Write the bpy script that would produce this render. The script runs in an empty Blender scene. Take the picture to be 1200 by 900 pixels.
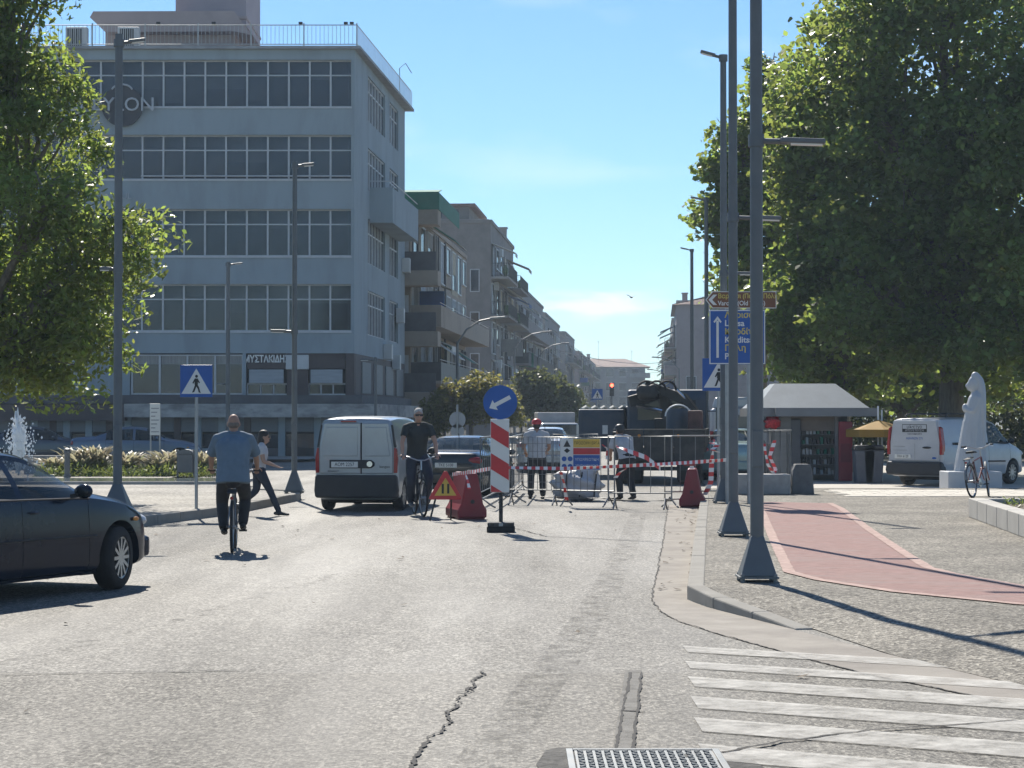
import bpy, bmesh, math, random
import numpy as np
from mathutils import Vector, Matrix, Euler
R = math.radians
random.seed(7); rng = np.random.default_rng(7)
sc = bpy.context.scene
col = sc.collection
# ------------------------------------------------------------------ camera
F = 2400.0; CH = 1.70; PIT = math.atan(40.0 / F)
cam_d = bpy.data.cameras.new('camera'); cam = bpy.data.objects.new('camera', cam_d); col.objects.link(cam)
cam.location = (0, 0, CH); cam.rotation_euler = (R(90) + PIT, 0, 0)
cam_d.sensor_width = 36; cam_d.lens = 36 * F / 1200; cam_d.clip_start = .1; cam_d.clip_end = 6000
sc.camera = cam
# ------------------------------------------------------------------ sky, sun, exposure
SUN_EL, SUN_AZ = 43.0, -12.0           # azimuth from +Y, positive to the right
w = bpy.data.worlds.new('World'); sc.world = w; w.use_nodes = True
nt = w.node_tree; nt.nodes.clear()
def wn(t): return nt.nodes.new(t)
sky = wn('ShaderNodeTexSky'); sky.sky_type = 'NISHITA'; sky.sun_disc = False
sky.sun_elevation = R(SUN_EL); sky.sun_rotation = R(SUN_AZ)
sky.air_density = 1.0; sky.dust_density = 0.0; sky.ozone_density = 3.5; sky.altitude = 100
bg = wn('ShaderNodeBackground'); bg.inputs['Strength'].default_value = 0.060
out = wn('ShaderNodeOutputWorld')
tc = wn('ShaderNodeTexCoord')
# thin streaky cloud banks low over the horizon
mp = wn('ShaderNodeMapping'); mp.inputs['Scale'].default_value = (30, 30, 170); mp.inputs['Location'].default_value = (.42, .0, .55)
nz = wn('ShaderNodeTexNoise'); nz.inputs['Scale'].default_value = 1.0; nz.inputs['Detail'].default_value = 7; nz.inputs['Roughness'].default_value = .55
sep = wn('ShaderNodeSeparateXYZ')
nt.links.new(tc.outputs['Generated'], mp.inputs['Vector']); nt.links.new(mp.outputs[0], nz.inputs['Vector'])
nt.links.new(tc.outputs['Generated'], sep.inputs[0])
def wmath(op, a, b=None, clamp=False):
    n = wn('ShaderNodeMath'); n.operation = op; n.use_clamp = clamp
    for i, v in enumerate((a, b)):
        if v is None: continue
        if isinstance(v, (int, float)): n.inputs[i].default_value = v
        else: nt.links.new(v, n.inputs[i])
    return n.outputs[0]
def bump1(v, c, h): # 1 at c falling to 0 at c+-h
    return wmath('SUBTRACT', 1.0, wmath('DIVIDE', wmath('ABSOLUTE', wmath('SUBTRACT', v, c)), h), True)
band = wmath('MULTIPLY', bump1(sep.outputs['Z'], .0555, .0105), bump1(sep.outputs['X'], .0405, .046))
band = wmath('MULTIPLY', band, 1.75)
cl = wmath('MULTIPLY', wmath('ADD', wmath('MULTIPLY', band, .75), wmath('MULTIPLY', wmath('SUBTRACT', nz.outputs['Fac'], .5), 4.2)), wmath('MULTIPLY', band, 1.0, True), True)
cl = wmath('MULTIPLY', cl, .72)
nz2 = wn('ShaderNodeTexNoise'); nz2.inputs['Scale'].default_value = 1.6; nz2.inputs['Detail'].default_value = 6
mp2 = wn('ShaderNodeMapping'); mp2.inputs['Scale'].default_value = (5, 5, 16); mp2.inputs['Location'].default_value = (3.1, .7, .2)
nt.links.new(tc.outputs['Generated'], mp2.inputs['Vector']); nt.links.new(mp2.outputs[0], nz2.inputs['Vector'])
wisp = wmath('MULTIPLY', wmath('SUBTRACT', nz2.outputs['Fac'], .53, True), 1.1, True)
cl = wmath('MAXIMUM', cl, wisp)
mixc = wn('ShaderNodeMixRGB'); mixc.inputs['Color2'].default_value = (10.5, 11.0, 11.6, 1)
tint = wn('ShaderNodeMixRGB'); tint.blend_type = 'MULTIPLY'; tint.inputs['Fac'].default_value = 1; tint.inputs['Color2'].default_value = (.80, .99, 1.14, 1)
nt.links.new(sky.outputs[0], tint.inputs['Color1'])
nt.links.new(cl, mixc.inputs['Fac']); nt.links.new(tint.outputs[0], mixc.inputs['Color1'])
nt.links.new(mixc.outputs[0], bg.inputs['Color']); nt.links.new(bg.outputs[0], out.inputs[0])
sl = bpy.data.lights.new('sun', 'SUN'); sl.energy = 4.2; sl.angle = R(.55); sl.color = (1, .94, .84)
so = bpy.data.objects.new('sun', sl); col.objects.link(so)
dts = Vector((math.sin(R(SUN_AZ)) * math.cos(R(SUN_EL)), math.cos(R(SUN_AZ)) * math.cos(R(SUN_EL)), math.sin(R(SUN_EL))))
so.rotation_euler = dts.to_track_quat('Z', 'Y').to_euler(); so.location = (-20, 60, 60)
sc.view_settings.view_transform = 'Standard'; sc.view_settings.look = 'None'; sc.view_settings.gamma = 1
sc.view_settings.exposure = 0.95
sc.render.engine = 'CYCLES'
try:
    sc.cycles.use_denoising = True; sc.cycles.max_bounces = 7; sc.cycles.transparent_max_bounces = 12
    sc.cycles.sample_clamp_indirect = 6; sc.cycles.caustics_reflective = False; sc.cycles.caustics_refractive = False
    sc.cycles.volume_bounces = 0
except Exception: pass

# ------------------------------------------------------------------ measuring
def ray(px, py):
    x = (px - 600) / F; u = (450 - py) / F
    return x, math.cos(PIT) - math.sin(PIT) * u, math.sin(PIT) + math.cos(PIT) * u
def gp(px, py, z=0.0):
    x, y, zz = ray(px, py); t = (z - CH) / zz
    return (x * t, y * t)
def at(px, py, Y):
    x, y, zz = ray(px, py); t = Y / y
    return Vector((x * t, Y, CH + zz * t))
def X_(px, Y): return at(px, 490, Y).x
def Z_(py, Y): return at(600, py, Y).z

# ------------------------------------------------------------------ materials
MATS = {}
def M(name, rgb, rough=.65, metal=0.0, var=.18, scale=2.0, bump=0.0, bscale=60, spec=.4, dirt=None, dscale=.6, damt=.5, coat=0, trans=0, island=0.0, stretch=None):
    if name in MATS: return MATS[name]
    m = bpy.data.materials.new(name); m.use_nodes = True; t = m.node_tree; N = t.nodes; L = t.links
    b = N['Principled BSDF']
    b.inputs['Roughness'].default_value = rough; b.inputs['Metallic'].default_value = metal
    b.inputs['Specular IOR Level'].default_value = spec
    if coat: b.inputs['Coat Weight'].default_value = coat; b.inputs['Coat Roughness'].default_value = .04
    if trans: b.inputs['Transmission Weight'].default_value = trans
    c = N.new('ShaderNodeTexCoord'); vec = c.outputs['Object']
    if stretch:
        mpn = N.new('ShaderNodeMapping'); mpn.inputs['Scale'].default_value = stretch; L.new(vec, mpn.inputs[0]); vec = mpn.outputs[0]
    n = N.new('ShaderNodeTexNoise'); n.inputs['Scale'].default_value = scale; n.inputs['Detail'].default_value = 6; n.inputs['Roughness'].default_value = .6
    L.new(vec, n.inputs['Vector'])
    r = N.new('ShaderNodeValToRGB'); L.new(n.outputs['Fac'], r.inputs['Fac'])
    r.color_ramp.elements[0].position = .3; r.color_ramp.elements[1].position = .72
    lo = [max(0, x * (1 - var)) for x in rgb]; hi = [min(1, x * (1 + var)) for x in rgb]
    r.color_ramp.elements[0].color = (*lo, 1); r.color_ramp.elements[1].color = (*hi, 1)
    cur = r.outputs[0]
    if dirt:
        n2 = N.new('ShaderNodeTexNoise'); n2.inputs['Scale'].default_value = dscale; n2.inputs['Detail'].default_value = 8; n2.inputs['Roughness'].default_value = .68
        L.new(vec, n2.inputs['Vector'])
        rr = N.new('ShaderNodeValToRGB'); rr.color_ramp.elements[0].position = .46; rr.color_ramp.elements[1].position = .66
        rr.color_ramp.elements[0].color = (0, 0, 0, 1); rr.color_ramp.elements[1].color = (damt, damt, damt, 1)
        L.new(n2.outputs['Fac'], rr.inputs['Fac'])
        mx = N.new('ShaderNodeMixRGB'); mx.inputs['Color2'].default_value = (*dirt, 1)
        L.new(rr.outputs[0], mx.inputs['Fac']); L.new(cur, mx.inputs['Color1']); cur = mx.outputs[0]
    if island:
        g = N.new('ShaderNodeNewGeometry'); hs = N.new('ShaderNodeHueSaturation')
        ma = N.new('ShaderNodeMapRange'); ma.inputs['To Min'].default_value = 1 - island; ma.inputs['To Max'].default_value = 1 + island
        L.new(g.outputs['Random Per Island'], ma.inputs['Value']); L.new(ma.outputs[0], hs.inputs['Value'])
        L.new(cur, hs.inputs['Color']); cur = hs.outputs[0]
    L.new(cur, b.inputs['Base Color'])
    if bump:
        n3 = N.new('ShaderNodeTexNoise'); n3.inputs['Scale'].default_value = bscale; n3.inputs['Detail'].default_value = 4; L.new(vec, n3.inputs['Vector'])
        bp = N.new('ShaderNodeBump'); bp.inputs['Strength'].default_value = bump; bp.inputs['Distance'].default_value = .02
        L.new(n3.outputs['Fac'], bp.inputs['Height']); L.new(bp.outputs[0], b.inputs['Normal'])
    MATS[name] = m
    return m
def glass(name, rgb, rough=.06, alpha_var=.5):
    return M(name, rgb, rough, 0, alpha_var, .9, 0, 60, .6)
def emit(name, rgb, s):
    m = bpy.data.materials.new(name); m.use_nodes = True; b = m.node_tree.nodes['Principled BSDF']
    b.inputs['Base Color'].default_value = (*rgb, 1); b.inputs['Emission Color'].default_value = (*rgb, 1); b.inputs['Emission Strength'].default_value = s
    return m
def leafmat(name, rgb, tr, tf=.42, rough=.5):
    m = bpy.data.materials.new(name); m.use_nodes = True; t = m.node_tree; N = t.nodes; L = t.links
    b = N['Principled BSDF']; b.inputs['Roughness'].default_value = rough; b.inputs['Specular IOR Level'].default_value = .35
    g = N.new('ShaderNodeNewGeometry'); c = N.new('ShaderNodeTexCoord')
    n = N.new('ShaderNodeTexNoise'); n.inputs['Scale'].default_value = .55; n.inputs['Detail'].default_value = 3; L.new(c.outputs['Object'], n.inputs['Vector'])
    ad = N.new('ShaderNodeMath'); ad.operation = 'ADD'; L.new(g.outputs['Random Per Island'], ad.inputs[0]); L.new(n.outputs['Fac'], ad.inputs[1])
    ma = N.new('ShaderNodeMapRange'); ma.inputs['From Min'].default_value = .3; ma.inputs['From Max'].default_value = 1.6; ma.inputs['To Min'].default_value = .6; ma.inputs['To Max'].default_value = 1.45
    L.new(ad.outputs[0], ma.inputs['Value'])
    hu = N.new('ShaderNodeMapRange'); hu.inputs['To Min'].default_value = .475; hu.inputs['To Max'].default_value = .515; L.new(g.outputs['Random Per Island'], hu.inputs['Value'])
    def hs(rgb):
        h = N.new('ShaderNodeHueSaturation'); h.inputs['Color'].default_value = (*rgb, 1); L.new(ma.outputs[0], h.inputs['Value']); L.new(hu.outputs[0], h.inputs['Hue']); return h.outputs[0]
    L.new(hs(rgb), b.inputs['Base Color'])
    tl = N.new('ShaderNodeBsdfTranslucent'); L.new(hs(tr), tl.inputs['Color'])
    mx = N.new('ShaderNodeMixShader'); mx.inputs[0].default_value = tf
    L.new(b.outputs[0], mx.inputs[1]); L.new(tl.outputs[0], mx.inputs[2]); L.new(mx.outputs[0], N['Material Output'].inputs[0])
    return m

# ------------------------------------------------------------------ mesh helpers
def tag(o, label=None, cat=None, group=None, kind=None):
    if label: o['label'] = label
    if cat: o['category'] = cat
    if group: o['group'] = group
    if kind: o['kind'] = kind
    return o
def empty(name, loc=(0, 0, 0), rz=0, label=None, cat=None, group=None, kind=None):
    o = bpy.data.objects.new(name, None); col.objects.link(o); o.location = loc; o.rotation_euler = (0, 0, rz); o.empty_display_size = .2
    return tag(o, label, cat, group, kind)
def put(name, me, parent=None, loc=None, rot=None):
    o = bpy.data.objects.new(name, me); col.objects.link(o)
    if parent is not None: o.parent = parent
    if loc is not None: o.location = loc
    if rot is not None: o.rotation_euler = rot
    return o
def copy_tree(o, parent=None):
    c = o.copy(); col.objects.link(c); c.parent = parent
    for ch in list(o.children): copy_tree(ch, c)
    return c
BOXF = [(0, 3, 2, 1), (4, 5, 6, 7), (0, 1, 5, 4), (1, 2, 6, 5), (2, 3, 7, 6), (3, 0, 4, 7)]
class MB:
    def __init__(s): s.v = []; s.f = []
    def add(s, vs, fs):
        n = len(s.v); s.v += [tuple(p) for p in vs]; s.f += [tuple(i + n for i in f) for f in fs]; return s
    def box(s, x0, x1, y0, y1, z0, z1, m=None):
        vs = [(x0, y0, z0), (x1, y0, z0), (x1, y1, z0), (x0, y1, z0), (x0, y0, z1), (x1, y0, z1), (x1, y1, z1), (x0, y1, z1)]
        if m is not None: vs = [m @ Vector(p) for p in vs]
        return s.add(vs, BOXF)
    def cbox(s, c, d, m=None):
        return s.box(c[0] - d[0] / 2, c[0] + d[0] / 2, c[1] - d[1] / 2, c[1] + d[1] / 2, c[2] - d[2] / 2, c[2] + d[2] / 2, m)
    def bar(s, a, b, wd, th, up=(0, 0, 1)):   # rectangular bar from a to b
        a = Vector(a); b = Vector(b); d = (b - a).normalized(); u = Vector(up)
        if abs(d.dot(u)) > .98: u = Vector((1, 0, 0))
        x = d.cross(u).normalized(); y = x.cross(d).normalized()
        vs = []
        for p in (a, b):
            for sx, sy in ((-1, -1), (1, -1), (1, 1), (-1, 1)): vs.append(p + x * wd / 2 * sx + y * th / 2 * sy)
        return s.add(vs, [(0, 1, 2, 3), (7, 6, 5, 4), (0, 4, 5, 1), (1, 5, 6, 2), (2, 6, 7, 3), (3, 7, 4, 0)])
    def tube(s, pts, rad, n=8, closed=False, caps=True):
        pts = [Vector(p) for p in pts]; k = len(pts)
        if not hasattr(rad, '__len__'): rad = [rad] * k
        base = len(s.v); u = None
        for i, p in enumerate(pts):
            if closed: d = pts[(i + 1) % k] - pts[i - 1]
            else: d = pts[min(i + 1, k - 1)] - pts[max(i - 1, 0)]
            d = d.normalized()
            if u is None:
                u = Vector((0, 0, 1)) if abs(d.z) < .9 else Vector((1, 0, 0))
            u = (u - d * u.dot(d)).normalized(); vv = d.cross(u)
            for j in range(n):
                a = 2 * math.pi * j / n
                s.v.append(tuple(p + (u * math.cos(a) + vv * math.sin(a)) * rad[i]))
        for i in range(k if closed else k - 1):
            i2 = (i + 1) % k
            for j in range(n):
                j2 = (j + 1) % n
                s.f.append((base + i * n + j, base + i * n + j2, base + i2 * n + j2, base + i2 * n + j))
        if caps and not closed:
            s.f.append(tuple(base + j for j in reversed(range(n)))); s.f.append(tuple(base + (k - 1) * n + j for j in range(n)))
        return s
    def lathe(s, prof, c=(0, 0, 0), n=16, axis='z', caps=True):
        base = len(s.v); k = len(prof)
        for (r, h) in prof:
            for j in range(n):
                a = 2 * math.pi * j / n; ca, sa = r * math.cos(a), r * math.sin(a)
                p = (ca, sa, h) if axis == 'z' else ((h, ca, sa) if axis == 'x' else (sa, h, ca))
                s.v.append((p[0] + c[0], p[1] + c[1], p[2] + c[2]))
        for i in range(k - 1):
            for j in range(n):
                j2 = (j + 1) % n
                s.f.append((base + i * n + j, base + i * n + j2, base + (i + 1) * n + j2, base + (i + 1) * n + j))
        if caps:
            s.f.append(tuple(base + j for j in reversed(range(n)))); s.f.append(tuple(base + (k - 1) * n + j for j in range(n)))
        return s
    def prism(s, poly, y0, y1, m=None):   # polygon in x,z extruded along y
        n = len(poly); vs = [(x, y0, z) for x, z in poly] + [(x, y1, z) for x, z in poly]
        if m is not None: vs = [m @ Vector(p) for p in vs]
        fs = [tuple(range(n)), tuple(reversed(range(n, 2 * n)))] + [(i, i + n, (i + 1) % n + n, (i + 1) % n) for i in range(n)]
        return s.add(vs, fs)
    def slab(s, poly, z0, z1):            # polygon in x,y (ccw) extruded in z
        n = len(poly); vs = [(x, y, z0) for x, y in poly] + [(x, y, z1) for x, y in poly]
        return s.add(vs, [tuple(reversed(range(n))), tuple(range(n, 2 * n))] + [(i, (i + 1) % n, (i + 1) % n + n, i + n) for i in range(n)])
    def ell(s, c, r, n=12, k=8):
        prof = [(math.sin(math.pi * i / k), -math.cos(math.pi * i / k)) for i in range(k + 1)]
        b = len(s.v); s.lathe([(max(p[0], .02), p[1]) for p in prof], n=n)
        for i in range(b, len(s.v)):
            x, y, z = s.v[i]; s.v[i] = (x * r[0] + c[0], y * r[1] + c[1], z * r[2] + c[2])
        return s
    def mesh(s, name, mat, smooth=False, ang=40):
        me = bpy.data.meshes.new(name); me.from_pydata(s.v, [], s.f); me.materials.append(mat); me.update()
        bm = bmesh.new(); bm.from_mesh(me); bmesh.ops.recalc_face_normals(bm, faces=bm.faces); bm.to_mesh(me); bm.free()
        if smooth:
            me.polygons.foreach_set('use_smooth', [True] * len(me.polygons))
            try: me.set_sharp_from_angle(angle=R(ang))
            except Exception: pass
        return me
    def build(s, name, mat, parent=None, smooth=False, bevel=0, ang=40, seg=2, loc=None, rot=None):
        o = put(name, s.mesh(name, mat, smooth, ang), parent, loc, rot)
        if bevel:
            b = o.modifiers.new('bevel', 'BEVEL'); b.width = bevel; b.segments = seg; b.limit_method = 'ANGLE'; b.angle_limit = R(35)
        return o
def sheet(name, poly, z, mat, parent=None, kind='structure'):
    me = bpy.data.meshes.new(name); me.from_pydata([(x, y, z) for x, y in poly], [], [tuple(range(len(poly)))]); me.materials.append(mat); me.update()
    if me.polygons and me.polygons[0].normal.z < 0: me.flip_normals()
    o = put(name, me, parent)
    if kind and parent is None: o['kind'] = kind
    return o
def text(body, size, mat, name='lettering', parent=None, loc=(0, 0, 0), rot=(R(90), 0, 0), align='CENTER', depth=.004, sx=1.0, bold=0.0):
    cu = bpy.data.curves.new('t', 'FONT'); cu.body = body; cu.size = size; cu.align_x = align; cu.align_y = 'CENTER'; cu.extrude = depth; cu.offset = bold; cu.resolution_u = 3
    tmp = bpy.data.objects.new('t', cu); col.objects.link(tmp)
    me = baked(tmp); bpy.data.curves.remove(cu)
    me.name = name; me.materials.clear(); me.materials.append(mat)
    o = put(name, me, parent, loc, rot); o.scale = (sx, 1, 1)
    return o

WORKSHOP = bpy.data.scenes.new('workshop')      # scratch scene: modifiers are evaluated here, away from the big scene
def baked(o, extra=()):
    for q in (o, *extra):
        for c in list(q.users_collection): c.objects.unlink(q)
        WORKSHOP.collection.objects.link(q)
    with bpy.context.temp_override(scene=WORKSHOP, view_layer=WORKSHOP.view_layers[0]):
        dg = bpy.context.evaluated_depsgraph_get(); dg.update(); me = bpy.data.meshes.new_from_object(o.evaluated_get(dg))
    for q in (o, *extra): bpy.data.objects.remove(q)
    return me
# ------------------------------------------------------------------ shared materials
m_conc = M('concrete', (.36, .35, .33), .85, var=.16, scale=3, bump=.25, bscale=80, dirt=(.16, .15, .14), dscale=1.3)
m_kerb = M('kerb_stone', (.30, .285, .255), .92, spec=.12, var=.16, scale=6, bump=.3, bscale=90, dirt=(.2, .19, .17), dscale=3)
m_metal = M('lamp_metal', (.125, .137, .145), .5, .2, var=.12, scale=3, bump=.05, bscale=200, dirt=(.13, .13, .125), dscale=4, damt=.35)
m_galv = M('galvanised', (.20, .205, .205), .5, .45, var=.15, scale=8, dirt=(.25, .24, .22), dscale=12, damt=.5)
m_dark = M('dark_plastic', (.022, .023, .025), .5, var=.2)
m_black = M('black_rubber', (.016, .016, .017), .75, var=.25, scale=9)
m_white = M('white_paint', (.74, .74, .72), .5, var=.05, scale=4)
m_red = M('red_paint', (.50, .035, .04), .45, var=.12, scale=4)
m_blue = M('sign_blue', (.012, .085, .33), .42, var=.1, scale=4)
m_wall = M('grey_render', (.30, .36, .39), .9, var=.06, scale=.5, bump=.08, bscale=30, dirt=(.21, .245, .265), dscale=.8, damt=.55, stretch=(1, 1, .3))
m_glassd = glass('dark_window_glass', (.06, .08, .10), .05, .8)
m_frame = M('pale_frame', (.52, .53, .54), .5, .2, var=.1, scale=3)
m_chrome = M('bright_metal', (.72, .72, .72), .2, 1.0, var=.05)
for gm in (m_glassd,): gm.node_tree.nodes['Principled BSDF'].inputs['Alpha'].default_value = .55
# road
def asphalt():
    m = bpy.data.materials.new('asphalt'); m.use_nodes = True; t = m.node_tree; N = t.nodes; L = t.links; b = N['Principled BSDF']
    c = N.new('ShaderNodeTexCoord'); P = c.outputs['Object']
    def noise(s, d=5, ro=.6, st=None):
        v = P
        if st: q = N.new('ShaderNodeMapping'); q.inputs['Scale'].default_value = st; L.new(P, q.inputs[0]); v = q.outputs[0]
        n = N.new('ShaderNodeTexNoise'); n.inputs['Scale'].default_value = s; n.inputs['Detail'].default_value = d; n.inputs['Roughness'].default_value = ro; L.new(v, n.inputs['Vector']); return n.outputs['Fac']
    def ramp(f, a, b_, c0, c1):
        r = N.new('ShaderNodeValToRGB'); r.color_ramp.elements[0].position = a; r.color_ramp.elements[1].position = b_
        r.color_ramp.elements[0].color = (*c0, 1); r.color_ramp.elements[1].color = (*c1, 1); L.new(f, r.inputs[0]); return r.outputs[0]
    def mix(f, a, b_, mode='MIX'):
        x = N.new('ShaderNodeMixRGB'); x.blend_type = mode
        if isinstance(f, (int, float)): x.inputs[0].default_value = f
        else: L.new(f, x.inputs[0])
        for i, q in ((1, a), (2, b_)):
            if isinstance(q, tuple): x.inputs[i].default_value = (*q, 1)
            else: L.new(q, x.inputs[i])
        return x.outputs[0]
    vo = N.new('ShaderNodeTexVoronoi'); vo.inputs['Scale'].default_value = 55; L.new(P, vo.inputs['Vector'])
    bw = N.new('ShaderNodeSeparateColor'); L.new(vo.outputs['Color'], bw.inputs[0])
    stone = ramp(bw.outputs[0], 0, 1, (.058, .055, .050), (.34, .325, .292))
    grit = ramp(noise(38, 3, .75, (1, .28, 1)), .34, .68, (.50, .50, .50), (1.45, 1.43, 1.40))
    mott = ramp(noise(7, 5, .7, (1, .35, 1)), .32, .68, (.78, .78, .78), (1.18, 1.18, 1.17))
    fine = ramp(noise(170, 3, .7), .3, .7, (.45, .45, .45), (1.4, 1.4, 1.4))
    base = mix(1.0, mix(1.0, stone, fine, 'MULTIPLY'), mix(1.0, grit, mott, 'MULTIPLY'), 'MULTIPLY')
    base = mix(ramp(noise(.35, 6, .62), .38, .66, (0, 0, 0), (.30, .30, .30)), base, (.22, .21, .188))
    base = mix(ramp(noise(.9, 5, .6, (1, .08, 1)), .5, .72, (0, 0, 0), (.38, .38, .38)), base, (.10, .097, .091))
    base = mix(ramp(noise(.16, 4, .6), .55, .7, (0, 0, 0), (.22, .22, .22)), base, (.235, .222, .20))
    base = mix(ramp(noise(1.1, 7, .7, (1, .18, 1)), .5, .75, (0, 0, 0), (.5, .5, .5)), base, (.10, .096, .09))
    sx = N.new('ShaderNodeSeparateXYZ'); L.new(P, sx.inputs[0])
    wob = N.new('ShaderNodeMath'); wob.operation = 'MULTIPLY_ADD'; L.new(noise(.8, 3), wob.inputs[0]); wob.inputs[1].default_value = .22; L.new(sx.outputs['Y'], wob.inputs[2])
    near = ramp(wob.outputs[0], 0, 1, (1, 1, 1), (0, 0, 0)); near.node.color_ramp.interpolation = 'LINEAR'
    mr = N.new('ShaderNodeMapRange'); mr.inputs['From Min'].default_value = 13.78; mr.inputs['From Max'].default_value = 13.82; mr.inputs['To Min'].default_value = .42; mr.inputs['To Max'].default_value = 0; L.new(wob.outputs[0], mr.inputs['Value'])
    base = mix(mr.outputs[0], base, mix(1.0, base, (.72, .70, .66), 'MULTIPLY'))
    L.new(base, b.inputs['Base Color'])
    L.new(ramp(noise(.5, 5, .6, (1, .12, 1)), .35, .7, (.62, .62, .62), (.88, .88, .88)), b.inputs['Roughness']); b.inputs['Specular IOR Level'].default_value = .20
    bp = N.new('ShaderNodeBump'); bp.inputs['Strength'].default_value = .5; bp.inputs['Distance'].default_value = .006
    hh = mix(.5, vo.outputs['Distance'], noise(120, 3)); L.new(hh, bp.inputs['Height']); L.new(bp.outputs[0], b.inputs['Normal'])
    return m
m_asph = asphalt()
def aggregate(name, c0, c1, scale, big):
    m = bpy.data.materials.new(name); m.use_nodes = True; t = m.node_tree; N = t.nodes; L = t.links; b = N['Principled BSDF']
    c = N.new('ShaderNodeTexCoord'); P = c.outputs['Object']
    vo = N.new('ShaderNodeTexVoronoi'); vo.inputs['Scale'].default_value = scale; L.new(P, vo.inputs['Vector'])
    s = N.new('ShaderNodeSeparateColor'); L.new(vo.outputs['Color'], s.inputs[0])
    r = N.new('ShaderNodeValToRGB'); L.new(s.outputs[0], r.inputs[0]); r.color_ramp.elements[0].color = (*c0, 1); r.color_ramp.elements[1].color = (*c1, 1)
    e = r.color_ramp.elements.new(.75); e.color = (*[(a + q) / 2 for a, q in zip(c0, c1)], 1)
    n = N.new('ShaderNodeTexNoise'); n.inputs['Scale'].default_value = big; n.inputs['Detail'].default_value = 7; L.new(P, n.inputs['Vector'])
    r2 = N.new('ShaderNodeValToRGB'); r2.color_ramp.elements[0].position = .3; r2.color_ramp.elements[1].position = .7; r2.color_ramp.elements[0].color = (.68, .67, .65, 1); r2.color_ramp.elements[1].color = (1.12, 1.1, 1.06, 1); L.new(n.outputs['Fac'], r2.inputs[0])
    mx = N.new('ShaderNodeMixRGB'); mx.blend_type = 'MULTIPLY'; mx.inputs[0].default_value = 1; L.new(r.outputs[0], mx.inputs[1]); L.new(r2.outputs[0], mx.inputs[2])
    L.new(mx.outputs[0], b.inputs['Base Color']); b.inputs['Roughness'].default_value = .8; b.inputs['Specular IOR Level'].default_value = .16
    bp = N.new('ShaderNodeBump'); bp.inputs['Strength'].default_value = .8; bp.inputs['Distance'].default_value = .012; L.new(vo.outputs['Distance'], bp.inputs['Height']); L.new(bp.outputs[0], b.inputs['Normal'])
    return m
m_aggr = aggregate('exposed_aggregate', (.075, .070, .062), (.42, .395, .345), 44, .9)
m_plaza = aggregate('plaza_aggregate', (.18, .172, .157), (.50, .475, .43), 26, .5)
m_bike = M('red_cycle_surface', (.31, .205, .185), .9, var=.34, scale=14, bump=.6, bscale=60, dirt=(.30, .235, .215), dscale=2.6, damt=.95, stretch=(.5, 2.2, 1), spec=.08)
m_bikeline = M('cycle_border', (.42, .31, .27), .92, spec=.08, var=.25, scale=12, bump=.3, bscale=60, dirt=(.3, .22, .2), dscale=4)
m_gutter = M('gutter_concrete', (.31, .285, .25), .92, spec=.1, var=.14, scale=2.5, bump=.3, bscale=70, dirt=(.22, .2, .18), dscale=1.0, damt=.7)
m_crack = M('crack_tar', (.03, .028, .026), .9, var=.4, scale=30)
m_patch = M('patch_asphalt', (.20, .192, .176), .92, spec=.08, var=.28, scale=9, bump=.5, bscale=90, dirt=(.25, .24, .22), dscale=3, damt=.8)
def worn(name, rgb, lo=.42, hi=.6, sc_=4.0, st=(1, 1, 1), lo0=0.0):
    m = M(name, rgb, .9, var=.10, scale=6, bump=.25, bscale=90, spec=.08); t = m.node_tree; N = t.nodes; L = t.links
    c = N.new('ShaderNodeTexCoord'); q = N.new('ShaderNodeMapping'); q.inputs['Scale'].default_value = st; L.new(c.outputs['Object'], q.inputs[0])
    n = N.new('ShaderNodeTexNoise'); n.inputs['Scale'].default_value = sc_; n.inputs['Detail'].default_value = 9; n.inputs['Roughness'].default_value = .72; L.new(q.outputs[0], n.inputs['Vector'])
    r = N.new('ShaderNodeValToRGB'); r.color_ramp.elements[0].position = lo; r.color_ramp.elements[1].position = hi; r.color_ramp.elements[0].color = (lo0, lo0, lo0, 1); L.new(n.outputs['Fac'], r.inputs[0])
    L.new(r.outputs[0], N['Principled BSDF'].inputs['Alpha'])
    return m
m_zebra = worn('worn_road_paint', (.56, .54, .495), .34, .74, lo0=.26)
m_trackpatch = worn('ragged_patch', (.135, .13, .12), .46, 1.0, 5.0)

# ================================================================== THE SETTING
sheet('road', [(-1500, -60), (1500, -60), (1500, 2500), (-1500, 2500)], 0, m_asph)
SW = .13; SQ = .02
# pavement on our right, ramping down to the crossing
kl = [(1.64, 19.2), (2.65, 29.6), (3.70, 40.2), (4.25, 46.0)]           # kerb line going away
cnr = [(3.3, 12.75), (2.72, 14.7), (2.27, 16.45), (1.94, 17.7), (1.73, 18.5), (1.64, 19.2)]
def swz(y): return SW * min(1, max(0.05, (y - 16.3) / 2.6)) if y < 18.9 else SW
def ramp_sheet(name, left, xr, mat, dz=0.0):
    ys = sorted(set([p[1] for p in left] + [16.3, 17, 17.7, 18.3, 18.9]))
    lx = np.interp(ys, [p[1] for p in left], [p[0] for p in left])
    v = []; f = []
    for i, y in enumerate(ys):
        v += [(lx[i], y, swz(y) + dz), (lx[i] + 1.3, y, SW + dz), (xr, y, SW + dz)]
        if i: f += [(3 * i - 3, 3 * i - 2, 3 * i + 1, 3 * i), (3 * i - 2, 3 * i - 1, 3 * i + 2, 3 * i + 1)]
    me = bpy.data.meshes.new(name); me.from_pydata(v, [], f); me.materials.append(mat); me.update()
    o = put(name, me); o['kind'] = 'structure'; return o
left = [(6.0, 4.0), (3.3, 12.75)] + cnr[1:] + kl[1:]
lefti = [(p[0] + (.16 if 16 < p[1] else .0), p[1]) for p in left]
ramp_sheet('pavement', lefti, 60, m_aggr)
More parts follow.
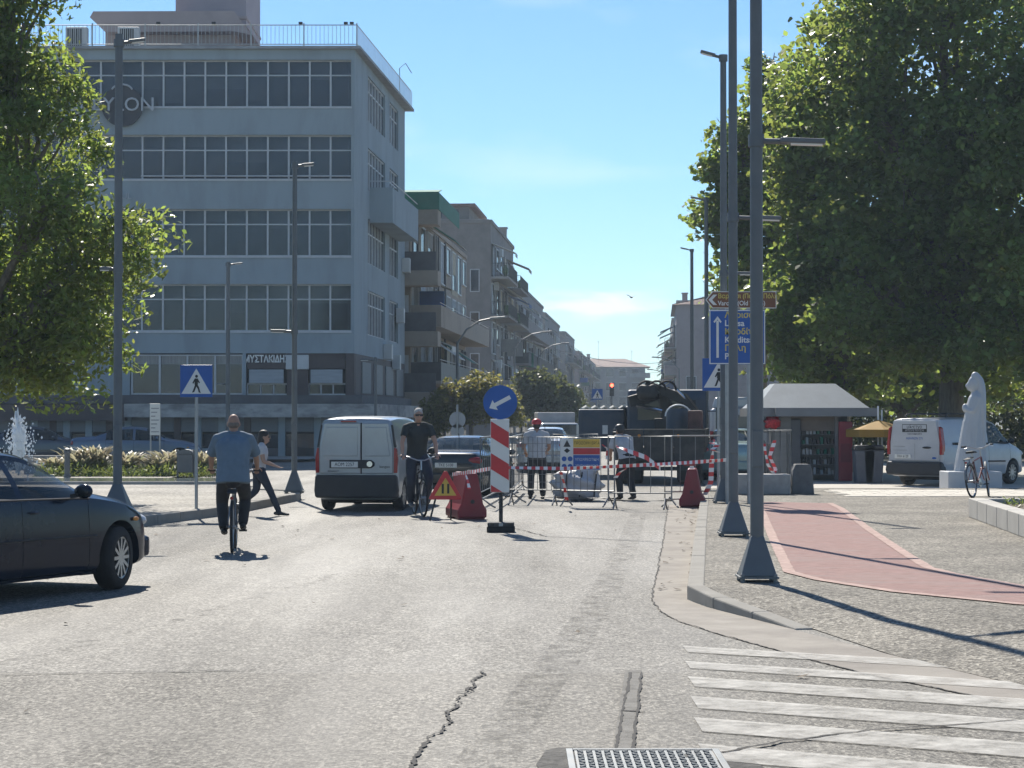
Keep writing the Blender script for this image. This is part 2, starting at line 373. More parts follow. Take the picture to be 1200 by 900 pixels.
sheet('paved_square', [(4.4, 46), (60, 46), (60, 76), (6.2, 76), (4.9, 52)], SQ, M('square_paving', (.42, .39, .34), .85, var=.12, scale=1.2, bump=.2, bscale=30, dirt=(.3, .28, .25), dscale=.7))
# small light pavers in front of the square
pav = empty('paver_band', (0, 0, 0), kind='structure')
pm = MB().box(-.195, .195, -.095, .095, 0, .03).mesh('paver', M('pale_paver', (.50, .465, .40), .85, var=.12, scale=5, bump=.2, bscale=60, dirt=(.36, .33, .29), dscale=2))
n_ = 0
for r_ in range(6):
    yy = 41.35 + r_ * .62
    for k in range(40):
        xx = 6.9 + k * .41 + (.2 if r_ % 2 else 0)
        if n_ < 240:
            o = put('paver', pm, pav, (xx, yy, SW + rng.uniform(-.024, -.019)), (0, 0, rng.normal(0, .01))); o.scale = (1, 3.1, 1); n_ += 1
# kerb stones, one by one
kerb = empty('kerb', (0, 0, 0), kind='structure')
def kerb_run(pts, step, zf, wd=.16, parent=kerb, mat=m_kerb, inside=1):
    P = [Vector((p[0], p[1], 0)) for p in pts]; seg = []; 
    tot = sum((P[i + 1] - P[i]).length for i in range(len(P) - 1)); n = max(1, int(tot / step)); ds = tot / n
    def pos(s):
        for i in range(len(P) - 1):
            l = (P[i + 1] - P[i]).length
            if s <= l or i == len(P) - 2: return P[i] + (P[i + 1] - P[i]) * (s / l)
            s -= l
    for k in range(n):
        a = pos(k * ds + .006); b = pos((k + 1) * ds - .006); d = (b - a).normalized(); nn = Vector((d.y, -d.x, 0)) * wd * inside
        za, zb = zf(a.y) + .006 + rng.uniform(-.004, .004), zf(b.y) + .006 + rng.uniform(-.004, .004)
        mb = MB(); vs = [a, b, b + nn, a + nn]
        mb.add([(p.x, p.y, -.05) for p in vs] + [(vs[0].x, vs[0].y, za), (vs[1].x, vs[1].y, zb), (vs[2].x, vs[2].y, zb), (vs[3].x, vs[3].y, za)], BOXF)
        mb.build('kerb_stone', mat, parent, bevel=.014)
kerb_run(cnr[2:], .85, swz)
kerb_run(kl, 1.0, swz)
# gutter strip, cracks, patches
def strip(name, pts, wd, z, mat, jag=0.0, parent=None, n=None, wvar=0.0):
    P = [Vector((x, y)) for x, y in pts]; L_ = [0]
    for i in range(1, len(P)): L_.append(L_[-1] + (P[i] - P[i - 1]).length)
    n = n or max(2, int(L_[-1] / .04)); v = []; f = []; jst = 0.0; wst = 0.0
    for i in range(n + 1):
        s = L_[-1] * i / n; x = np.interp(s, L_, [p.x for p in P]); y = np.interp(s, L_, [p.y for p in P])
        s2 = min(L_[-1], s + .01); s1 = max(0, s - .01)
        d = Vector((np.interp(s2, L_, [p.x for p in P]) - np.interp(s1, L_, [p.x for p in P]), np.interp(s2, L_, [p.y for p in P]) - np.interp(s1, L_, [p.y for p in P]))).normalized()
        nn = Vector((d.y, -d.x)); jst = .72 * jst + rng.normal(0, jag * .8) if i else 0; j = jst; wst = .6 * wst + .4 * rng.uniform(-wvar, wvar) * 1.6; a = wd / 2 * max(.15, 1 + wst); b = wd / 2 * max(.15, 1 + wst * .6)
        v += [(x + nn.x * (j - a), y + nn.y * (j - a), z), (x + nn.x * (j + b), y + nn.y * (j + b), z)]
        if i: f.append((2 * i - 2, 2 * i - 1, 2 * i + 1, 2 * i))
    me = bpy.data.meshes.new(name); me.from_pydata(v, [], f); me.materials.append(mat); me.update()
    o = put(name, me, parent)
    if parent is None: o['kind'] = 'structure'
    return o
ge = [gp(783, 592), gp(776, 640), gp(768, 680), gp(764, 702), gp(772, 716), gp(795, 729), gp(850, 746), gp(1000, 787), gp(1158, 820), gp(1260, 843)]
outer = [(3.30, 12.75), (2.72, 14.7), (2.27, 16.45), (1.94, 17.7), (1.73, 18.5), (1.64, 19.2), (2.65, 29.6), (3.70, 40.2)]
sheet('gutter', [(x, y) for x, y in ge] + [(3.9, 11.3)] + outer, .004, m_gutter)
cr = empty('road_cracks', (0, 0, 0), kind='structure')
strip('crack', ge, .012, .008, m_crack, .006, cr, wvar=.9)
strip('crack', [gp(*p) for p in ((567, 787), (556, 800), (549, 812), (538, 822), (528, 840), (516, 858), (505, 868), (490, 888), (476, 905))], .017, .008, m_crack, .016, cr, wvar=.95)
strip('crack', [gp(*p) for p in ((552, 806), (545, 812), (535, 812))], .03, .008, m_crack, .012, cr, wvar=.9)
strip('crack', [gp(738, 789), gp(730, 835), gp(721, 882)], .016, .008, m_crack, .0035, cr, wvar=.7)
strip('crack', [gp(752, 789), gp(747, 835), gp(741, 882)], .016, .008, m_crack, .0035, cr, wvar=.7)
strip('crack', [gp(728, 834), gp(756, 835)], .03, .0085, m_crack, .01, cr, wvar=.8)
strip('crack', [gp(845, 884), gp(920, 870), gp(1020, 858), gp(1120, 851), gp(1230, 842)], .02, .0125, m_crack, .007, cr, wvar=.8)
strip('crack', [gp(0, 792), gp(120, 789), gp(300, 786)], .016, .0084, m_crack, .01, cr, wvar=.9)
strip('crack', [gp(575, 612), gp(640, 629), gp(740, 634)], .02, .0084, m_crack, .01, cr, wvar=.9)
strip('asphalt_patch', [gp(748, 602), gp(735, 640), gp(705, 700), gp(672, 752), gp(640, 795), gp(600, 845), gp(560, 905)], .30, .0045, m_trackpatch, .0, wvar=.0, n=200)
strip('asphalt_patch', [gp(742, 786), gp(730, 885)], .11, .0048, m_patch, .0, wvar=.1)
strip('asphalt_patch', [gp(0, 779), gp(180, 735), gp(400, 672)], .10, .0045, m_trackpatch, .03, wvar=.5)
# zebra crossing
zc = empty('zebra_crossing', (0, 0, 0), kind='structure')
dz_ = Vector((.875, -.483)).normalized()
for (px, py, L_, th) in ((800, 758, 1.95, .40), (803, 776, 2.45, .40), (806, 794, 3.6, .50), (809, 817, 3.6, .52), (813, 842, 3.6, .52), (818, 873, 3.6, .5)):
    a = Vector(gp(px, py)); b = a + dz_ * L_; t = Vector((0, -th))
    sheet('stripe', [tuple(a), tuple(b), tuple(b + t), tuple(a + t)], .0085, m_zebra, zc)
# red cycle path across the pavement
def gs(px, py): return gp(px, py, SW)
pl = [gs(884, 588), gs(893, 600), gs(908, 636), gs(925, 671), gs(960, 680), gs(1050, 694), gs(1200, 709), (9, 16.3), (16, 14.5)]
pr = [gs(972, 590), gs(985, 596), gs(1020, 622), gs(1062, 650), gs(1088, 666), gs(1120, 674), gs(1200, 688), (9, 18.0), (16, 16.2)]
sheet('cycle_path', pl + pr[::-1], SW + .005, m_bike)
strip('cycle_path_border', pl, .12, SW + .0095, m_bikeline, .0, wvar=.12); strip('cycle_path_border', pr, .12, SW + .0095, m_bikeline, .0, wvar=.12)
# plaza on our left
ple = [(-40, 26.5), (-12, 27.6), (-8.2, 29.4), (-5.95, 31.6), (-4.95, 36), (-4.35, 42.6), (-4.6, 44.2), (-6, 45.5)]
sheet('plaza', [(x - .12, y + .1) for x, y in ple] + [(-9, 52), (-9, 60), (-40, 60)], SW, m_plaza)
kerb2 = empty('plaza_kerb', (0, 0, 0), kind='structure')
kerb_run(ple[1:], .95, lambda y: SW + .02, .2, kerb2, m_kerb, -1)
sheet('far_pavement', [(-60, 79), (-7.9, 79), (-7.6, 84), (10.5, 330), (6, 330), (-12.4, 86), (-60, 86)], SW * .9, M('far_paving', (.33, .31, .28), .85, var=.12, scale=.8))
# left-over: manhole with broken asphalt round it
x0, yt = gp(663, 880); x1, _ = gp(842, 880)
sheet('broken_asphalt', [gp(655, 877), gp(800, 879), gp(868, 882), gp(884, 893), (1.25, 9.75), (1.16, 9.3), (.2, 9.3), gp(628, 897), gp(640, 880)], .0052, M('broken_edge', (.05, .047, .043), .9, var=.5, scale=14, bump=.8, bscale=30, dirt=(.12, .115, .105), dscale=6, damt=.8))
mh = empty('manhole_cover', ((x0 + x1) / 2, yt - .38, 0), 0, 'rectangular grey steel manhole cover set in broken asphalt by the crossing', 'manhole cover')
m_steel = M('worn_steel', (.14, .155, .165), .6, .4, var=.2, scale=6, dirt=(.17, .16, .15), dscale=7)
hw = (x1 - x0) / 2
mb = MB(); 
for a in ((-hw, -hw + .035, -.38, .38), (hw - .035, hw, -.38, .38), (-hw + .035, hw - .035, .345, .38), (-hw + .035, hw - .035, -.38, -.345)): mb.box(a[0], a[1], a[2], a[3], -.02, .014)
mb.build('frame', m_steel, mh, bevel=.003)
MB().box(-hw + .042, hw - .042, -.337, .337, -.02, .010).build('lid', m_steel, mh)
tm = MB().bar((-.016, 0, .004), (.016, 0, .004), .010, .007).mesh('tread_plate', m_steel)
for i in range(15):
    for j in range(13):
        put('tread_plate', tm, mh, (-hw + .07 + i * .0455, -.31 + j * .05, .010), (0, 0, R(40) if (i + j) % 2 else R(-40)))
MB().box(-.2, -.17, .12, .22, .008, .012).build('lift_slot', m_black, mh); MB().box(.2, .23, .12, .22, .008, .012).build('lift_slot', m_black, mh)
# ================================================================== GREY OFFICE BUILDING (left corner of the street)
TS = .0708; AS = -math.atan(TS)          # the street runs away slightly to the right
BY = 85.0
cx0 = X_(415, BY); lx0 = X_(-60, BY)     # right corner, left end
ztop = Z_(58, BY)
gb = empty('office_building', (cx0, BY, 0), 0, 'five storey grey office block with long window bands and roof railing', 'building')
W_ = cx0 - lx0; DEP = 17.0
def lx(px): return X_(px, BY) - cx0
def sidex(y): return TS * y              # right face leans with the street
def gslab(z0, z1, out=0.0, name='wall', mat=m_wall, xl=None, d0=0.0, bevel=0):
    xl = -W_ if xl is None else xl
    return MB().slab([(xl, d0 - out), (0 + out, d0 - out), (sidex(DEP) + out, DEP), (xl, DEP)], z0, z1).build(name, mat, gb, bevel=bevel)
rows = [(125, 70, 87.5), (210, 158, 175.5), (300, 245, 262.5), (388, 333, 350.5)]
zb = [Z_(r[0], BY) for r in rows]; zt = [Z_(r[1], BY) for r in rows]; zm = [Z_(r[2], BY) for r in rows]
# spandrel bands between the window rows
tops = [ztop] + [zb[0], zb[1], zb[2]]; bots = [zt[0], zt[1], zt[2], zt[3]]
for a, b in zip(tops, bots): gslab(b, a)
zmez = Z_(414, BY)
gslab(zmez, zb[3])
core = M('dark_interior', (.035, .037, .04), .9, var=.3, scale=1)
MB().slab([(-W_ + .4, .55), (-.25, .55), (sidex(DEP) - .4, DEP - .3), (-W_ + .4, DEP - .3)], .0, ztop - .3).build('interior_core', core, gb)
# right-hand pier and side piers
bay = 24.6 / F * BY
xr = lx(411)
for k in range(4):
    MB().slab([(xr, 0), (0, 0), (sidex(.5), .5), (xr, .5)], zb[k] + .002, zt[k] - .002).build('corner_pier', m_wall, gb)
m_glassb = glass('blue_window_glass', (.06, .075, .09), .06, .6); m_glassb.node_tree.nodes['Principled BSDF'].inputs['Alpha'].default_value = .6
m_blind = M('drawn_blind', (.34, .37, .39), .8, var=.15, scale=1.5, stretch=(1, 1, 6))
m_curt = M('pale_curtain', (.34, .33, .31), .85, var=.22, scale=3, stretch=(5, 5, .3))
nb = 18
paneU = {}; 
fm = {}
for k in range(4):
    hU = zt[k] - zm[k]; hL = zm[k] - zb[k]
    fmb = MB()
    t = .05
    fmb.box(0, bay, 0, .09, hL + hU - t, hL + hU).box(0, bay, 0, .09, 0, t).box(0, bay, .002, .088, hL - t / 2, hL + t / 2)
    fmb.box(-.035, .035, -.004, .094, .001, hL + hU - .001)
    fme = fmb.mesh('frame', m_frame)
    inset = [random.random() for _ in range(nb)]
    for i in range(nb):
        x = xr - (i + 1) * bay
        wn_ = put('window', fme, gb, (x, .20, zb[k]))
        for nm, z0, z1 in (('pane', 0.03, hL - .03), ('pane', hL + .03, hL + hU - .04)):
            mt = m_glassd if random.random() < .62 else m_glassb
            MB().box(.03, bay - .03, .045, .055, z0, z1).build(nm, mt, wn_)
        if random.random() < .6:
            hh = random.choice((.25, .4, .6, .9, 1.0)) * (hL + hU)
            MB().box(.03, bay - .03, .12, .14, (hL + hU) - hh, hL + hU).build('blind', m_blind if random.random() < .6 else m_curt, wn_)
    MB().box(xr - nb * bay, xr + .03, -.05, .2, zb[k] - .07, zb[k] - .001).build('sill', m_frame, gb)
    if k == 1:
        MB().tube([(xr - 10 * bay, -.12, zb[k] + .12), (xr, -.12, zb[k] + .12)], .03).build('guard_rail', m_frame, gb)
    # fill left of the window row
    MB().box(-W_, xr - nb * bay - .03, .001, .5, zb[k], zt[k]).build('wall', m_wall, gb)
# windows on the street side: two groups per storey
def side_pt(y, z, out=0): return Vector((sidex(y) + out, y, z))
for k in range(4):
    hU = zt[k] - zm[k]; hL = zm[k] - zb[k]
    groups = [(4.0, 9.6, 6), (11.2, 14.4, 3)]
    prev = .0
    for (a, b, n) in groups + [(16.98, 17.0, 0)]:
        y0, y1 = (0.5 if prev == 0 else prev), a
        MB().slab([(sidex(y0) - .35, y0), (sidex(y0), y0), (sidex(y1), y1), (sidex(y1) - .35, y1)], zb[k] + .002, zt[k] - .002).build('side_pier', m_wall, gb)
        prev = b
        for i in range(n):
            ya = a + (b - a) * i / n; yb_ = a + (b - a) * (i + 1) / n
            o = MB()
            for (u0, u1, v0, v1) in ((ya, yb_, 0, .06), (ya, yb_, hL + hU - .06, hL + hU), (ya, yb_, hL - .03, hL + .03)):
                o.slab([(sidex(u0) - .16, u0), (sidex(u0) - .07, u0), (sidex(u1) - .07, u1), (sidex(u1) - .16, u1)], zb[k] + v0 + .003, zb[k] + v1 - .003)
            o.slab([(sidex(ya) - .17, ya - .05), (sidex(ya) - .05, ya - .05), (sidex(ya) - .05, ya + .05), (sidex(ya) - .17, ya + .05)], zb[k] + .004, zb[k] + hL + hU - .004)
            wo = o.build('window', m_frame, gb)
            MB().slab([(sidex(ya) - .13, ya + .04), (sidex(ya) - .11, ya + .04), (sidex(yb_) - .11, yb_ - .04), (sidex(yb_) - .13, yb_ - .04)], zb[k] + .05, zb[k] + hL + hU - .05).build('pane', m_glassb if k < 2 else m_glassd, wo)
# solid balcony on the street side
zbt = Z_(221, 90.0); zbb = Z_(262, 90)
o = MB()
bx = [(sidex(4.6), 4.6), (sidex(4.6) + 1.0, 4.6), (sidex(14.2) + 1.0, 14.2), (sidex(14.2), 14.2)]
o.slab(bx, zbb, zbb + .18)
for a, b in ((0, 1), (1, 2), (2, 3)):
    p, q = Vector(bx[a]), Vector(bx[b]); d = (q - p).normalized(); n_ = Vector((-d.y, d.x)) * .12
    o.slab([tuple(p), tuple(q), tuple(q + n_), tuple(p + n_)], zbb + .18, zbt)
o.build('balcony', m_wall, gb)
MB().tube([(bx[0][0], 4.62, zbt + .28), (bx[1][0] - .05, 4.65, zbt + .28), (bx[2][0] - .05, 14.2, zbt + .28)], .025, 6).build('balcony_rail', m_frame, gb)
# roof edge, railing, penthouse
MB().slab([(-W_, -.22), (.25, -.22), (sidex(DEP) + .45, DEP + .3), (-W_, DEP + .3)], ztop, ztop + .12).build('roof_edge', M('roof_edge_paint', (.30, .31, .32), .8), gb)
rail = MB(); zr = ztop + .12
for zz in (.08, .88):
    rail.tube([(-W_, -.1, zr + zz), (.12, -.1, zr + zz), (sidex(DEP) + .3, DEP + .1, zr + zz)], .022, 5)
nbar = int(W_ / .17)
for i in range(nbar): rail.bar((.1 - i * .17, -.1, zr + .08), (.1 - i * .17, -.1, zr + .88), .016, .016)
for i in range(80):
    y = i * .22; rail.bar((.12 + (sidex(DEP) + .18) * y / DEP, y, zr + .08), (.12 + (sidex(DEP) + .18) * y / DEP, y, zr + .88), .016, .016)
for i in range(9): rail.bar((.1 - i * 2.2, -.1, zr), (.1 - i * 2.2, -.1, zr + .96), .05, .05)
rail.build('roof_railing', M('rail_paint', (.40, .41, .40), .5, .3), gb)
m_pink = M('pink_render', (.40, .325, .31), .9, var=.08, scale=.6, dirt=(.3, .25, .24), dscale=.5)
Yp = 4.0
def lp(px): return X_(px, BY + Yp) - cx0
zp1 = Z_(42, BY + Yp); zp2 = Z_(17, BY + Yp)
MB().box(lp(122), lp(274), Yp, Yp + 7, ztop, zp1 + .2).build('penthouse', m_pink, gb)
e = .0
MB().prism([(lp(108), zp2 - .28), (lp(112), zp2 - .02), (lp(276), zp2 + .0), (lp(296), zp1 - .1), (lp(276), zp1 + .05), (lp(128), zp1 + .02)], Yp - .8, Yp + 8).build('penthouse_roof', m_pink, gb)
MB().box(lp(200), lp(284), Yp + 1, Yp + 6, zp2 - .3, zp2 + 3.2).build('stair_tower', M('mauve_render', (.36, .31, .33), .9, var=.07, scale=.6), gb)
MB().box(lp(198), lp(285), Yp + .9, Yp + 6.1, zp2 + .0, zp2 + .12).build('tower_ledge', m_pink, gb)
m_ac = M('ac_white', (.55, .56, .55), .5, var=.06)
for px in (106, 165):
    a = MB().box(-.45, .45, -.2, .2, 0, .98).build('air_conditioner', m_ac, gb, bevel=.02, loc=(lp(px), 1.0, zr + .0))
    for i in range(7): MB().box(-.36 + i * .09, -.31 + i * .09, -.215, -.2, .1, .9).build('grille_slat', m_dark, a)
for px in (250, 405, 412, 352, 185): 
    MB().cbox((lx(px), -.16, zr + .95), (.16, .12, .09)).build('flood_lamp', m_dark, gb)
MB().tube([(sidex(DEP) - .1, DEP - 3, zr), (sidex(DEP) - .1, DEP - 3, zr + 1.5), (sidex(DEP) + .2, DEP - 3.2, zr + 1.7), (sidex(DEP) + .5, DEP - 3.4, zr + 1.2)], .02, 5).build('roof_ladder', m_galv, gb)
# round rooftop sign between first two rows
dk = MB().lathe([(X_(167, BY) - X_(143, BY), -.05), (X_(167, BY) - X_(143, BY), .05)], n=40, axis='y').build('round_sign', M('dark_sign', (.04, .046, .055), .6, var=.15), gb, loc=(lx(143), -.14, Z_(125, BY)))
text('BABYLON', .80, M('sign_letter', (.42, .45, .48), .6), 'lettering', gb, (lx(131), -.24, Z_(124, BY)), sx=1.0, depth=.05)
text('SOUL', .36, M('sign_letter', (.33, .35, .37), .6), 'lettering', gb, (lx(141), -.06, Z_(230, BY)), depth=.02)
MB().tube([(lx(143) + .44 * math.cos(a), -.22, Z_(104, BY) + .3 * math.sin(a) - .15) for a in np.linspace(.3, math.pi - .3, 10)], .04, 6).build('sign_arch', M('sign_letter', (.33, .35, .37), .6), gb)
# mezzanine
zmb = Z_(463, BY)
m_maroon = M('brown_panel', (.085, .07, .068), .7, var=.15)
def mez(pa, pb, mt): MB().box(lx(pa), lx(pb), .001, .5, zmb, zmez).build('mezzanine_pier', mt, gb)
mez(-60, 152, m_wall); mez(284, 288, m_wall); mez(336, 361, m_maroon); mez(405, 415, m_maroon)
for pa, pb, z0, z1 in ((154, 284, zmb + .02, zmez - .05), ):
    wi = MB().box(lx(pa), lx(pb), .12, .16, z1 - .06, z1).box(lx(pa), lx(pb), .12, .16, z0, z0 + .06).build('window', m_frame, gb)
    for i in range(5):
        xx = lx(pa) + (lx(pb) - lx(pa)) * i / 4
        MB().box(xx - .04, xx + .04, .10, .17, z0, z1).build('mullion', m_frame, wi)
    for i in range(4):
        xa = lx(pa) + (lx(pb) - lx(pa)) * i / 4 + .05; xb = lx(pa) + (lx(pb) - lx(pa)) * (i + 1) / 4 - .05
        MB().box(xa, xb, .145, .15, z0 + .06, z1 - .4).build('pane', m_glassb, wi)
        MB().box(xa, xb, .20, .24, z0 + .06, z1 - .06).build('curtain', m_curt, wi)
for pa, pb, s in ((289, 335, 1), (361, 404, 0)):
    MB().box(lx(pa), lx(pb), .10, .5, Z_(432, BY), zmez - .001).build('shop_fascia', m_maroon, gb)
    MB().box(lx(pa) + .1, lx(pb) - .1, .0, .06, Z_(449, BY), Z_(433, BY)).build('roller_blind', m_blind, gb)
    wi = MB().box(lx(pa), lx(pb), .25, .28, zmb, zmb + .06).box(lx(pa), lx(pb), .25, .28, Z_(449, BY) - .06, Z_(449, BY)).build('window', m_frame, gb)
    for i in range(3):
        xa = lx(pa) + (lx(pb) - lx(pa)) * i / 3; xb = lx(pa) + (lx(pb) - lx(pa)) * (i + 1) / 3
        MB().box(xa + .05, xb - .05, .26, .27, zmb + .06, Z_(449, BY) - .06).build('pane', m_glassb, wi)
        MB().box(xa - .02, xa + .03, .24, .29, zmb, Z_(449, BY)).build('mullion', m_frame, wi)
text('ΜΥΣΤΑΚΙΔΗΣ', .40, M('shop_letter', (.85, .83, .78), .5), 'lettering', gb, (lx(312), .07, Z_(421, BY)), sx=.72, depth=.02, bold=.012)
MB().box(lx(335), lx(362), -.12, .0, Z_(433, BY), Z_(416, BY)).build('condenser', m_ac, gb, bevel=.03)
# dark ledge, fascia band, ground floor shops
m_ledge = M('dark_ledge', (.10, .10, .105), .8, var=.2)
gslab(Z_(473, BY), zmb, .35, 'ledge', m_ledge)
m_fas = M('weathered_fascia', (.40, .385, .36), .8, var=.25, scale=1.3, dirt=(.17, .16, .155), dscale=.9, damt=.85, stretch=(1, 1, 2.5))
MB().slab([(lx(150), -.9), (.9, -.9), (sidex(DEP) + .9, DEP), (lx(150), DEP)], Z_(489, BY - .9), Z_(473.2, BY - .9)).build('fascia', m_fas, gb)
MB().slab([(-W_, -.6), (lx(149.6), -.6), (lx(149.6), .0), (-W_, 0)], Z_(493, BY), Z_(474, BY)).build('fascia', m_maroon, gb)
m_shut = M('roller_shutter', (.16, .175, .185), .6, .3, var=.15, stretch=(1, 1, 30))
xsh = [-60, -10, 40, 62, 78, 104, 128, 150, 182, 208, 232, 260, 290, 330, 372, 414]
for i in range(len(xsh) - 1):
    a, b = lx(xsh[i]), lx(xsh[i + 1])
    MB().box(a - .14, a + .14, -.02, .3, 0, Z_(489, BY)).build('shop_pillar', m_wall if i % 3 else m_maroon, gb)
    MB().box(a + .15, b - .15, .0, .2, Z_(506, BY), Z_(489, BY) - .001).build('shutter_box', m_shut, gb)
    wi = MB().box(a + .14, b - .14, .3, .36, .0, .45).build('shopfront', m_dark if i % 2 else m_frame if i % 5 == 0 else m_ledge, gb)
    MB().box(a + .16, b - .16, .32, .33, .45, Z_(507, BY) - .06).build('pane', m_glassd, wi)
MB().slab([(sidex(0.3) - .3, .3), (sidex(.3), .3), (sidex(DEP), DEP), (sidex(DEP) - .3, DEP)], 0, zmez - .001).build('side_wall', m_maroon, gb)
for i in range(4):
    y = 2 + i * 3.8
    MB().slab([(sidex(y) + .005, y), (sidex(y) + .06, y), (sidex(y + 2.6) + .06, y + 2.6), (sidex(y + 2.6) + .005, y + 2.6)], .3, 2.5).build('shop_window', m_glassd, gb)
    MB().slab([(sidex(y) + .005, y), (sidex(y) + .06, y), (sidex(y + 2.6) + .06, y + 2.6), (sidex(y + 2.6) + .005, y + 2.6)], zmb + .1, zmez - .3).build('side_window', m_shut, gb)
for (y, z, s) in ((13.5, 6.3, .5), (15.8, 8.9, .45), (9.0, 4.4, .5), (12, 4.0, .5)):
    MB().box(sidex(y) + .01, sidex(y) + .4, y, y + .9, z, z + .7).build('condenser', m_ac, gb, bevel=.02)

# ================================================================== STREET BUILDINGS
def wallm(n, rgb, dirt=None): return M(n, rgb, .9, var=.1, scale=.5, bump=.1, bscale=20, dirt=dirt or tuple(c * .55 for c in rgb), dscale=.5, damt=.6)
m_cream = wallm('cream_render', (.36, .30, .24)); m_taupe = wallm('taupe_concrete', (.23, .215, .20), (.09, .085, .08)); m_pale = wallm('pale_render', (.31, .30, .28))
m_rose = wallm('rose_render', (.32, .265, .25)); m_greyb = wallm('grey_street_render', (.27, .26, .255), (.13, .125, .12)); m_tile = M('roof_tile', (.22, .145, .12), .85, var=.25, scale=3)
m_rail = M('dark_rail', (.07, .07, .072), .5, .5); m_awn = M('green_awning', (.03, .16, .11), .8, var=.15); m_awn2 = M('beige_awning', (.45, .40, .30), .85, var=.15, dirt=(.3, .27, .2)); m_awnb = M('blue_awning', (.06, .12, .25), .8, var=.15)
m_awnw = M('pale_awning', (.55, .55, .52), .85, var=.1)
def antenna(p, x, y, z, h, parent):
    a = MB().tube([(x, y, z), (x, y, z + h)], .025, 5)
    for i in range(4): a.bar((x - .35 + .05 * i, y, z + h - .12 * i), (x + .35 - .05 * i, y, z + h - .12 * i), .018, .018)
    a.bar((x, y - .4, z + h - .2), (x, y + .4, z + h - .2), .018, .018)
    a.build('antenna', m_rail, parent)
def building(label, c, Y0, L, D, H, wall, sd=-1, fl=2.9, g0=3.6, proj=1.2, solid=.5, endwin=0, roof='flat', seed=1, awn=None, shops=True, nb=None, pent=None, name='apartment_building', inset=0.0, rise=True):
    rr = random.Random(seed)
    b = empty(name, (c + TS * Y0, Y0, 0), AS, label, 'building')
    xs = (-D, 0) if sd < 0 else (0, D)
    o = -sd      # outward direction (towards the street)
    MB().box(xs[0], xs[1], 0, L, 0, H).build('wall', wall, b)
    nf = int((H - g0 + .3) / fl)
    def ob(y0, y1, a, d, z0, z1):      # box outward from facade from a to d
        xa, xb = sorted((o * a, o * d)); return (xa, xb, y0, y1, z0, z1)
    nw = nb or max(2, int(L / 2.8)); st = L / nw
    for f in range(nf):
        z = g0 + f * fl
        for i in range(nw):
            y0 = i * st + st * .18; y1 = (i + 1) * st - st * .18
            dr = rr.random() < .6; zz0 = z + (.1 if dr else .9); zz1 = min(z + 2.4, H - .25)
            if zz1 - zz0 < .5: continue
            fr = MB()
            for q in (ob(y0 - .07, y0, .0, .09, zz0, zz1), ob(y1, y1 + .07, .0, .09, zz0, zz1), ob(y0 - .07, y1 + .07, .001, .092, zz1, zz1 + .07), ob(y0 - .07, y1 + .07, .001, .12, zz0 - .07, zz0)): fr.box(*q)
            wo = fr.build('window', m_frame if rr.random() < .6 else m_rail, b)
            MB().box(*ob(y0, y1, .005, .03, zz0, zz1)).build('pane', rr.choice((m_glassd, m_glassd, m_blind, m_glassb)), wo)
            if rr.random() < .4: MB().box(*ob(y0, y1, .03, .06, zz1 - rr.uniform(.4, 1.8), zz1)).build('shutter', rr.choice((m_blind, m_pale, m_awn2)), wo)
        # balconies
        if rr.random() < .15 and f: continue
        spans = [(0.15, L - .15)] if rr.random() < .55 else [(0.1, L * .42), (L * .56, L - .1)]
        for (a, d) in spans:
            bl = MB().box(*ob(a, d, .0, proj, z - .16, z)).build('balcony', wall if rr.random() < .6 else m_pale, b)
            if rr.random() < solid:
                MB().box(*ob(a, d, proj - .1, proj, z, z + .95)).box(*ob(a, a + .1, .0, proj - .1, z, z + .95)).build('parapet', wall if rr.random() < .7 else m_rail, bl)
                MB().tube([(o * (proj - .05), a, z + 1.08), (o * (proj - .05), d, z + 1.08)], .02, 5).build('rail', m_frame, bl)
            else:
                q = MB()
                for zz in (.1, 1.0): q.tube([(o * .02, a + .03, z + zz), (o * (proj - .04), a + .03, z + zz), (o * (proj - .04), d - .03, z + zz)], .018, 4)
                for i in range(int((d - a) / .14)): q.bar((o * (proj - .04), a + .05 + i * .14, z + .1), (o * (proj - .04), a + .05 + i * .14, z + 1.0), .014, .014)
                for i in range(int(proj / .14)): q.bar((o * (.05 + i * .14), a + .03, z + .1), (o * (.05 + i * .14), a + .03, z + 1.0), .014, .014)
                q.build('railing', m_rail, bl)
            if rr.random() < .8:
                y0 = rr.uniform(a, (a + d) / 2); y1 = min(d, y0 + rr.uniform(2, 4)); mt = awn or rr.choice((m_awn, m_awn2, m_awnw, m_awnb))
                q = MB().add([(o * .05, y0, z + 2.5), (o * .05, y1, z + 2.5), (o * (proj + .5), y1, z + 1.75), (o * (proj + .5), y0, z + 1.75), (o * .05, y0, z + 2.54), (o * .05, y1, z + 2.54), (o * (proj + .5), y1, z + 1.79), (o * (proj + .5), y0, z + 1.79)], BOXF)
                q.box(*ob(y0, y1, proj + .47, proj + .5, z + 1.5, z + 1.76)).build('awning', mt, b)
            for i in range(rr.randint(1, 4)):
                y = rr.uniform(a + .3, d - .5); MB().ell((o * (proj - .3), y, z + .45), (.22, .25, .45), 7, 5).build('balcony_plant', M('pot_plant', (.05, .10, .03), .8, var=.5, scale=8), bl)
            if rr.random() < .5:
                y = rr.uniform(a + .2, d - 1); MB().box(*ob(y, y + .85, .05, .38, z + 2.0, z + 2.62)).build('condenser', m_ac, b, bevel=.02)
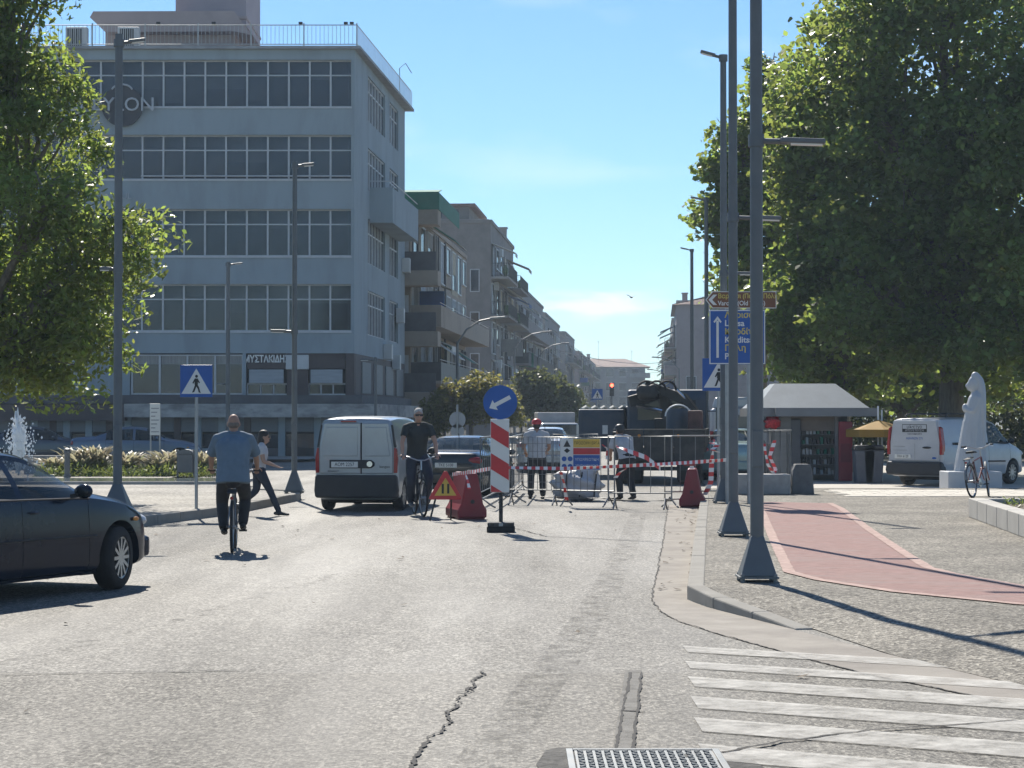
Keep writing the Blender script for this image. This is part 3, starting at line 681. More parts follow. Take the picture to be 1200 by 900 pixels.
    if shops:
        for i in range(nw):
            y0 = i * st + .15; y1 = (i + 1) * st - .15
            MB().box(*ob(y0, y1, .002, .05, .3, 2.6)).build('shop_window', m_glassd, b)
            MB().box(*ob(y0, y1, .002, .2, 2.65, 3.2)).build('shop_sign', rr.choice((m_maroon, m_blue, m_pale, m_red, m_awn)), b)
            if rr.random() < .6:
                MB().add([(o * .2, y0, 2.7), (o * .2, y1, 2.7), (o * 1.7, y1, 2.25), (o * 1.7, y0, 2.25), (o * .2, y0, 2.74), (o * .2, y1, 2.74), (o * 1.7, y1, 2.29), (o * 1.7, y0, 2.29)], BOXF).build('awning', rr.choice((m_awn, m_awn2, m_awnb, m_awnw)), b)
    # windows on the end wall that faces down the street towards us
    for (x, z, ww, hh) in (endwin or ()):
        xc = sd * x
        wo = MB().box(xc - ww / 2 - .06, xc + ww / 2 + .06, -.06, .0, z - .06, z).box(xc - ww / 2 - .06, xc + ww / 2 + .06, -.06, 0, z + hh, z + hh + .06).box(xc - ww / 2 - .06, xc - ww / 2, -.06, 0, z, z + hh).box(xc + ww / 2, xc + ww / 2 + .06, -.06, 0, z, z + hh).build('window', m_frame, b)
        MB().box(xc - ww / 2, xc + ww / 2, -.02, -.004, z, z + hh).build('pane', m_glassd, wo)
    # roof
    if roof != 'tile':
        MB().box(xs[0] - .1, xs[1] + .1, -.1, L + .1, H, H + .25).build('roof', wall, b)
        MB().box(xs[0] + .15, xs[1] - .15, .15, L - .15, H + .25, H + .3).build('roof_deck', m_conc, b)
    else:
        e = .45; q = MB(); x0, x1 = xs[0] - e, xs[1] + e; xm = (x0 + x1) / 2; rh = 1.7
        q.add([(x0, -e, H), (x1, -e, H), (x1, L + e, H), (x0, L + e, H), (xm, D * .45, H + rh), (xm, L - D * .45, H + rh)], [(0, 3, 2, 1), (0, 1, 4), (1, 2, 5, 4), (2, 3, 5), (3, 0, 4, 5)])
        rf = q.build('roof', m_tile, b)
        for i in range(int(L / .5)):
            t = MB()
            y = i * .5; t.bar((x1 - .02 if o > 0 else x0 + .02, y, H + .03), (xm, y, H + rh + .03), .12, .06)
            t.build('tile_course', m_tile, rf)
        MB().box(xs[0], xs[1], 0, L, H - .002, H + .1).build('eaves', m_pale, b)
    if pent:
        y0, y1, d0, d1, hh = pent
        xa, xb = sorted((sd * d0, sd * d1))
        MB().box(xa, xb, y0, y1, H + .3, H + .3 + hh).build('penthouse', wall, b)
        MB().box(xa - .5, xb + .5, y0 - .5, y1 + .5, H + .3 + hh, H + .5 + hh).build('penthouse_roof', m_tile if roof == 'tilep' else m_greyb, b)
        for i in range(3): MB().box(xa + .4 + i * 1.3, xa + 1.2 + i * 1.3, y0 - .03, y0, H + .8, H + .1 + hh).build('penthouse_window', m_glassd, b)
    for i in range(rr.randint(1, 3)): antenna(None, sd * rr.uniform(.5, D * .6), rr.uniform(.5, L - 1), H + .25, rr.uniform(1.2, 2.4), b)
    if rr.random() < .8:
        x, y = sd * rr.uniform(.6, D * .5), rr.uniform(1, L - 1); MB().box(x - .3, x + .3, y - .3, y + .3, H, H + 1.6).box(x - .38, x + .38, y - .38, y + .38, H + 1.6, H + 1.72).build('chimney', wall, b)
    return b
CL = -12.62; CR = 2.1
b2 = building('cream apartment block with deep balconies and green awning beside the grey office block', CL + .1, 104.0, 30, 12, 12.1, m_cream, proj=1.55, solid=.35, seed=4, roof='flat', awn=None, nb=9)
# wrap-round corner loggias at the near end of the cream block
for f in range(4):
    z = 3.0 + f * 3.05
    MB().box(-3.2, 1.55, -1.5, -.002, z - .75, z).build('corner_balcony', m_cream, b2)
    if f < 3:
        MB().box(-3.0, 1.45, -1.46, -1.36, z + .01, z + .95).build('corner_parapet', m_ledge, b2)
        MB().box(-2.4, -1.4, -.06, -.003, z + .1, z + 2.1).build('balcony_door', m_glassd, b2)
        MB().box(-.9, -.1, -.06, -.003, z + .5, z + 1.9).build('window', m_frame, b2)
MB().box(-3.2, -2.9, -1.5, -1.2, 0, 12.1).build('corner_column', m_cream, b2)
q = MB().add([(-3.0, -1.52, 13.0), (1.6, -1.52, 13.0), (1.6, -.1, 13.25), (-3.0, -.1, 13.25), (-3, -1.52, 13.04), (1.6, -1.52, 13.04), (1.6, -.1, 13.29), (-3, -.1, 13.29)], BOXF).box(-3, 1.6, -1.56, -1.52, 12.15, 13.02).box(1.58, 1.62, -1.5, 9, 12.15, 13.0); q.build('terrace_screen', m_awn, b2)
building('tall weathered taupe concrete apartment tower with blank end wall', CL + .2, 153, 24, 13, 16.3, m_taupe, proj=1.35, solid=.25, seed=11, endwin=((1.2, 11.2, .6, 1.6), (1.2, 8.0, .6, 1.6), (1.2, 4.9, .6, 1.6)), nb=6, pent=(4, 14, 2.0, 6.6, 1.35), roof='tilep')
building('long grey apartment block with stepped balconies behind the taupe tower', CL + .2, 179, 44, 12, 13.6, m_greyb, proj=1.2, solid=.3, seed=5, nb=9)
building('pale cream apartment block with chimney on its flat roof', CL + .1, 229, 34, 11, 13.3, m_pale, proj=1.2, solid=.4, seed=8, endwin=((2, 4.6, 1, 1.4), (2, 7.7, 1, 1.4), (5, 7.7, 1, 1.4), (2, 10.6, 1, 1.4)), nb=7)
building('grey apartment block with a dark top storey along the street', CL, 282, 30, 11, 13.4, m_greyb, proj=1.2, solid=.4, seed=15, nb=6, endwin=((2, 7.7, 1, 1.4), (2, 10.6, 1, 1.4)))
building('low rose apartment block towards the end of the street', CL, 330, 40, 12, 12.3, m_rose, proj=1.1, solid=.4, seed=19, nb=7)
building('taupe apartment block closing the row before the street end', CL, 378, 40, 12, 12.4, m_taupe, proj=1.1, solid=.4, seed=21, nb=7)
# right-hand row
building('rose apartment block with tiled hip roof beside the plane trees', CR, 222, 26, 14, 14.0, m_rose, sd=1, proj=1.25, solid=.3, seed=31, roof='tile', nb=6, endwin=((1.6, 4.7, 1, 1.5),))
building('pale balconied block next along from the tiled roof block', CR - .2, 252, 34, 12, 13.8, m_pale, sd=1, proj=1.3, solid=.3, seed=33, nb=7, pent=(2, 12, 1, 6, 2.0))
building('grey apartment block with ragged awnings down the sunless row', CR - .1, 292, 40, 12, 13.3, m_greyb, sd=1, proj=1.3, solid=.4, seed=37, nb=8)
building('cream apartment block farther down the sunless row', CR, 338, 60, 12, 12.6, m_cream, sd=1, proj=1.2, solid=.4, seed=41, nb=9)
building('taupe block at the far end of the sunless row', CR, 404, 70, 12, 12.0, m_taupe, sd=1, proj=1.2, solid=.4, seed=43, nb=9)
# drainpipes, hanging shop signs and drooping blinds that clutter the avenue
for (b_, sd_, L_, H_) in [(o, 1 if o.location.x < o.location.y * TS else -1, 24, 13) for o in col.objects if o.get('category') == 'building' and o is not gb]:
    rr_ = random.Random(b_.name); 
    for i in range(4): y = rr_.uniform(.5, L_ - 1); MB().tube([(sd_ * .1, y, .2), (sd_ * .1, y, H_ - 1)], .06, 6).build('drainpipe', m_rail if i % 2 else m_pale, b_)
    for i in range(3): y = rr_.uniform(.5, L_ - 1); z = rr_.uniform(3.2, 7.5); MB().box(*sorted((sd_ * .1, sd_ * 1.4)), y, y + .12, z, z + rr_.uniform(.6, 1.4)).build('hanging_sign', rr_.choice((m_blue, m_pale, m_maroon, m_awn, m_awnw)), b_, bevel=.02)
    for i in range(5):
        y = rr_.uniform(.5, L_ - 4); z = 3.6 + 3.05 * rr_.randint(0, 2) + 2.5
        MB().add([(sd_ * .1, y, z), (sd_ * .1, y + 2.6, z), (sd_ * 2.0, y + 2.6, z - 1.25), (sd_ * 2.0, y, z - 1.25), (sd_ * .1, y, z + .04), (sd_ * .1, y + 2.6, z + .04), (sd_ * 2.0, y + 2.6, z - 1.21), (sd_ * 2.0, y, z - 1.21)], BOXF).build('awning', rr_.choice((m_awn2, m_awnw, m_awn, m_awn2)), b_)
for k, (ya, za, yb2, zb3, lb) in enumerate(((96, 6.6, 205, 7.6, 'thin overhead wire slung across the avenue near the street trees'), (140, 7.6, 265, 7.8, 'thin overhead wire slung across the middle of the avenue'))):
    a_ = Vector((X_(536 if k == 0 else 603, ya), ya, za)); c_ = Vector((X_(796 if k == 0 else 783, yb2), yb2, zb3))
    wo_ = MB().tube([a_.lerp(c_, u) - Vector((0, 0, 1.2 * 4 * u * (1 - u))) for u in np.linspace(0, 1, 14)], .02, 4).build('overhead_wire', m_rail); tag(wo_, lb, 'wire')
# block that closes the street
eb = empty('street_end_building', (X_(690, 425), 425, 0), R(-2), 'pale four storey block closing the end of the street under a low hip roof', 'building')
wE = X_(756, 425) - X_(690, 425); hE = Z_(430, 425)
MB().box(-8, wE, 0, 14, 0, hE).build('wall', m_greyb, eb)
for f in range(4):
    for i in range(7):
        x = -6.5 + i * 2.7; z = 1.6 + f * 2.9
        wo = MB().box(x - .75, x + .75, -.08, .0, z - .08, z).box(x - .75, x + .75, -.08, 0, z + 1.6, z + 1.68).build('window', m_frame, eb)
        MB().box(x - .7, x + .7, -.05, -.004, z, z + 1.6).build('pane', m_glassd, wo)
    MB().box(wE - 3.2, wE + 1.0, -1.2, -.002, 1.3 + f * 2.9, 1.45 + f * 2.9).build('balcony', m_greyb, eb)
    MB().box(wE - 3.2, wE + 1.0, -1.2, -1.1, 1.45 + f * 2.9, 2.3 + f * 2.9).build('parapet', m_pale, eb)
MB().add([(-8.5, -.6, hE), (wE + 1.2, -.6, hE), (wE + 1.2, 14.5, hE), (-8.5, 14.5, hE), (-4, 7, hE + 1.9), (wE - 4, 7, hE + 1.9)], [(0, 3, 2, 1), (0, 1, 5, 4), (1, 2, 5), (2, 3, 4, 5), (3, 0, 4)]).build('roof', m_tile, eb)
MB().box(-6, -2, 1, 5, hE, hE + 2.6).build('stair_tower', m_greyb, eb)
antenna(None, 2, 3, hE + 1, 4.5, eb); antenna(None, -4, 3, hE + 2.4, 3.5, eb); antenna(None, 9, 4, hE + 1, 2.5, eb)
# ================================================================== VEGETATION
def leaves_mesh(name, centers, length, width, mat, droop=0.0, rs=None, up=.0):
    rs = rs or np.random.default_rng(1); n = len(centers)
    nn = rs.normal(size=(n, 3)) * .75; nn[:, 2] += up + .35; nn /= np.linalg.norm(nn, axis=1)[:, None]
    d = rs.normal(size=(n, 3)); d[:, 2] -= droop; s = np.cross(nn, d); s /= np.linalg.norm(s, axis=1)[:, None] + 1e-9
    d = np.cross(s, nn)
    l = length * rs.uniform(.6, 1.25, (n, 1)); wd = width * rs.uniform(.6, 1.25, (n, 1))
    c = np.asarray(centers)
    v = np.empty((n, 5, 3)); v[:, 0] = c - d * l * .5; v[:, 1] = c - d * l * .1 + s * wd * .5 + nn * wd * .12; v[:, 2] = c + d * l * .28 + s * wd * .36 + nn * wd * .1; v[:, 3] = c + d * l * .5; v[:, 4] = c + s * -wd * .5 + nn * wd * .12
    me = bpy.data.meshes.new(name); me.vertices.add(n * 5); me.vertices.foreach_set('co', v.reshape(-1).astype(np.float32))
    me.loops.add(n * 5); me.loops.foreach_set('vertex_index', np.arange(n * 5, dtype=np.int32))
    me.polygons.add(n); me.polygons.foreach_set('loop_start', np.arange(0, n * 5, 5, dtype=np.int32)); me.polygons.foreach_set('loop_total', np.full(n, 5, np.int32))
    me.materials.append(mat); me.update(calc_edges=True); return me
def crown_points(lobes, nclump, per, sig, rs, inner=.45, core=.1):
    out_ = []
    vol = np.array([l[3] * l[4] * l[5] for l in lobes]) ** .7; vol = vol / vol.sum()
    for l, f in zip(lobes, vol):
        k = max(3, int(nclump * f)); c = np.array(l[:3]); r = np.array(l[3:])
        dirs = rs.normal(size=(k, 3)); dirs /= np.linalg.norm(dirs, axis=1)[:, None]
        rad = rs.uniform(inner ** 2, 1, k) ** .5
        cc = c + dirs * r * rad[:, None]
        for p in cc:
            m = int(per * rs.uniform(.4, 1.7)); sg = sig * rs.uniform(.6, 1.4)
            g = rs.normal(size=(m, 3)); g *= np.minimum(1, 1.7 / np.linalg.norm(g, axis=1))[:, None]; g = g * sg * np.array([1.25, 1.25, .65]); g[:, 2] -= .25 * (g[:, 0] ** 2 + g[:, 1] ** 2) / sg
            out_.append(p + g)
        ki = int(k * per * core); di = rs.normal(size=(ki, 3)); di /= np.linalg.norm(di, axis=1)[:, None]
        out_.append(c + di * r * (rs.uniform(0, 1, ki) ** .4 * .78)[:, None])
    return np.vstack(out_)
m_bark = M('bark', (.16, .135, .105), .9, var=.35, scale=5, bump=.6, bscale=25, stretch=(3, 3, .6))
m_leafL = leafmat('walnut_leaf', (.072, .106, .036), (.30, .38, .07), .55, .40)
m_leafR = leafmat('plane_leaf', (.070, .106, .042), (.30, .38, .075), .54, .40)
m_leafS = leafmat('street_tree_leaf', (.11, .115, .035), (.30, .28, .07), .45)
m_leafD = leafmat('dark_street_leaf', (.05, .068, .026), (.14, .16, .045), .4)
def tree(label, base, lobes, nclump, per, sig, ll, lw, mat, seed, trunk_r=.22, name='plane_tree', droop=.3, group=None, inner=.45, core=.1):
    rs = np.random.default_rng(seed); rr = random.Random(seed)
    t = empty(name, (base[0], base[1], base[2] if len(base) > 2 else 0), 0, label, 'tree', group)
    b = Vector(t.location); lob = [(l[0] - b.x, l[1] - b.y, l[2] - b.z, *l[3:]) for l in lobes]
    cen = Vector(np.mean([l[:3] for l in lob], axis=0)); zc = cen.z
    mb = MB(); fork = Vector((0, 0, max(1.6, zc * .35)))
    mb.tube([(0, 0, -.05), (0, 0, .3), (rr.uniform(-.05, .05), rr.uniform(-.05, .05), fork.z * .6), fork], [trunk_r * 1.5, trunk_r * 1.1, trunk_r * .95, trunk_r * .85], 10)
    for l in lob:
        c = Vector(l[:3]); mid = fork.lerp(c, .5) + Vector((rr.uniform(-.3, .3), rr.uniform(-.3, .3), .2))
        mb.tube([fork - Vector((0, 0, .2)), mid, c, c + Vector((rr.uniform(-.4, .4) * l[3], rr.uniform(-.4, .4) * l[4], l[5] * .6))], [trunk_r * .6, trunk_r * .4, trunk_r * .22, .02], 7)
        for k in range(6):
            d = Vector((rr.gauss(0, 1), rr.gauss(0, 1), rr.gauss(.2, .6))).normalized()
            e_ = c + Vector((d.x * l[3], d.y * l[4], d.z * l[5])) * .85
            mb.tube([mid.lerp(c, rr.uniform(.2, 1)), c.lerp(e_, .5) + Vector((0, 0, .15)), e_], [trunk_r * .22, trunk_r * .12, .012], 5)
    mb.build('trunk', m_bark, t, smooth=True)
    pts = crown_points(lob, nclump, per, sig, rs, inner, core)
    pts = pts[pts[:, 2] > .6 - b.z]
    put('crown', leaves_mesh('crown', pts, ll, lw, mat, droop, rs, .4), t)
    return t
def lobe(px, py, Y, rpx, rpy=None, rd=None):
    p = at(px, py, Y); k = Y / F; return (p.x, p.y, p.z, rpx * k, (rd or rpx) * k, (rpy or rpx) * k)
YL = 38.5
tree('broad leafy green tree standing on the plaza by the fountain', (X_(-52, YL), YL, SW),
     [lobe(25, 40, YL, 75, 80), lobe(45, 165, YL, 85, 75), lobe(100, 285, YL - .3, 90, 55), lobe(60, 380, YL, 95, 65), lobe(-60, 120, YL, 120, 160), lobe(0, 430, YL, 105, 42), lobe(-70, 330, YL, 120, 120), lobe(55, 235, YL - 1.5, 70, 60), lobe(30, 330, YL + 1.5, 120, 120), lobe(20, -60, YL, 90, 80)],
     470, 105, .27, .17, .072, m_leafL, 5, .2, 'leafy_tree', .9, inner=.4, core=.0)
rt = 'plane trees massed behind the kiosk'
tree('huge plane tree rising behind the white van and the veiled statue', (X_(1115, 61), 61, SQ), [lobe(1120, 60, 61, 140, 120), lobe(1060, 190, 60, 115, 90), lobe(1190, 220, 60, 120, 110), lobe(1030, 345, 61, 105, 85), lobe(1160, 370, 61, 120, 90), lobe(1025, 75, 61, 90, 90), lobe(1100, -60, 61, 130, 90), lobe(1090, 290, 59.5, 80, 60), lobe(1140, 150, 59.2, 70, 60)], 360, 135, .46, .22, .18, m_leafR, 11, .4, group=rt, inner=.75)
tree('tall plane tree behind the direction sign, its crown overhanging the kiosk roof', (X_(985, 64), 64, SQ), [lobe(985, 70, 64, 60, 75), lobe(945, 130, 64, 45, 60), lobe(955, 215, 64, 60, 70), lobe(940, 310, 63, 55, 60), lobe(925, 395, 63, 45, 55), lobe(1000, 395, 64, 75, 60), lobe(1000, 220, 65, 80, 110), lobe(985, 320, 62.5, 50, 45)], 200, 125, .42, .22, .18, m_leafR, 13, .35, group=rt)
tree('slender plane tree farthest along behind the lamp posts', (X_(890, 69), 69, SQ), [lobe(903, 105, 69, 30, 52), lobe(872, 165, 69, 32, 40), lobe(850, 205, 69, 28, 34), lobe(845, 255, 69, 30, 36), lobe(890, 290, 69, 48, 80), lobe(868, 345, 70, 34, 46), lobe(910, 200, 70, 46, 70)], 130, 105, .36, .23, .19, m_leafR, 17, .3, group=rt)
tree('wide low plane tree shading the parked white van', (X_(1265, 56), 56, SQ), [lobe(1230, 120, 56, 110, 120), lobe(1270, 300, 56, 150, 130), lobe(1200, 400, 57, 95, 60), lobe(1330, 150, 57, 140, 150)], 170, 130, .44, .21, .17, m_leafR, 19, .4, group=rt)
tree('dense plane tree deep in shade beyond the kiosk', (X_(1060, 82), 82, SQ), [lobe(1010, 330, 82, 90, 90), lobe(1100, 330, 82, 90, 100), lobe(960, 400, 82, 70, 60), lobe(1180, 380, 82, 100, 80), lobe(1060, 430, 82, 110, 40)], 420, 60, .5, .36, .30, m_leafR, 23, .35, group=rt)
def hedge(label, x0, x1, Y, dY, h, n, seed):
    rs = np.random.default_rng(seed); t = empty('hedge', ((x0 + x1) / 2, Y, SQ), 0, label, 'hedge')
    p = rs.uniform((-(x1 - x0) / 2, -dY / 2, 0), ((x1 - x0) / 2, dY / 2, h), (n, 3)); p[:, 2] *= .85 + .15 * np.sin(p[:, 0] * 2.1 + 1)
    put('foliage', leaves_mesh('foliage', p, .3, .2, m_leafD, .2, rs), t)
    mb = MB()
    for i in range(int((x1 - x0) / .8)): mb.tube([(-(x1 - x0) / 2 + .4 + i * .8, 0, 0), (-(x1 - x0) / 2 + .5 + i * .8, .1, h * .8)], [.05, .02], 5)
    mb.build('stem', m_bark, t)
hedge('tall dark clipped hedge under the plane trees behind the kiosk', X_(905, 88), X_(1420, 88), 88, 4, 3.4, 15000, 3)
tree('yellowish street tree in front of the cream apartment block', (X_(552, 92), 92, .1), [lobe(535, 470, 92, 34, 28), lobe(568, 462, 92, 36, 30), lobe(515, 488, 92, 26, 22), lobe(592, 478, 92, 22, 28)], 190, 48, .2, .2, .13, m_leafS, 29, .11, 'street_tree')
tree('dark green street tree in front of the taupe tower', (X_(645, 128), 128, .1), [lobe(640, 462, 128, 36, 30), lobe(620, 450, 128, 22, 22), lobe(655, 480, 128, 30, 28)], 170, 48, .3, .28, .2, m_leafD, 31, .14, 'street_tree')
tree('small olive street tree far down the left kerb', (X_(683, 190), 190, .1), [lobe(680, 480, 190, 14, 14), lobe(672, 488, 190, 10, 10)], 50, 40, .35, .35, .25, m_leafD, 37, .12, 'street_tree')
# ================================================================== STREET LAMPS
def lamp(label, X, Y, z0, h, r, arms, group=None, base=.2, bh=.46, name='street_lamp', box=False):
    t = empty(name, (X, Y, z0), 0, label, 'street lamp', group)
    MB().box(-base, base, -base, base, .035, .055).build('base_plate', m_metal, t)
    for sx in (-1, 1):
        for sy in (-1, 1): MB().lathe([(.022, 0), (.022, .075), (.012, .085)], (sx * base * .82, sy * base * .82, 0), 8).build('bolt', m_galv, t)
    p = MB(); n = 4
    p.add([(sx * base * .92, sy * base * .92, .055) for sx, sy in ((-1, -1), (1, -1), (1, 1), (-1, 1))] + [(sx * r * .9, sy * r * .9, bh) for sx, sy in ((-1, -1), (1, -1), (1, 1), (-1, 1))], BOXF)
    p.build('flared_foot', m_metal, t, bevel=.012)
    MB().tube([(0, 0, bh - .1), (0, 0, h)], [r, r * .82], 16).build('pole', m_metal, t, smooth=True)
    MB().box(-.05, .05, -r - .008, -r + .03, 1.1, 1.45).build('service_door', m_metal, t, bevel=.006)
    for (z, ang, l, tilt) in arms:
        d = Vector((math.cos(R(ang)), math.sin(R(ang)), 0)); a = Vector((0, 0, z)); e = a + d * l * .45 + Vector((0, 0, tilt * l * .45))
        ar = MB().tube([a, e], .028, 8).lathe([(r + .012, z - .06), (r + .012, z + .06)], n=14).build('arm', m_metal, t, smooth=True)
        hd = MB().bar(a + d * l * .35 + Vector((0, 0, tilt * l * .35 + .01)), a + d * l + Vector((0, 0, tilt * l + .01)), .14, .05).build('lamp_head', m_metal, t, bevel=.012)
        MB().bar(a + d * l * .5 + Vector((0, 0, tilt * l * .5 - .022)), a + d * l * .96 + Vector((0, 0, tilt * l * .96 - .022)), .10, .012).build('lens', m_white, hd)
    return t
lg = 'dark metal street lamps along the cycle path'
lamp('dark metal street lamp with flared foot, the one by the corner kerb and crossing', 2.36, 19.75, SW, 8.6, .066, [(4.25, -8, .66, -.05), (8.5, 165, .6, .12)], lg, .19, .44)
lamp('dark metal street lamp, second from the crossing, barrier tape tied to it', 2.95, 27.3, SW, 8.6, .066, [(4.25, -8, .64, -.05), (8.5, 165, .6, .12)], lg)
lamp('dark metal street lamp whose top arm shows, carrying the road signs', 3.92, 37.9, SW, 8.3, .07, [(4.25, -8, .6, -.02), (8.25, 178, .42, .28)], lg)
lamp('dark metal street lamp behind the road signs, its top arm against leaves', X_(828, 66), 66, SW, 8.7, .075, [(8.6, 175, .5, .2)], lg)
lamp('dark metal street lamp farthest along beside the truck', X_(811, 90), 90, SW, 9.0, .085, [(8.95, 175, .5, .22)], lg)
lg2 = 'dark metal street lamps around the plaza'
lamp('tall dark street lamp on the plaza corner beside the leafy tree', X_(138, 33.4), 33.4, SW, 7.85, .075, [(7.7, 20, .42, .18), (4.0, 190, .3, 0)], lg2, .26, .5)
lamp('street lamp on the plaza tip near the silver van', X_(345, 42.8), 42.8, SW, 6.95, .06, [(6.85, 10, .4, .1), (3.38, 178, .5, .02)], lg2)
lamp('slim street lamp rising behind the crossing sign in front of the shops', X_(267, 72), 72, .0, 7.2, .085, [(7.1, 10, .5, .1), (2.9, 178, .4, 0)], lg2)
lamp('short street lamp in front of the grey block corner', X_(440, 74), 74, .0, 3.9, .06, [(3.8, 178, .55, .02)], lg2)
def gooseneck(label, X, Y, h, l, sgn):
    t = empty('street_lamp', (X, Y, .1), 0, label, 'street lamp', 'curved arm street lamps down the avenue')
    MB().lathe([(.16, 0), (.16, .5), (.1, .6)], n=10).build('foot', m_metal, t); MB().tube([(0, 0, .5), (0, 0, h)], [.09, .06], 10).build('pole', m_metal, t)
    MB().tube([(0, 0, h - .1), (sgn * l * .25, 0, h + .55), (sgn * l * .6, 0, h + .95), (sgn * l, 0, h + 1.1)], .045, 6).build('arm', m_metal, t)
    MB().bar((sgn * l * .9, 0, h + 1.07), (sgn * (l + .55), 0, h + 1.12), .25, .12).build('lamp_head', m_galv, t, bevel=.03)
gooseneck('curved arm street lamp behind the yellowish street tree', X_(536, 96), 96, 5.2, 1.7, 1)
gooseneck('curved arm street lamp between the cream block and the taupe tower', X_(603, 140), 140, 6.4, 2.0, 1)
gooseneck('curved arm street lamp in front of the long grey block', X_(631, 175), 175, 6.9, 2.1, 1)
gooseneck('curved arm street lamp in front of the rose block', X_(796, 205), 205, 6.6, 2.2, -1)
gooseneck('curved arm street lamp farther down before the pale balconied block', X_(783, 265), 265, 6.8, 2.2, -1)
gooseneck('curved arm street lamp near the end of the sunless row', X_(775, 330), 330, 6.6, 2.3, -1)
# traffic light
tl = empty('traffic_light', (X_(717, 150), 150, 0), 0, 'distant traffic light showing red above the avenue', 'traffic light')
MB().tube([(0, 0, 0), (0, 0, 3.4)], .07, 8).build('pole', m_metal, tl); MB().box(-.16, .16, -.12, .12, 3.3, 4.3).build('housing', m_dark, tl, bevel=.03)
mr_ = emit('red_signal', (1, .06, .03), 6)
MB().lathe([(.13, -.02), (.13, .0)], (0, -.12, 4.1), 14, 'y').build('red_lamp', mr_, tl); MB().lathe([(.12, -.02), (.12, .0)], (0, -.12, 3.78), 14, 'y').build('dark_lamp', m_black, tl); MB().lathe([(.12, -.02), (.12, .0)], (0, -.12, 3.46), 14, 'y').build('dark_lamp', m_black, tl)

# ================================================================== ROAD SIGNS
m_post = M('sign_post', (.33, .34, .34), .45, .6, var=.12, scale=6)
m_signw = M('sign_white', (.66, .66, .63), .45, var=.05); m_signblk = M('sign_black', (.015, .015, .016), .5); m_back = M('sign_back', (.30, .31, .32), .5, .5, var=.1)
def walker(parent, s, y, mat=None):
    mat = mat or m_signblk
    mb = MB()
    def bar(a, b, w_): mb.bar((a[0] * s, y, a[1] * s), (b[0] * s, y, b[1] * s), w_ * s, .003, (0, 1, 0))
    bar((0, .02), (.005, .21), .10); bar((0, .03), (-.085, -.2), .055); bar((.0, .03), (.07, -.09), .06); bar((.07, -.08), (.10, -.21), .05)
    bar((-.03, .19), (-.10, .06), .04); bar((.03, .19), (.10, .07), .04); bar((-.085, -.2), (-.12, -.205), .03); bar((.10, -.21), (.135, -.215), .03)
    mb.add([(math.cos(a) * .045 * s + .01 * s, y, math.sin(a) * .045 * s + .275 * s) for a in np.linspace(0, 2 * math.pi, 13)[:-1]] + [(math.cos(a) * .045 * s + .01 * s, y + .003, math.sin(a) * .045 * s + .275 * s) for a in np.linspace(0, 2 * math.pi, 13)[:-1]], [tuple(range(12)), tuple(range(12, 24))])
    mb.build('pedestrian_symbol', mat, parent)
def crossing_sign(label, X, Y, z0, zc, s, rz=0, postx=0):
    t = empty('crossing_sign', (X, Y, z0), rz, label, 'road sign')
    MB().tube([(postx, .03, 0), (postx, .03, zc + s * .45)], .028, 10).build('post', m_post, t, smooth=True)
    pl_ = MB().box(-s / 2, s / 2, -.012, 0, zc - s / 2, zc + s / 2).build('plate', m_blue, t, bevel=.004)
    h = s * .40
    MB().prism([(-s * .46, zc - h), (s * .46, zc - h), (0, zc + h * .98)], -.0165, -.0125).build('white_triangle', m_signw, pl_)
    e_ = empty('symbol_anchor', (0, 0, zc - s * .12)); bpy.data.objects.remove(e_)
    w_ = len(bpy.data.objects)
    walker(pl_, s * 1.02, -.0185)
    o = [x for x in pl_.children if x.name.startswith('pedestrian')][0]; o.location = (0, 0, zc - s * .135)
    return t
crossing_sign('blue square pedestrian crossing sign on the plaza beside the blue-shirted cyclist', X_(230, 35.3), 35.3, SW, Z_(446.5, 35.3) - SW, .555)
crossing_sign('blue square pedestrian crossing sign half hidden behind the two lamp posts', X_(842, 40.2), 40.2, SW, Z_(439, 40.2) - SW, .64, R(4))
crossing_sign('small distant blue crossing sign by the street trees', X_(700, 118), 118, 0, Z_(462, 118), .62)
# direction sign
YD = 37.6
ds = empty('direction_sign', (X_(864, YD), YD, SW), 0, 'large blue direction sign with white upward arrow and bilingual town names', 'road sign')
sw_ = X_(898, YD) - X_(832, YD); zt_ = Z_(363, YD) - SW; zb_ = Z_(427, YD) - SW
MB().tube([(-.18, .05, 0), (-.18, .05, zt_ + .2)], .036, 10).build('post', m_post, ds); MB().tube([(.22, .05, 0), (.22, .05, zt_ + .2)], .036, 10).build('post', m_post, ds)
pb = MB().box(-sw_ / 2, sw_ / 2, -.02, 0, zb_, zt_).build('panel', m_blue, ds, bevel=.01)
bd = MB(); 
for a in ((-sw_ / 2 + .006, sw_ / 2 - .006, zt_ - .024, zt_ - .006), (-sw_ / 2 + .006, sw_ / 2 - .006, zb_ + .006, zb_ + .024), (-sw_ / 2 + .006, -sw_ / 2 + .024, zb_ + .024, zt_ - .024), (sw_ / 2 - .024, sw_ / 2 - .006, zb_ + .024, zt_ - .024)): bd.box(a[0], a[1], -.0235, -.0205, a[2], a[3])
bd.build('border', m_signw, pb)
ax = -sw_ / 2 + .155
MB().box(ax - .022, ax + .022, -.0235, -.0205, zb_ + .12, zt_ - .20).prism([(ax - .075, zt_ - .22), (ax - .055, zt_ - .245), (ax, zt_ - .18), (ax + .055, zt_ - .245), (ax + .075, zt_ - .22), (ax, zt_ - .12)], -.0236, -.0206).build('arrow', m_signw, pb)
m_yel = M('sign_yellow', (.58, .46, .10), .5)
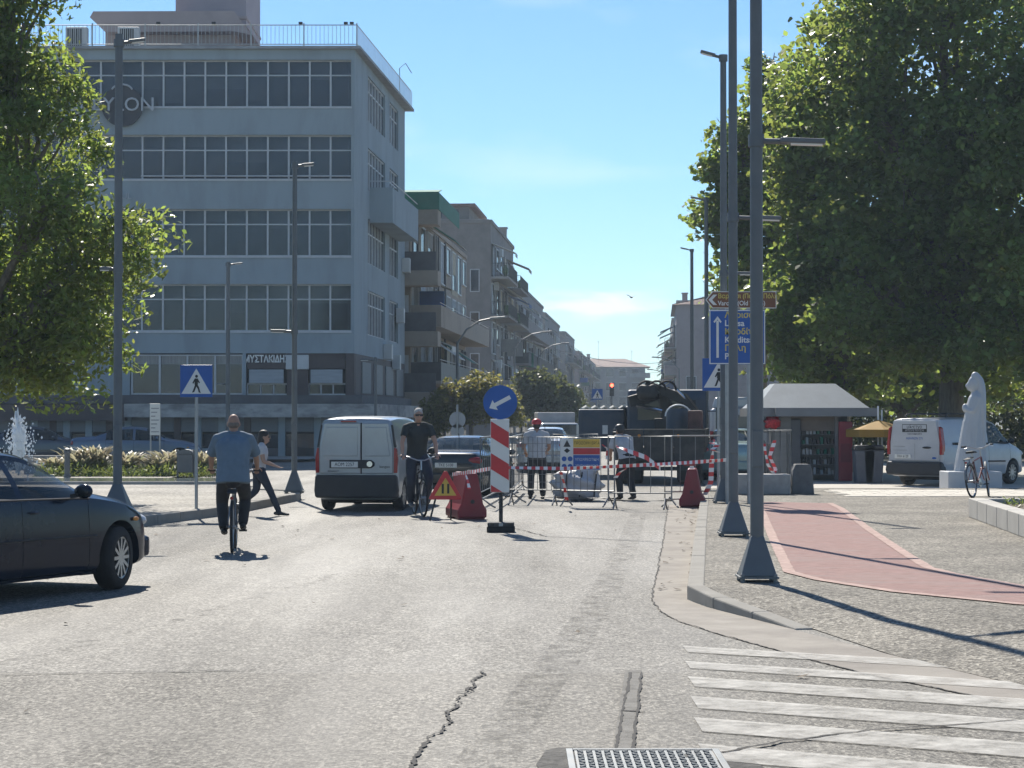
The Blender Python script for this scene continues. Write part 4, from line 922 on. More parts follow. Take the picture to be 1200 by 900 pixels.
for i, (s_, mt) in enumerate((('Λάρισα', m_yel), ('Larisa', m_signw), ('Καρδίτσα', m_yel), ('Karditsa', m_signw), ('Πύλη', m_yel), ('Pyli', m_signw))):
    text(s_, .155, mt, 'lettering', pb, (ax + .13, -.0215, zt_ - .1 - i * .152), align='LEFT', depth=.002, bold=.003)
m_brown = M('sign_brown', (.17, .065, .03), .45, var=.08)
zb2 = Z_(362, YD) - SW + .01; zt2 = Z_(341.5, YD) - SW; xl = X_(827, YD) - ds.location.x; xr_ = X_(910, YD) - ds.location.x; zm2 = (zb2 + zt2) / 2; hz = (zt2 - zb2) / 2
bs = empty('tourist_sign', (ds.location.x, YD, SW), 0, 'brown tourist sign with white left arrow above the blue direction sign', 'road sign')
def hexa(k): return [(xl + k * 1.4, zm2), (xl + hz * .8 + k * .5, zb2 + k), (xr_ - k, zb2 + k), (xr_ - k, zt2 - k), (xl + hz * .8 + k * .5, zt2 - k)]
MB().prism(hexa(0), -.02, -.001).build('plate', m_signw, bs); MB().prism(hexa(.014), -.0235, -.0205).build('brown_face', m_brown, bs)
MB().prism([(xl + .05, zm2), (xl + .14, zm2 - .095), (xl + .21, zm2 - .095), (xl + .12, zm2), (xl + .21, zm2 + .095), (xl + .14, zm2 + .095)], -.0265, -.024).build('arrow', m_signw, bs)
text('Βαρούσι (Παλιά Πόλη)', .118, m_yel, 'lettering', bs, (xl + .225, -.025, zm2 + .065), align='LEFT', depth=.0015, bold=.002, sx=.9); text('Varousi (Old Town)', .118, m_signw, 'lettering', bs, (xl + .225, -.025, zm2 - .065), align='LEFT', depth=.0015, bold=.002, sx=.9)
for x in (-.18, .22): MB().tube([(x, .02, zb2 - .1), (x, .02, zt2 - .03)], .03, 8).build('bracket', m_post, bs)
# keep-left arrow sign on rubber foot
YK = 30.6; kx = X_(587, YK)
ks = empty('keep_left_sign', (kx, YK, 0), 0, 'round blue arrow sign above a red and white striped board on a rubber foot', 'road sign')
MB().tube([(0, .03, .05), (0, .03, 1.75)], .03, 10).build('post', m_dark, ks)
ft = MB().box(-.21, .21, -.16, .16, .0, .09).build('rubber_foot', m_black, ks, bevel=.015)
MB().box(-.20, .20, -.145, .145, .088, .15).build('upper_block', M('recycled_rubber', (.06, .06, .062), .8, var=.3, scale=12), ft, bevel=.02)
for x in (-.13, 0, .13): MB().box(x - .03, x + .03, -.152, -.13, .095, .14).build('recess', m_signblk if x else m_post, ft)
zs0 = Z_(577, YK); zs1 = Z_(491, YK)
bp_ = MB().box(-.155, .125, -.02, 0, zs0, zs1).build('striped_board', m_signw, ks, bevel=.006)
hh = zs1 - zs0; x0, x1 = -.149, .119
def clip_band(a, b):    # diagonal red band between lines z = a - x*k and z = b - x*k
    k = .62; pts = []
    for (x, z) in ((x0, a - x0 * k), (x1, a - x1 * k), (x1, b - x1 * k), (x0, b - x0 * k)): pts.append((x, z))
    # clip in z
    def cl(poly, lim, keep):
        o = []
        for i in range(len(poly)):
            p, q = poly[i], poly[(i + 1) % len(poly)]; pi, qi = keep(p[1]), keep(q[1])
            if pi: o.append(p)
            if pi != qi: t = (lim - p[1]) / (q[1] - p[1]); o.append((p[0] + t * (q[0] - p[0]), lim))
        return o
    pts = cl(pts, zs0 + .006, lambda z: z >= zs0 + .006); pts = cl(pts, zs1 - .006, lambda z: z <= zs1 - .006) if len(pts) > 2 else pts
    return pts
for i in range(-1, 4):
    a = zs0 - .22 + i * .475
    p = clip_band(a, a + .24)
    if len(p) > 2: MB().prism(p, -.0235, -.0205).build('red_stripe', m_red, bp_)
zc_ = Z_(471.5, YK)
di = MB().lathe([(.255, -.05), (.255, -.035)], (-.01, 0, zc_), 40, 'y').build('disc', m_blue, ks)
c_, s_ = math.cos(R(28)), math.sin(R(28))
ap = [(-.185, 0), (-.085, .085), (-.085, .03), (.17, .03), (.17, -.03), (-.085, -.03), (-.085, -.085)]
MB().prism([(x * c_ - z * s_ - .01, x * s_ + z * c_ + zc_) for x, z in ap], -.0545, -.0515).build('arrow', m_signw, di)
# road works triangle
YT = 33.8; ts_ = empty('roadworks_sign', (X_(522, YT), YT, 0), R(6), 'red edged triangular warning sign leaning on thin legs with tape tied to its tip', 'road sign')
zz0 = Z_(584, YT); zz1 = Z_(552, YT); hw_ = .275
MB().prism([(-hw_, zz0), (-hw_ + .03, zz0 - .02), (hw_ - .03, zz0 - .02), (hw_, zz0), (.025, zz1), (-.025, zz1)], -.02, 0).build('plate', m_red, ts_, bevel=.004)
m_yf = M('sign_amber', (.60, .40, .07), .5)
MB().prism([(-hw_ * .66, zz0 + .045), (hw_ * .66, zz0 + .045), (0, zz1 - .11)], -.0235, -.0205).build('amber_face', m_yf, ts_)
for x in (-.045, .045): MB().box(x - .018, x + .018, -.0265, -.024, zz0 + .08, zz0 + .24).build('symbol_bar', m_signblk, ts_)
MB().tube([(-.15, .0, zz0 + .05), (-.26, -.05, .01)], .016, 6).build('leg', m_dark, ts_); MB().tube([(.1, .02, zz0 + .05), (.12, .4, .01)], .016, 6).build('leg', m_dark, ts_)
# round sign seen from behind and parking plate, far side
rb = empty('road_sign', (X_(536, 60), 60, 0), 0, 'grey back of two round road signs on a post near the dark saloon', 'road sign')
MB().tube([(0, -.02, 0), (0, -.02, 2.1)], .03, 8).build('post', m_post, rb); MB().lathe([(.24, 0), (.24, .015)], (0, 0, Z_(492, 60)), 24, 'y').build('disc', m_back, rb); MB().lathe([(.2, 0), (.2, .015)], (0, 0, Z_(505, 60)), 24, 'y').build('disc', m_back, rb)
bt = empty('bus_stop_sign', (X_(182, 58), 58, SW), 0, 'narrow pale bus stop plate on two posts by the ornamental grasses', 'road sign')
for x in (-.13, .13): MB().tube([(x, 0, 0), (x, 0, Z_(475, 58) - SW)], .022, 8).build('post', m_post, bt)
pn = MB().box(-.145, .145, -.05, -.025, Z_(510, 58) - SW, Z_(473, 58) - SW).build('plate', m_signw, bt, bevel=.005)
for i in range(7): MB().box(-.11, .11 - .05 * (i % 3), -.0535, -.0505, Z_(478, 58) - SW - i * .11 - .03, Z_(478, 58) - SW - i * .11).build('text_line', m_back, pn)

# ================================================================== ROAD WORKS
def fence(label, pa, pb, h=1.33, grid=False, name='barrier_fence', z0=0.0, nbar=11):
    a = Vector((pa[0], pa[1], z0)); b = Vector((pb[0], pb[1], z0)); L_ = (b - a).length; ang = math.atan2(b.y - a.y, b.x - a.x)
    t = empty(name, a, ang, label, 'fence', 'galvanised barrier panels round the road works')
    MB().tube([(0, 0, .16), (0, 0, h), (L_, 0, h), (L_, 0, .16)], .019, 8, closed=True).build('frame', m_galv, t, smooth=True)
    for z in (.30,): MB().tube([(0, 0, z), (L_, 0, z)], .014, 6).build('rail', m_galv, t)
    bm_ = MB().tube([(0, 0, .3), (0, 0, h)], .0065, 5).mesh('bar', m_galv)
    for i in range(nbar): put('bar', bm_, t, (L_ * (i + 1) / (nbar + 1), 0, 0))
    if grid:
        for z in np.arange(.45, h, .15): MB().tube([(0, 0, z), (L_, 0, z)], .0045, 4).build('cross_wire', m_galv, t)
    for x in (.12, L_ - .12): MB().tube([(x, -.28, .012), (x, -.2, .05), (x, 0, .2), (x, .2, .05), (x, .28, .012)], .016, 6).build('foot', m_galv, t)
    return t
def g(px, Y): return (X_(px, Y), Y)
fence('wire barrier panel in front of the worker in the red cap', g(592, 40.2), g(657, 40.0), 1.33, True)
fence('barrier panel carrying the safety notice board', g(657, 39.7), g(720, 39.2), 1.33, nbar=7)
fence('open barrier panel in front of the truck bed', g(713, 38.4), g(787, 38.2), 1.36, nbar=2)
fence('barrier panel ending beside the red plastic barrier', g(779, 38.9), g(850, 39.6), 1.36, nbar=3)
fence('barrier panel standing end on behind the striped board', g(563, 38.6), g(586, 44), 1.33, nbar=9)
fence('barrier panel end on beside the dark saloon', g(600, 41), g(612, 46.5), 1.33, nbar=9)
fence('barrier panel set back past the big white sack', g(648, 46.5), g(700, 47), 1.33, nbar=9)
for i, lb in enumerate(('first of the stacked barrier panels wound with tape, lamp side', 'second of the stacked barrier panels wound with tape', 'third of the stacked barrier panels wound with tape', 'last of the stacked barrier panels, kiosk side')):
    fence(lb, g(893 + i * 7, 43 + i * .1), (X_(893 + i * 7, 43) + .55, 45.0 + i * .1), 1.3, z0=SW, nbar=9)
cb = MB().box(-.55, .55, -.3, .3, 0, .42).build('concrete_block', m_conc, None, bevel=.03); cb.location = (X_(893, 42.3), 42.3, SW); tag(cb, 'low grey concrete block under the stacked barrier panels', 'concrete block')
cb2 = MB().prism([(-.24, 0), (.24, 0), (.2, .5), (.14, .62), (-.14, .62), (-.2, .5)], -.2, .2).build('stone_bollard', M('dark_stone', (.13, .13, .13), .85, var=.2, scale=8, bump=.3, bscale=60), None, bevel=.02); cb2.location = (X_(939, 42.5), 42.5, SW); tag(cb2, 'squat dark stone bollard beside the stacked barrier panels', 'bollard')
# notice board
YB = 39.3; nbd = empty('notice_board', (X_(680, YB), YB, 0), R(-2), 'multi panel safety notice board hung on the barrier with yellow, red and blue fields', 'notice board')
zb0 = Z_(551, YB); zb1 = Z_(514, YB); wb = (X_(704, YB) - X_(657, YB)) / 2
MB().box(-wb, wb, -.01, 0, zb0, zb1).build('board', m_signw, nbd)
hb = zb1 - zb0; xm = -wb + .25
for (za, zb__, mt, s_) in ((.72, .99, m_yf, 'ΠΡΟΣΟΧΗ ΕΡΓΑ'), (.5, .70, m_red, ''), (.02, .48, m_blue, 'ΥΠΟΧΡΕΩΤΙΚΗ')):
    pn = MB().box(xm, wb - .01, -.0135, -.0105, zb0 + hb * za, zb0 + hb * zb__).build('field', mt, nbd)
    if s_: text(s_, .075, m_signblk if mt is m_yf else m_signw, 'lettering', pn, ((xm + wb) / 2, -.0145, zb0 + hb * (za + zb__) / 2 + (.05 if mt is m_blue else 0)), depth=.001, sx=.85)
text('ΧΡΗΣΗ ΚΡΑΝΟΥΣ', .06, m_signw, 'lettering', nbd, ((xm + wb) / 2, -.0145, zb0 + hb * .14), depth=.001, sx=.85)
MB().prism([(-wb + .06, zb0 + hb * .74), (-wb + .2, zb0 + hb * .74), (-wb + .13, zb0 + hb * .96)], -.0135, -.0105).build('warning_mark', m_signblk, nbd)
MB().prism([(-wb + .07, zb0 + hb * .62), (-wb + .13, zb0 + hb * .54), (-wb + .19, zb0 + hb * .62), (-wb + .13, zb0 + hb * .70)], -.0135, -.0105).build('warning_mark', m_signblk, nbd)
for i in range(2):
    for j in range(2): MB().lathe([(.048, 0), (.048, .003)], (-wb + .075 + i * .115, -.0135, zb0 + hb * (.12 + .24 * j)), 16, 'y').build('blue_disc', m_blue, nbd)
# plastic barriers
m_pl = M('red_plastic', (.20, .016, .026), .45, var=.12, scale=3, bump=.05, bscale=20, dirt=(.14, .04, .04), dscale=3, damt=.5)
def pbar(label, X, Y, z0, rz, w0=.46, h=.78, L_=1.0):
    t = empty('plastic_barrier', (X, Y, z0), rz, label, 'plastic barrier', 'red plastic road barriers')
    MB().prism([(-w0 / 2, .03), (w0 / 2, .03), (w0 / 2, .16), (w0 * .38, .26), (w0 * .2, h - .05), (w0 * .16, h), (-w0 * .16, h), (-w0 * .2, h - .05), (-w0 * .38, .26), (-w0 / 2, .16)], -L_ / 2, L_ / 2).build('shell', m_pl, t, bevel=.025)
    for y in (-.32, .32): MB().box(-w0 / 2 + .02, w0 / 2 - .02, y - .1, y + .1, 0, .035).build('foot', m_pl, t)
    MB().lathe([(.04, 0), (.04, .05)], (0, -L_ * .3, h - .005), 12).build('filler_cap', m_white, t)
    MB().lathe([(.035, 0), (.035, .02)], (0, -L_ / 2 - .02, .3), 12, 'y').build('drain_plug', m_dark, t)
pbar('red plastic barrier beside the triangular warning sign', X_(546, 34.8), 34.8, 0, R(14), .5, .78)
pbar('red plastic barrier at the kerb beside the lamp with tape', X_(811, 39.3), 39.3, 0, R(-6), .48, .74)
# white bulk sack
def lumpy(name, c, r, mat, seed, sq=3.0, amp=.06, n=26, k=18, parent=None):
    rs = np.random.default_rng(seed); ph = rs.uniform(0, 6, 9); mb = MB(); mb.ell((0, 0, 0), (1, 1, 1), n, k)
    v = []
    for (x, y, z) in mb.v:
        s_ = (abs(x) ** sq + abs(y) ** sq + abs(z) ** sq) ** (-1 / sq)
        d = 1 + amp * (math.sin(5 * x + ph[0]) + math.sin(6 * y + ph[1] + 3 * z) + math.sin(9 * z + 4 * x + ph[2])) * .5 + amp * .5 * math.sin(17 * x + 11 * z + ph[3])
        v.append((x * s_ * d * r[0] + c[0], y * s_ * d * r[1] + c[1], max(-c[2] if c[2] < 9 else -9, z * s_ * d * r[2]) + c[2]))
    mb.v = v; return mb.build(name, mat, parent, smooth=True, ang=80)
bgk = empty('bulk_sack', (X_(678, 42.2), 42.2, 0), 0, 'big pale woven bulk sack slumped behind the notice board', 'sack')
m_sack = M('woven_sack', (.42, .42, .44), .55, var=.12, scale=7, bump=.6, bscale=9, spec=.5)
lumpy('bag', (0, 0, .32), (.50, .42, .33), m_sack, 3, 2.8, .13, 34, 24, parent=bgk)
for a in (-.3, .0, .3): MB().tube([(a, -.44, .1), (a + .05, -.36, .55), (a + .12, -.1, .72), (a + .05, .1, .66)], .018, 6).build('strap', m_dark, bgk)
# barrier tape
m_tr = M('tape_red', (.62, .05, .05), .4, var=.1); m_tw = M('tape_white', (.75, .73, .72), .4, var=.05)
def tape(label, pts, wd=.07, seg=.08, twist=0.6, seed=0, sag=0.0):
    rr = random.Random(seed); P = [Vector(p) for p in pts]; L_ = [0]
    for i in range(1, len(P)): L_.append(L_[-1] + (P[i] - P[i - 1]).length)
    n = max(4, int(L_[-1] / (seg / 3))); v = []; f = []; mi = []; ph = rr.uniform(0, 6)
    for i in range(n + 1):
        s = L_[-1] * i / n; p = Vector([np.interp(s, L_, [q[k] for q in P]) for k in range(3)]); u = s / L_[-1]; p.z -= sag * 4 * u * (1 - u)
        a = twist * math.sin(ph + s * 2.3) + .35 * twist * math.sin(s * 7.1 + ph)
        vert = abs(P[-1].z - P[0].z) > .6 * (P[-1] - P[0]).length
        d = Vector((math.cos(a), math.sin(a), 0)) if vert else Vector((0, math.sin(a), math.cos(a)))
        v += [p - d * wd / 2, p + d * wd / 2]
        if i: f.append((2 * i - 2, 2 * i - 1, 2 * i + 1, 2 * i)); mi.append((i // 3) % 2)
    me = bpy.data.meshes.new('barrier_tape'); me.from_pydata([tuple(q) for q in v], [], f); me.materials.append(m_tr); me.materials.append(m_tw); me.polygons.foreach_set('material_index', mi); me.update()
    o = put('barrier_tape', me); so_ = o.modifiers.new('thick', 'SOLIDIFY'); so_.thickness = .0015
    return tag(o, label, 'barrier tape', 'red and white barrier tape')
tape('red and white tape strung from the striped board to the second lamp post', [at(596, 548, 30.55), at(660, 548, 30.2), at(760, 543, 29), at(851, 539, 27.4)], .05, .065, .6, 1, .02)
tape('red and white tape between the striped board and the triangular sign', [at(575, 549, 30.6), at(552, 553, 32), at(530, 556, 33.7)], .06, .1, .6, 2)
tape('tape end dangling over the plastic barrier', [at(545, 554, 34.1), at(548, 563, 34.05), at(550, 573, 34.0)], .07, .07, .9, 3)
tape('loose tape streaming from the middle barrier post', [at(722, 523, 38.2), at(735, 528, 38.0), at(757, 536, 37.9), at(774, 549, 37.9)], .09, .11, .9, 4)
tape('tape end hanging in front of the bulk sack', [at(657, 553, 37.5), at(661, 566, 37.6), at(664, 586, 37.7)], .08, .09, .9, 5)
tape('tape scrap fluttering by the notice board edge', [at(706, 521, 38.9), at(712, 526, 38.9), at(712, 538, 38.9)], .08, .09, .9, 6)
tape('tape knot on the barrier behind the stooping worker', [at(734, 549, 38.2), at(727, 553, 38.2), at(721, 560, 38.2)], .08, .08, .9, 7)
tape('tape wound down the barrier end near the kerb', [at(837, 515, 39.2), at(834, 540, 39.2), at(833, 565, 39.2), at(826, 580, 39.2)], .10, .08, 1.2, 8)
tape('tape bundle at the top of the kerbside barrier', [at(833, 519, 39.1), at(841, 522, 39.1), at(834, 527, 39.1), at(842, 530, 39.1)], .10, .07, 1.2, 9)
tape('tape trailing down the stacked barrier panels', [at(895, 520, 42.7), at(900, 545, 42.6), at(912, 562, 42.6), at(922, 578, 42.4), at(932, 590, 42.3)], .09, .09, 1.1, 10)
tape('tape tangled in the middle of the stacked barrier panels', [at(908, 516, 42.7), at(902, 535, 42.7), at(909, 550, 42.6), at(898, 575, 42.6)], .09, .09, 1.2, 11)
# ================================================================== KIOSK, STATUE, PLANTER
YK2 = 55.0
kk = empty('kiosk', (X_(950, YK2), YK2, SQ), 0, 'street kiosk with pale hipped roof, shelves of goods and a red drinks cooler', 'kiosk')
def kx_(px): return X_(px, YK2) - X_(950, YK2)
def kz(py): return Z_(py, YK2) - SQ
m_kr = M('kiosk_roof', (.16, .19, .215), .6, .1, var=.1, scale=2); m_kw = M('kiosk_cladding', (.17, .175, .18), .7, var=.1)
ez = kz(478); 
MB().add([(kx_(884), -.4, ez), (kx_(1016), -.4, ez), (kx_(1016), 3.0, ez), (kx_(884), 3.0, ez), (kx_(912), .75, kz(449)), (kx_(984), .75, kz(449)), (kx_(984), 1.8, kz(449)), (kx_(912), 1.8, kz(449))], BOXF).build('roof', m_kr, kk)
MB().box(kx_(905), kx_(1024), -.75, -.42, kz(488), ez - .005).box(kx_(882), kx_(905) - .003, -.55, 3.1, kz(488), ez - .006).build('fascia', m_kw, kk)
MB().box(kx_(884), kx_(1018), -.4, 3.0, kz(488) + .02, kz(484)).build('soffit', m_kw, kk)
MB().box(kx_(916), kx_(998), .75, 2.7, 0, kz(484)).build('cabin', m_kw, kk)
for px in (914, 980): MB().box(kx_(px) - .05, kx_(px) + .05, -.05, .05, 0, kz(486)).build('post', m_kw, kk)
MB().box(kx_(920), kx_(978), .05, .12, kz(505), kz(487)).build('upper_panel', M('kiosk_panel', (.17, .145, .13), .7), kk)
rsx = random.Random(5)
for i in range(6):
    z = .15 + i * .27
    sh = MB().box(kx_(940), kx_(979), .1, .45, z, z + .02).build('shelf', m_kw, kk)
    for j in range(9):
        x = kx_(941) + j * .098; hh_ = rsx.uniform(.1, .2)
        MB().box(x, x + .07, .14, .34, z + .02, z + .02 + hh_).build('packet', rsx.choice((m_maroon, m_ledge, m_dark, m_back, m_ledge, m_awn, m_dark, m_wall, m_dark)), sh)
MB().box(kx_(924), kx_(938), -.1, .4, 0, 1.65).build('drinks_cabinet', M('cooler_dark', (.05, .055, .07), .3), kk, bevel=.02)
MB().box(kx_(914), kx_(926), -.12, .1, 1.25, 1.95).build('newspaper_rack', m_kw, kk)
rc = MB().box(kx_(982), kx_(998), -.15, .55, 0, kz(494)).build('red_cooler', M('cooler_red', (.33, .03, .05), .4, var=.08), kk, bevel=.02)
MB().box(kx_(984), kx_(996), -.165, -.152, .5, 1.0).build('door_panel', M('cooler_dark_red', (.22, .02, .04), .4), rc)
lumpy('flower_basket', (kx_(903), -.4, kz(495)), (.2, .2, .16), M('red_flowers', (.42, .03, .04), .8, var=.6, scale=14), 5, 2, .25, 14, 9, kk)
# yellow parasol
yu = empty('parasol', (X_(1029, 54), 54, SQ), 0, 'half open ochre yellow parasol between kiosk and white van', 'parasol')
MB().tube([(0, 0, 0), (0, 0, 2.0)], .025, 8).build('pole', m_white, yu); MB().tube([(.15, .3, 0), (.15, .3, 1.9)], .025, 8).build('second_pole', m_white, yu)
m_och = M('ochre_canvas', (.28, .16, .025), .8, var=.12)
q = MB(); n = 8; pr = .85; qz = Z_(497, 54) - SQ; q.v = [(0, 0, qz + .12)] + [(pr * math.cos(2 * math.pi * i / n), pr * math.sin(2 * math.pi * i / n), qz - .14) for i in range(n)] + [(pr * math.cos(2 * math.pi * i / n), pr * math.sin(2 * math.pi * i / n), qz - .34) for i in range(n)]
q.f = [(0, 1 + i, 1 + (i + 1) % n) for i in range(n)] + [(1 + i, 1 + n + i, 1 + n + (i + 1) % n, 1 + (i + 1) % n) for i in range(n)]
cn = q.build('canopy', m_och, yu); cn.modifiers.new('t', 'SOLIDIFY').thickness = .01
for px, lb in ((1012, 'grey waste bin under the yellow parasol'), (1022, 'dark rubbish bin beside the white van')):
    t = empty('waste_bin', (X_(px, 53.2), 53.2, SQ), 0, lb, 'bin'); MB().prism([(-.22, 0), (.22, 0), (.27, .85), (-.27, .85)], -.25, .25).build('body', M('bin_grey%d' % px, (.10, .11, .13), .6), t, bevel=.03); MB().prism([(-.29, .85), (.29, .85), (.24, .98), (-.24, .98)], -.28, .28).build('lid', m_dark, t, bevel=.03)
# veiled statue
YS = 47.5
stt = empty('statue', (X_(1137, YS), YS, SQ), 0, 'tall white veiled figure statue on a low plinth in front of the van', 'statue')
m_mar = M('white_marble', (.40, .42, .44), .5, var=.05, scale=2, bump=.15, bscale=9)
MB().box(-.62, .62, -.5, .5, 0, .45).build('plinth', m_mar, stt, bevel=.02)
STATUE_AT = stt
# planter with low wall on our right
pw = empty('planter', (0, 0, 0), 0, 'low pale stone planter wall with soil and weeds beside the parked bicycle', 'planter')
pA = gp(1135, 606, SW); pB = (6.55, 25.2); pw.location = (pA[0], pA[1], SW)
lw = Vector((pB[0] - pA[0], pB[1] - pA[1])); 
m_pst = M('planter_stone', (.42, .40, .36), .85, var=.12, scale=4, bump=.3, bscale=50, dirt=(.27, .25, .22), dscale=2)
n = 7
for i in range(n):
    a = lw * (i / n); b = lw * ((i + 1) / n - .004); d = lw.normalized(); nn = Vector((-d.y, d.x)) * -.26
    nn = Vector((.26, 0))
    MB().slab([(a.x, a.y), (a.x + nn.x, a.y), (b.x + nn.x, b.y), (b.x, b.y)][::-1], 0, .30 + random.uniform(-.003, .003)).build('wall_stone', m_pst, pw, bevel=.012)
for i in range(8): MB().box(.265 + i * 1.2, .265 + (i + 1) * 1.2 - .012, -.25, .0, 0, .30).build('wall_stone', m_pst, pw, bevel=.012)
MB().slab([(.27, -.26), (10, -.26), (10, lw.y + .3), (lw.x + .27, lw.y + .3)][::-1], .02, .22).build('soil', M('soil', (.12, .10, .075), .95, var=.3, scale=8, bump=.6, bscale=30), pw)
rs = np.random.default_rng(9); p = np.column_stack([rs.uniform(.35, 6, 5200), rs.uniform(-6, -.3, 5200), rs.uniform(.2, .33, 5200)]); p[:, 0] += np.where(p[:, 1] < -3, 0, 0)
wd_ = put('weeds', leaves_mesh('weeds', p, .10, .02, leafmat('weed_leaf', (.07, .10, .03), (.2, .26, .05), .4), -.8, rs), pw); wd_['kind'] = 'stuff'
# ================================================================== LEFT PLAZA
m_pw2 = M('plaza_planter_stone', (.30, .29, .27), .85, var=.12, scale=3, dirt=(.2, .19, .18))
YG = 57.0
for (a, b, lb) in ((28, 98, 'low grey planter wall behind the fountain jet'), (103, 172, 'low grey planter wall behind the tall plaza lamp')):
    t = empty('planter_wall', (X_(a, YG + .5), YG + .5, SW), 0, lb, 'planter', 'low planter walls on the plaza'); ww = X_(b, YG) - X_(a, YG)
    for i in range(3): MB().box(ww * i / 3 + .004, ww * (i + 1) / 3 - .004, 0, .35, 0, .52).build('wall_stone', m_pw2, t, bevel=.015)
m_straw = leafmat('straw_blade', (.34, .31, .21), (.42, .38, .24), .4); m_gblade = leafmat('grass_blade', (.09, .13, .035), (.25, .3, .07), .4)
def tuft(label, X, Y, h, r, n, seed, plume=.6):
    rs = np.random.default_rng(seed); t = empty('ornamental_grass', (X, Y, SW), 0, label, 'ornamental grass', 'tufts of ornamental grass on the plaza')
    for nm, mt, nn, hs in (('blades', m_gblade, n, .6), ('plumes', m_straw, int(n * plume), 1.0)):
        v = []; f = []
        for i in range(nn):
            a = rs.uniform(0, 2 * math.pi); rr = r * rs.uniform(.2, 1.0); hh_ = h * hs * rs.uniform(.65, 1.1); o = rs.normal(0, r * .12, 2); wd = .012 if nm == 'blades' else .028
            side = np.array([-math.sin(a), math.cos(a)]) * wd
            k0 = len(v)
            for u in (0, .5, .85, 1.0):
                x = o[0] + math.cos(a) * rr * u ** 2; y = o[1] + math.sin(a) * rr * u ** 2; z = hh_ * (u - .18 * u ** 3)
                w_ = (1 - u * .8) if nm == 'blades' else (.15 + (1.3 if .4 < u < .95 else .2))
                v += [(x - side[0] * w_, y - side[1] * w_, z), (x + side[0] * w_, y + side[1] * w_, z)]
            f += [(k0 + 2 * j, k0 + 2 * j + 1, k0 + 2 * j + 3, k0 + 2 * j + 2) for j in range(3)]
        me = bpy.data.meshes.new(nm); me.from_pydata(v, [], f); me.materials.append(mt); me.update(); put(nm, me, t)
gl = ['tuft of pale ornamental grass beside the slim black bollard', 'tuft of ornamental grass in front of the planter wall gap', 'low tuft of ornamental grass by the tall plaza lamp', 'ornamental grass tuft under the bus stop plate', 'full straw coloured grass tuft between bus stop and waste bin', 'ornamental grass tuft close to the plaza waste bin', 'grass tuft behind the crossing sign post', 'small grass tuft near the fountain']
for i, (px, Y, h, r) in enumerate(((92, 56.2, 1.05, .8), (112, 56.6, 1.15, .9), (148, 56.4, .9, .8), (182, 56, .75, .7), (200, 56.4, .95, .9), (215, 56.8, .9, .8), (238, 56.5, .95, .8), (62, 56.3, .7, .7))): tuft(gl[i], X_(px, Y), Y, h * .82, r, 260, 50 + i, .42)
rs = np.random.default_rng(4); p = np.column_stack([rs.uniform(X_(45, 55.5), X_(252, 55.5), 5000), rs.uniform(54.9, 57, 5000), SW + np.abs(rs.normal(.0, .13, 5000))])
gg = put('ground_cover', leaves_mesh('ground_cover', p, .2, .03, m_gblade, -1.2, rs)); tag(gg, 'rough green ground cover along the plaza planters', 'ground cover', kind='stuff')
bo = empty('bollard', (X_(79, 54.2), 54.2, SW), 0, 'slim black bollard on the plaza in front of the grasses', 'bollard')
MB().lathe([(.10, 0), (.10, .06), (.075, .08), (.075, .62), (.095, .64), (.095, .70), (.06, .72)], n=16).build('body', m_metal, bo, smooth=True); MB().lathe([(.085, .72), (.085, .75), (.03, .78)], n=16).build('cap', m_metal, bo, smooth=True)
wb_ = empty('waste_bin', (X_(218, 54.6), 54.6, SW), 0, 'grey rounded waste bin on the plaza near the crossing sign', 'bin')
MB().box(-.2, .2, -.17, .17, .12, .62).build('body', m_metal, wb_, bevel=.03); MB().prism([(.22 * math.cos(a), .62 + .12 * math.sin(a)) for a in np.linspace(0, math.pi, 9)], -.19, .19).build('hood', m_metal, wb_); MB().box(-.24, -.20, -.05, .05, 0, .72).build('post', m_metal, wb_); MB().box(.20, .24, -.05, .05, 0, .72).build('post', m_metal, wb_)
# fountain
YF = 50.0
fb = empty('fountain', (X_(22, YF), YF, SW), 0, 'white foaming fountain jet rising from a shallow basin on the plaza', 'fountain')
m_wat = M('white_water', (.80, .82, .84), .15, var=.06, spec=.7)
MB().slab([(-4.2, -1.6), (5.6, -1.6), (5.6, 1.4), (-4.2, 1.4)], .0, .07).build('basin_rim', m_conc, fb)
MB().slab([(-4.0, -1.45), (5.4, -1.45), (5.4, 1.25), (-4.0, 1.25)], .04, .074).build('water', M('basin_water', (.16, .19, .20), .05, var=.2, spec=.8, bump=.3, bscale=6), fb)
rs = np.random.default_rng(12); zt_ = Z_(487, YF) - SW; jb = MB()
lumpy('foam_column', (0, 0, zt_ * .62), (.15, .15, zt_ * .38), m_wat, 8, 2, .35, 16, 18, fb)
n_ = 700; dm = MB()
for i in range(n_):
    z = zt_ * rs.beta(2.2, 1.5); sp = .10 + .40 * (1 - z / zt_) ** .8 * (1 if rs.random() < .8 else 1.5); a = rs.uniform(0, 6.28); r_ = abs(rs.normal(0, sp)) * .75; s_ = rs.uniform(.010, .028)
    x, y = r_ * math.cos(a), r_ * math.sin(a)
    dm.add([(x, y, z - s_ * 1.6), (x + s_, y, z), (x, y + s_, z), (x - s_, y, z), (x, y - s_, z), (x, y, z + s_ * 1.6)], [(0, 2, 1), (0, 3, 2), (0, 4, 3), (0, 1, 4), (5, 1, 2), (5, 2, 3), (5, 3, 4), (5, 4, 1)])
dd = dm.build('droplets', m_wat, fb); dd['kind'] = 'stuff'
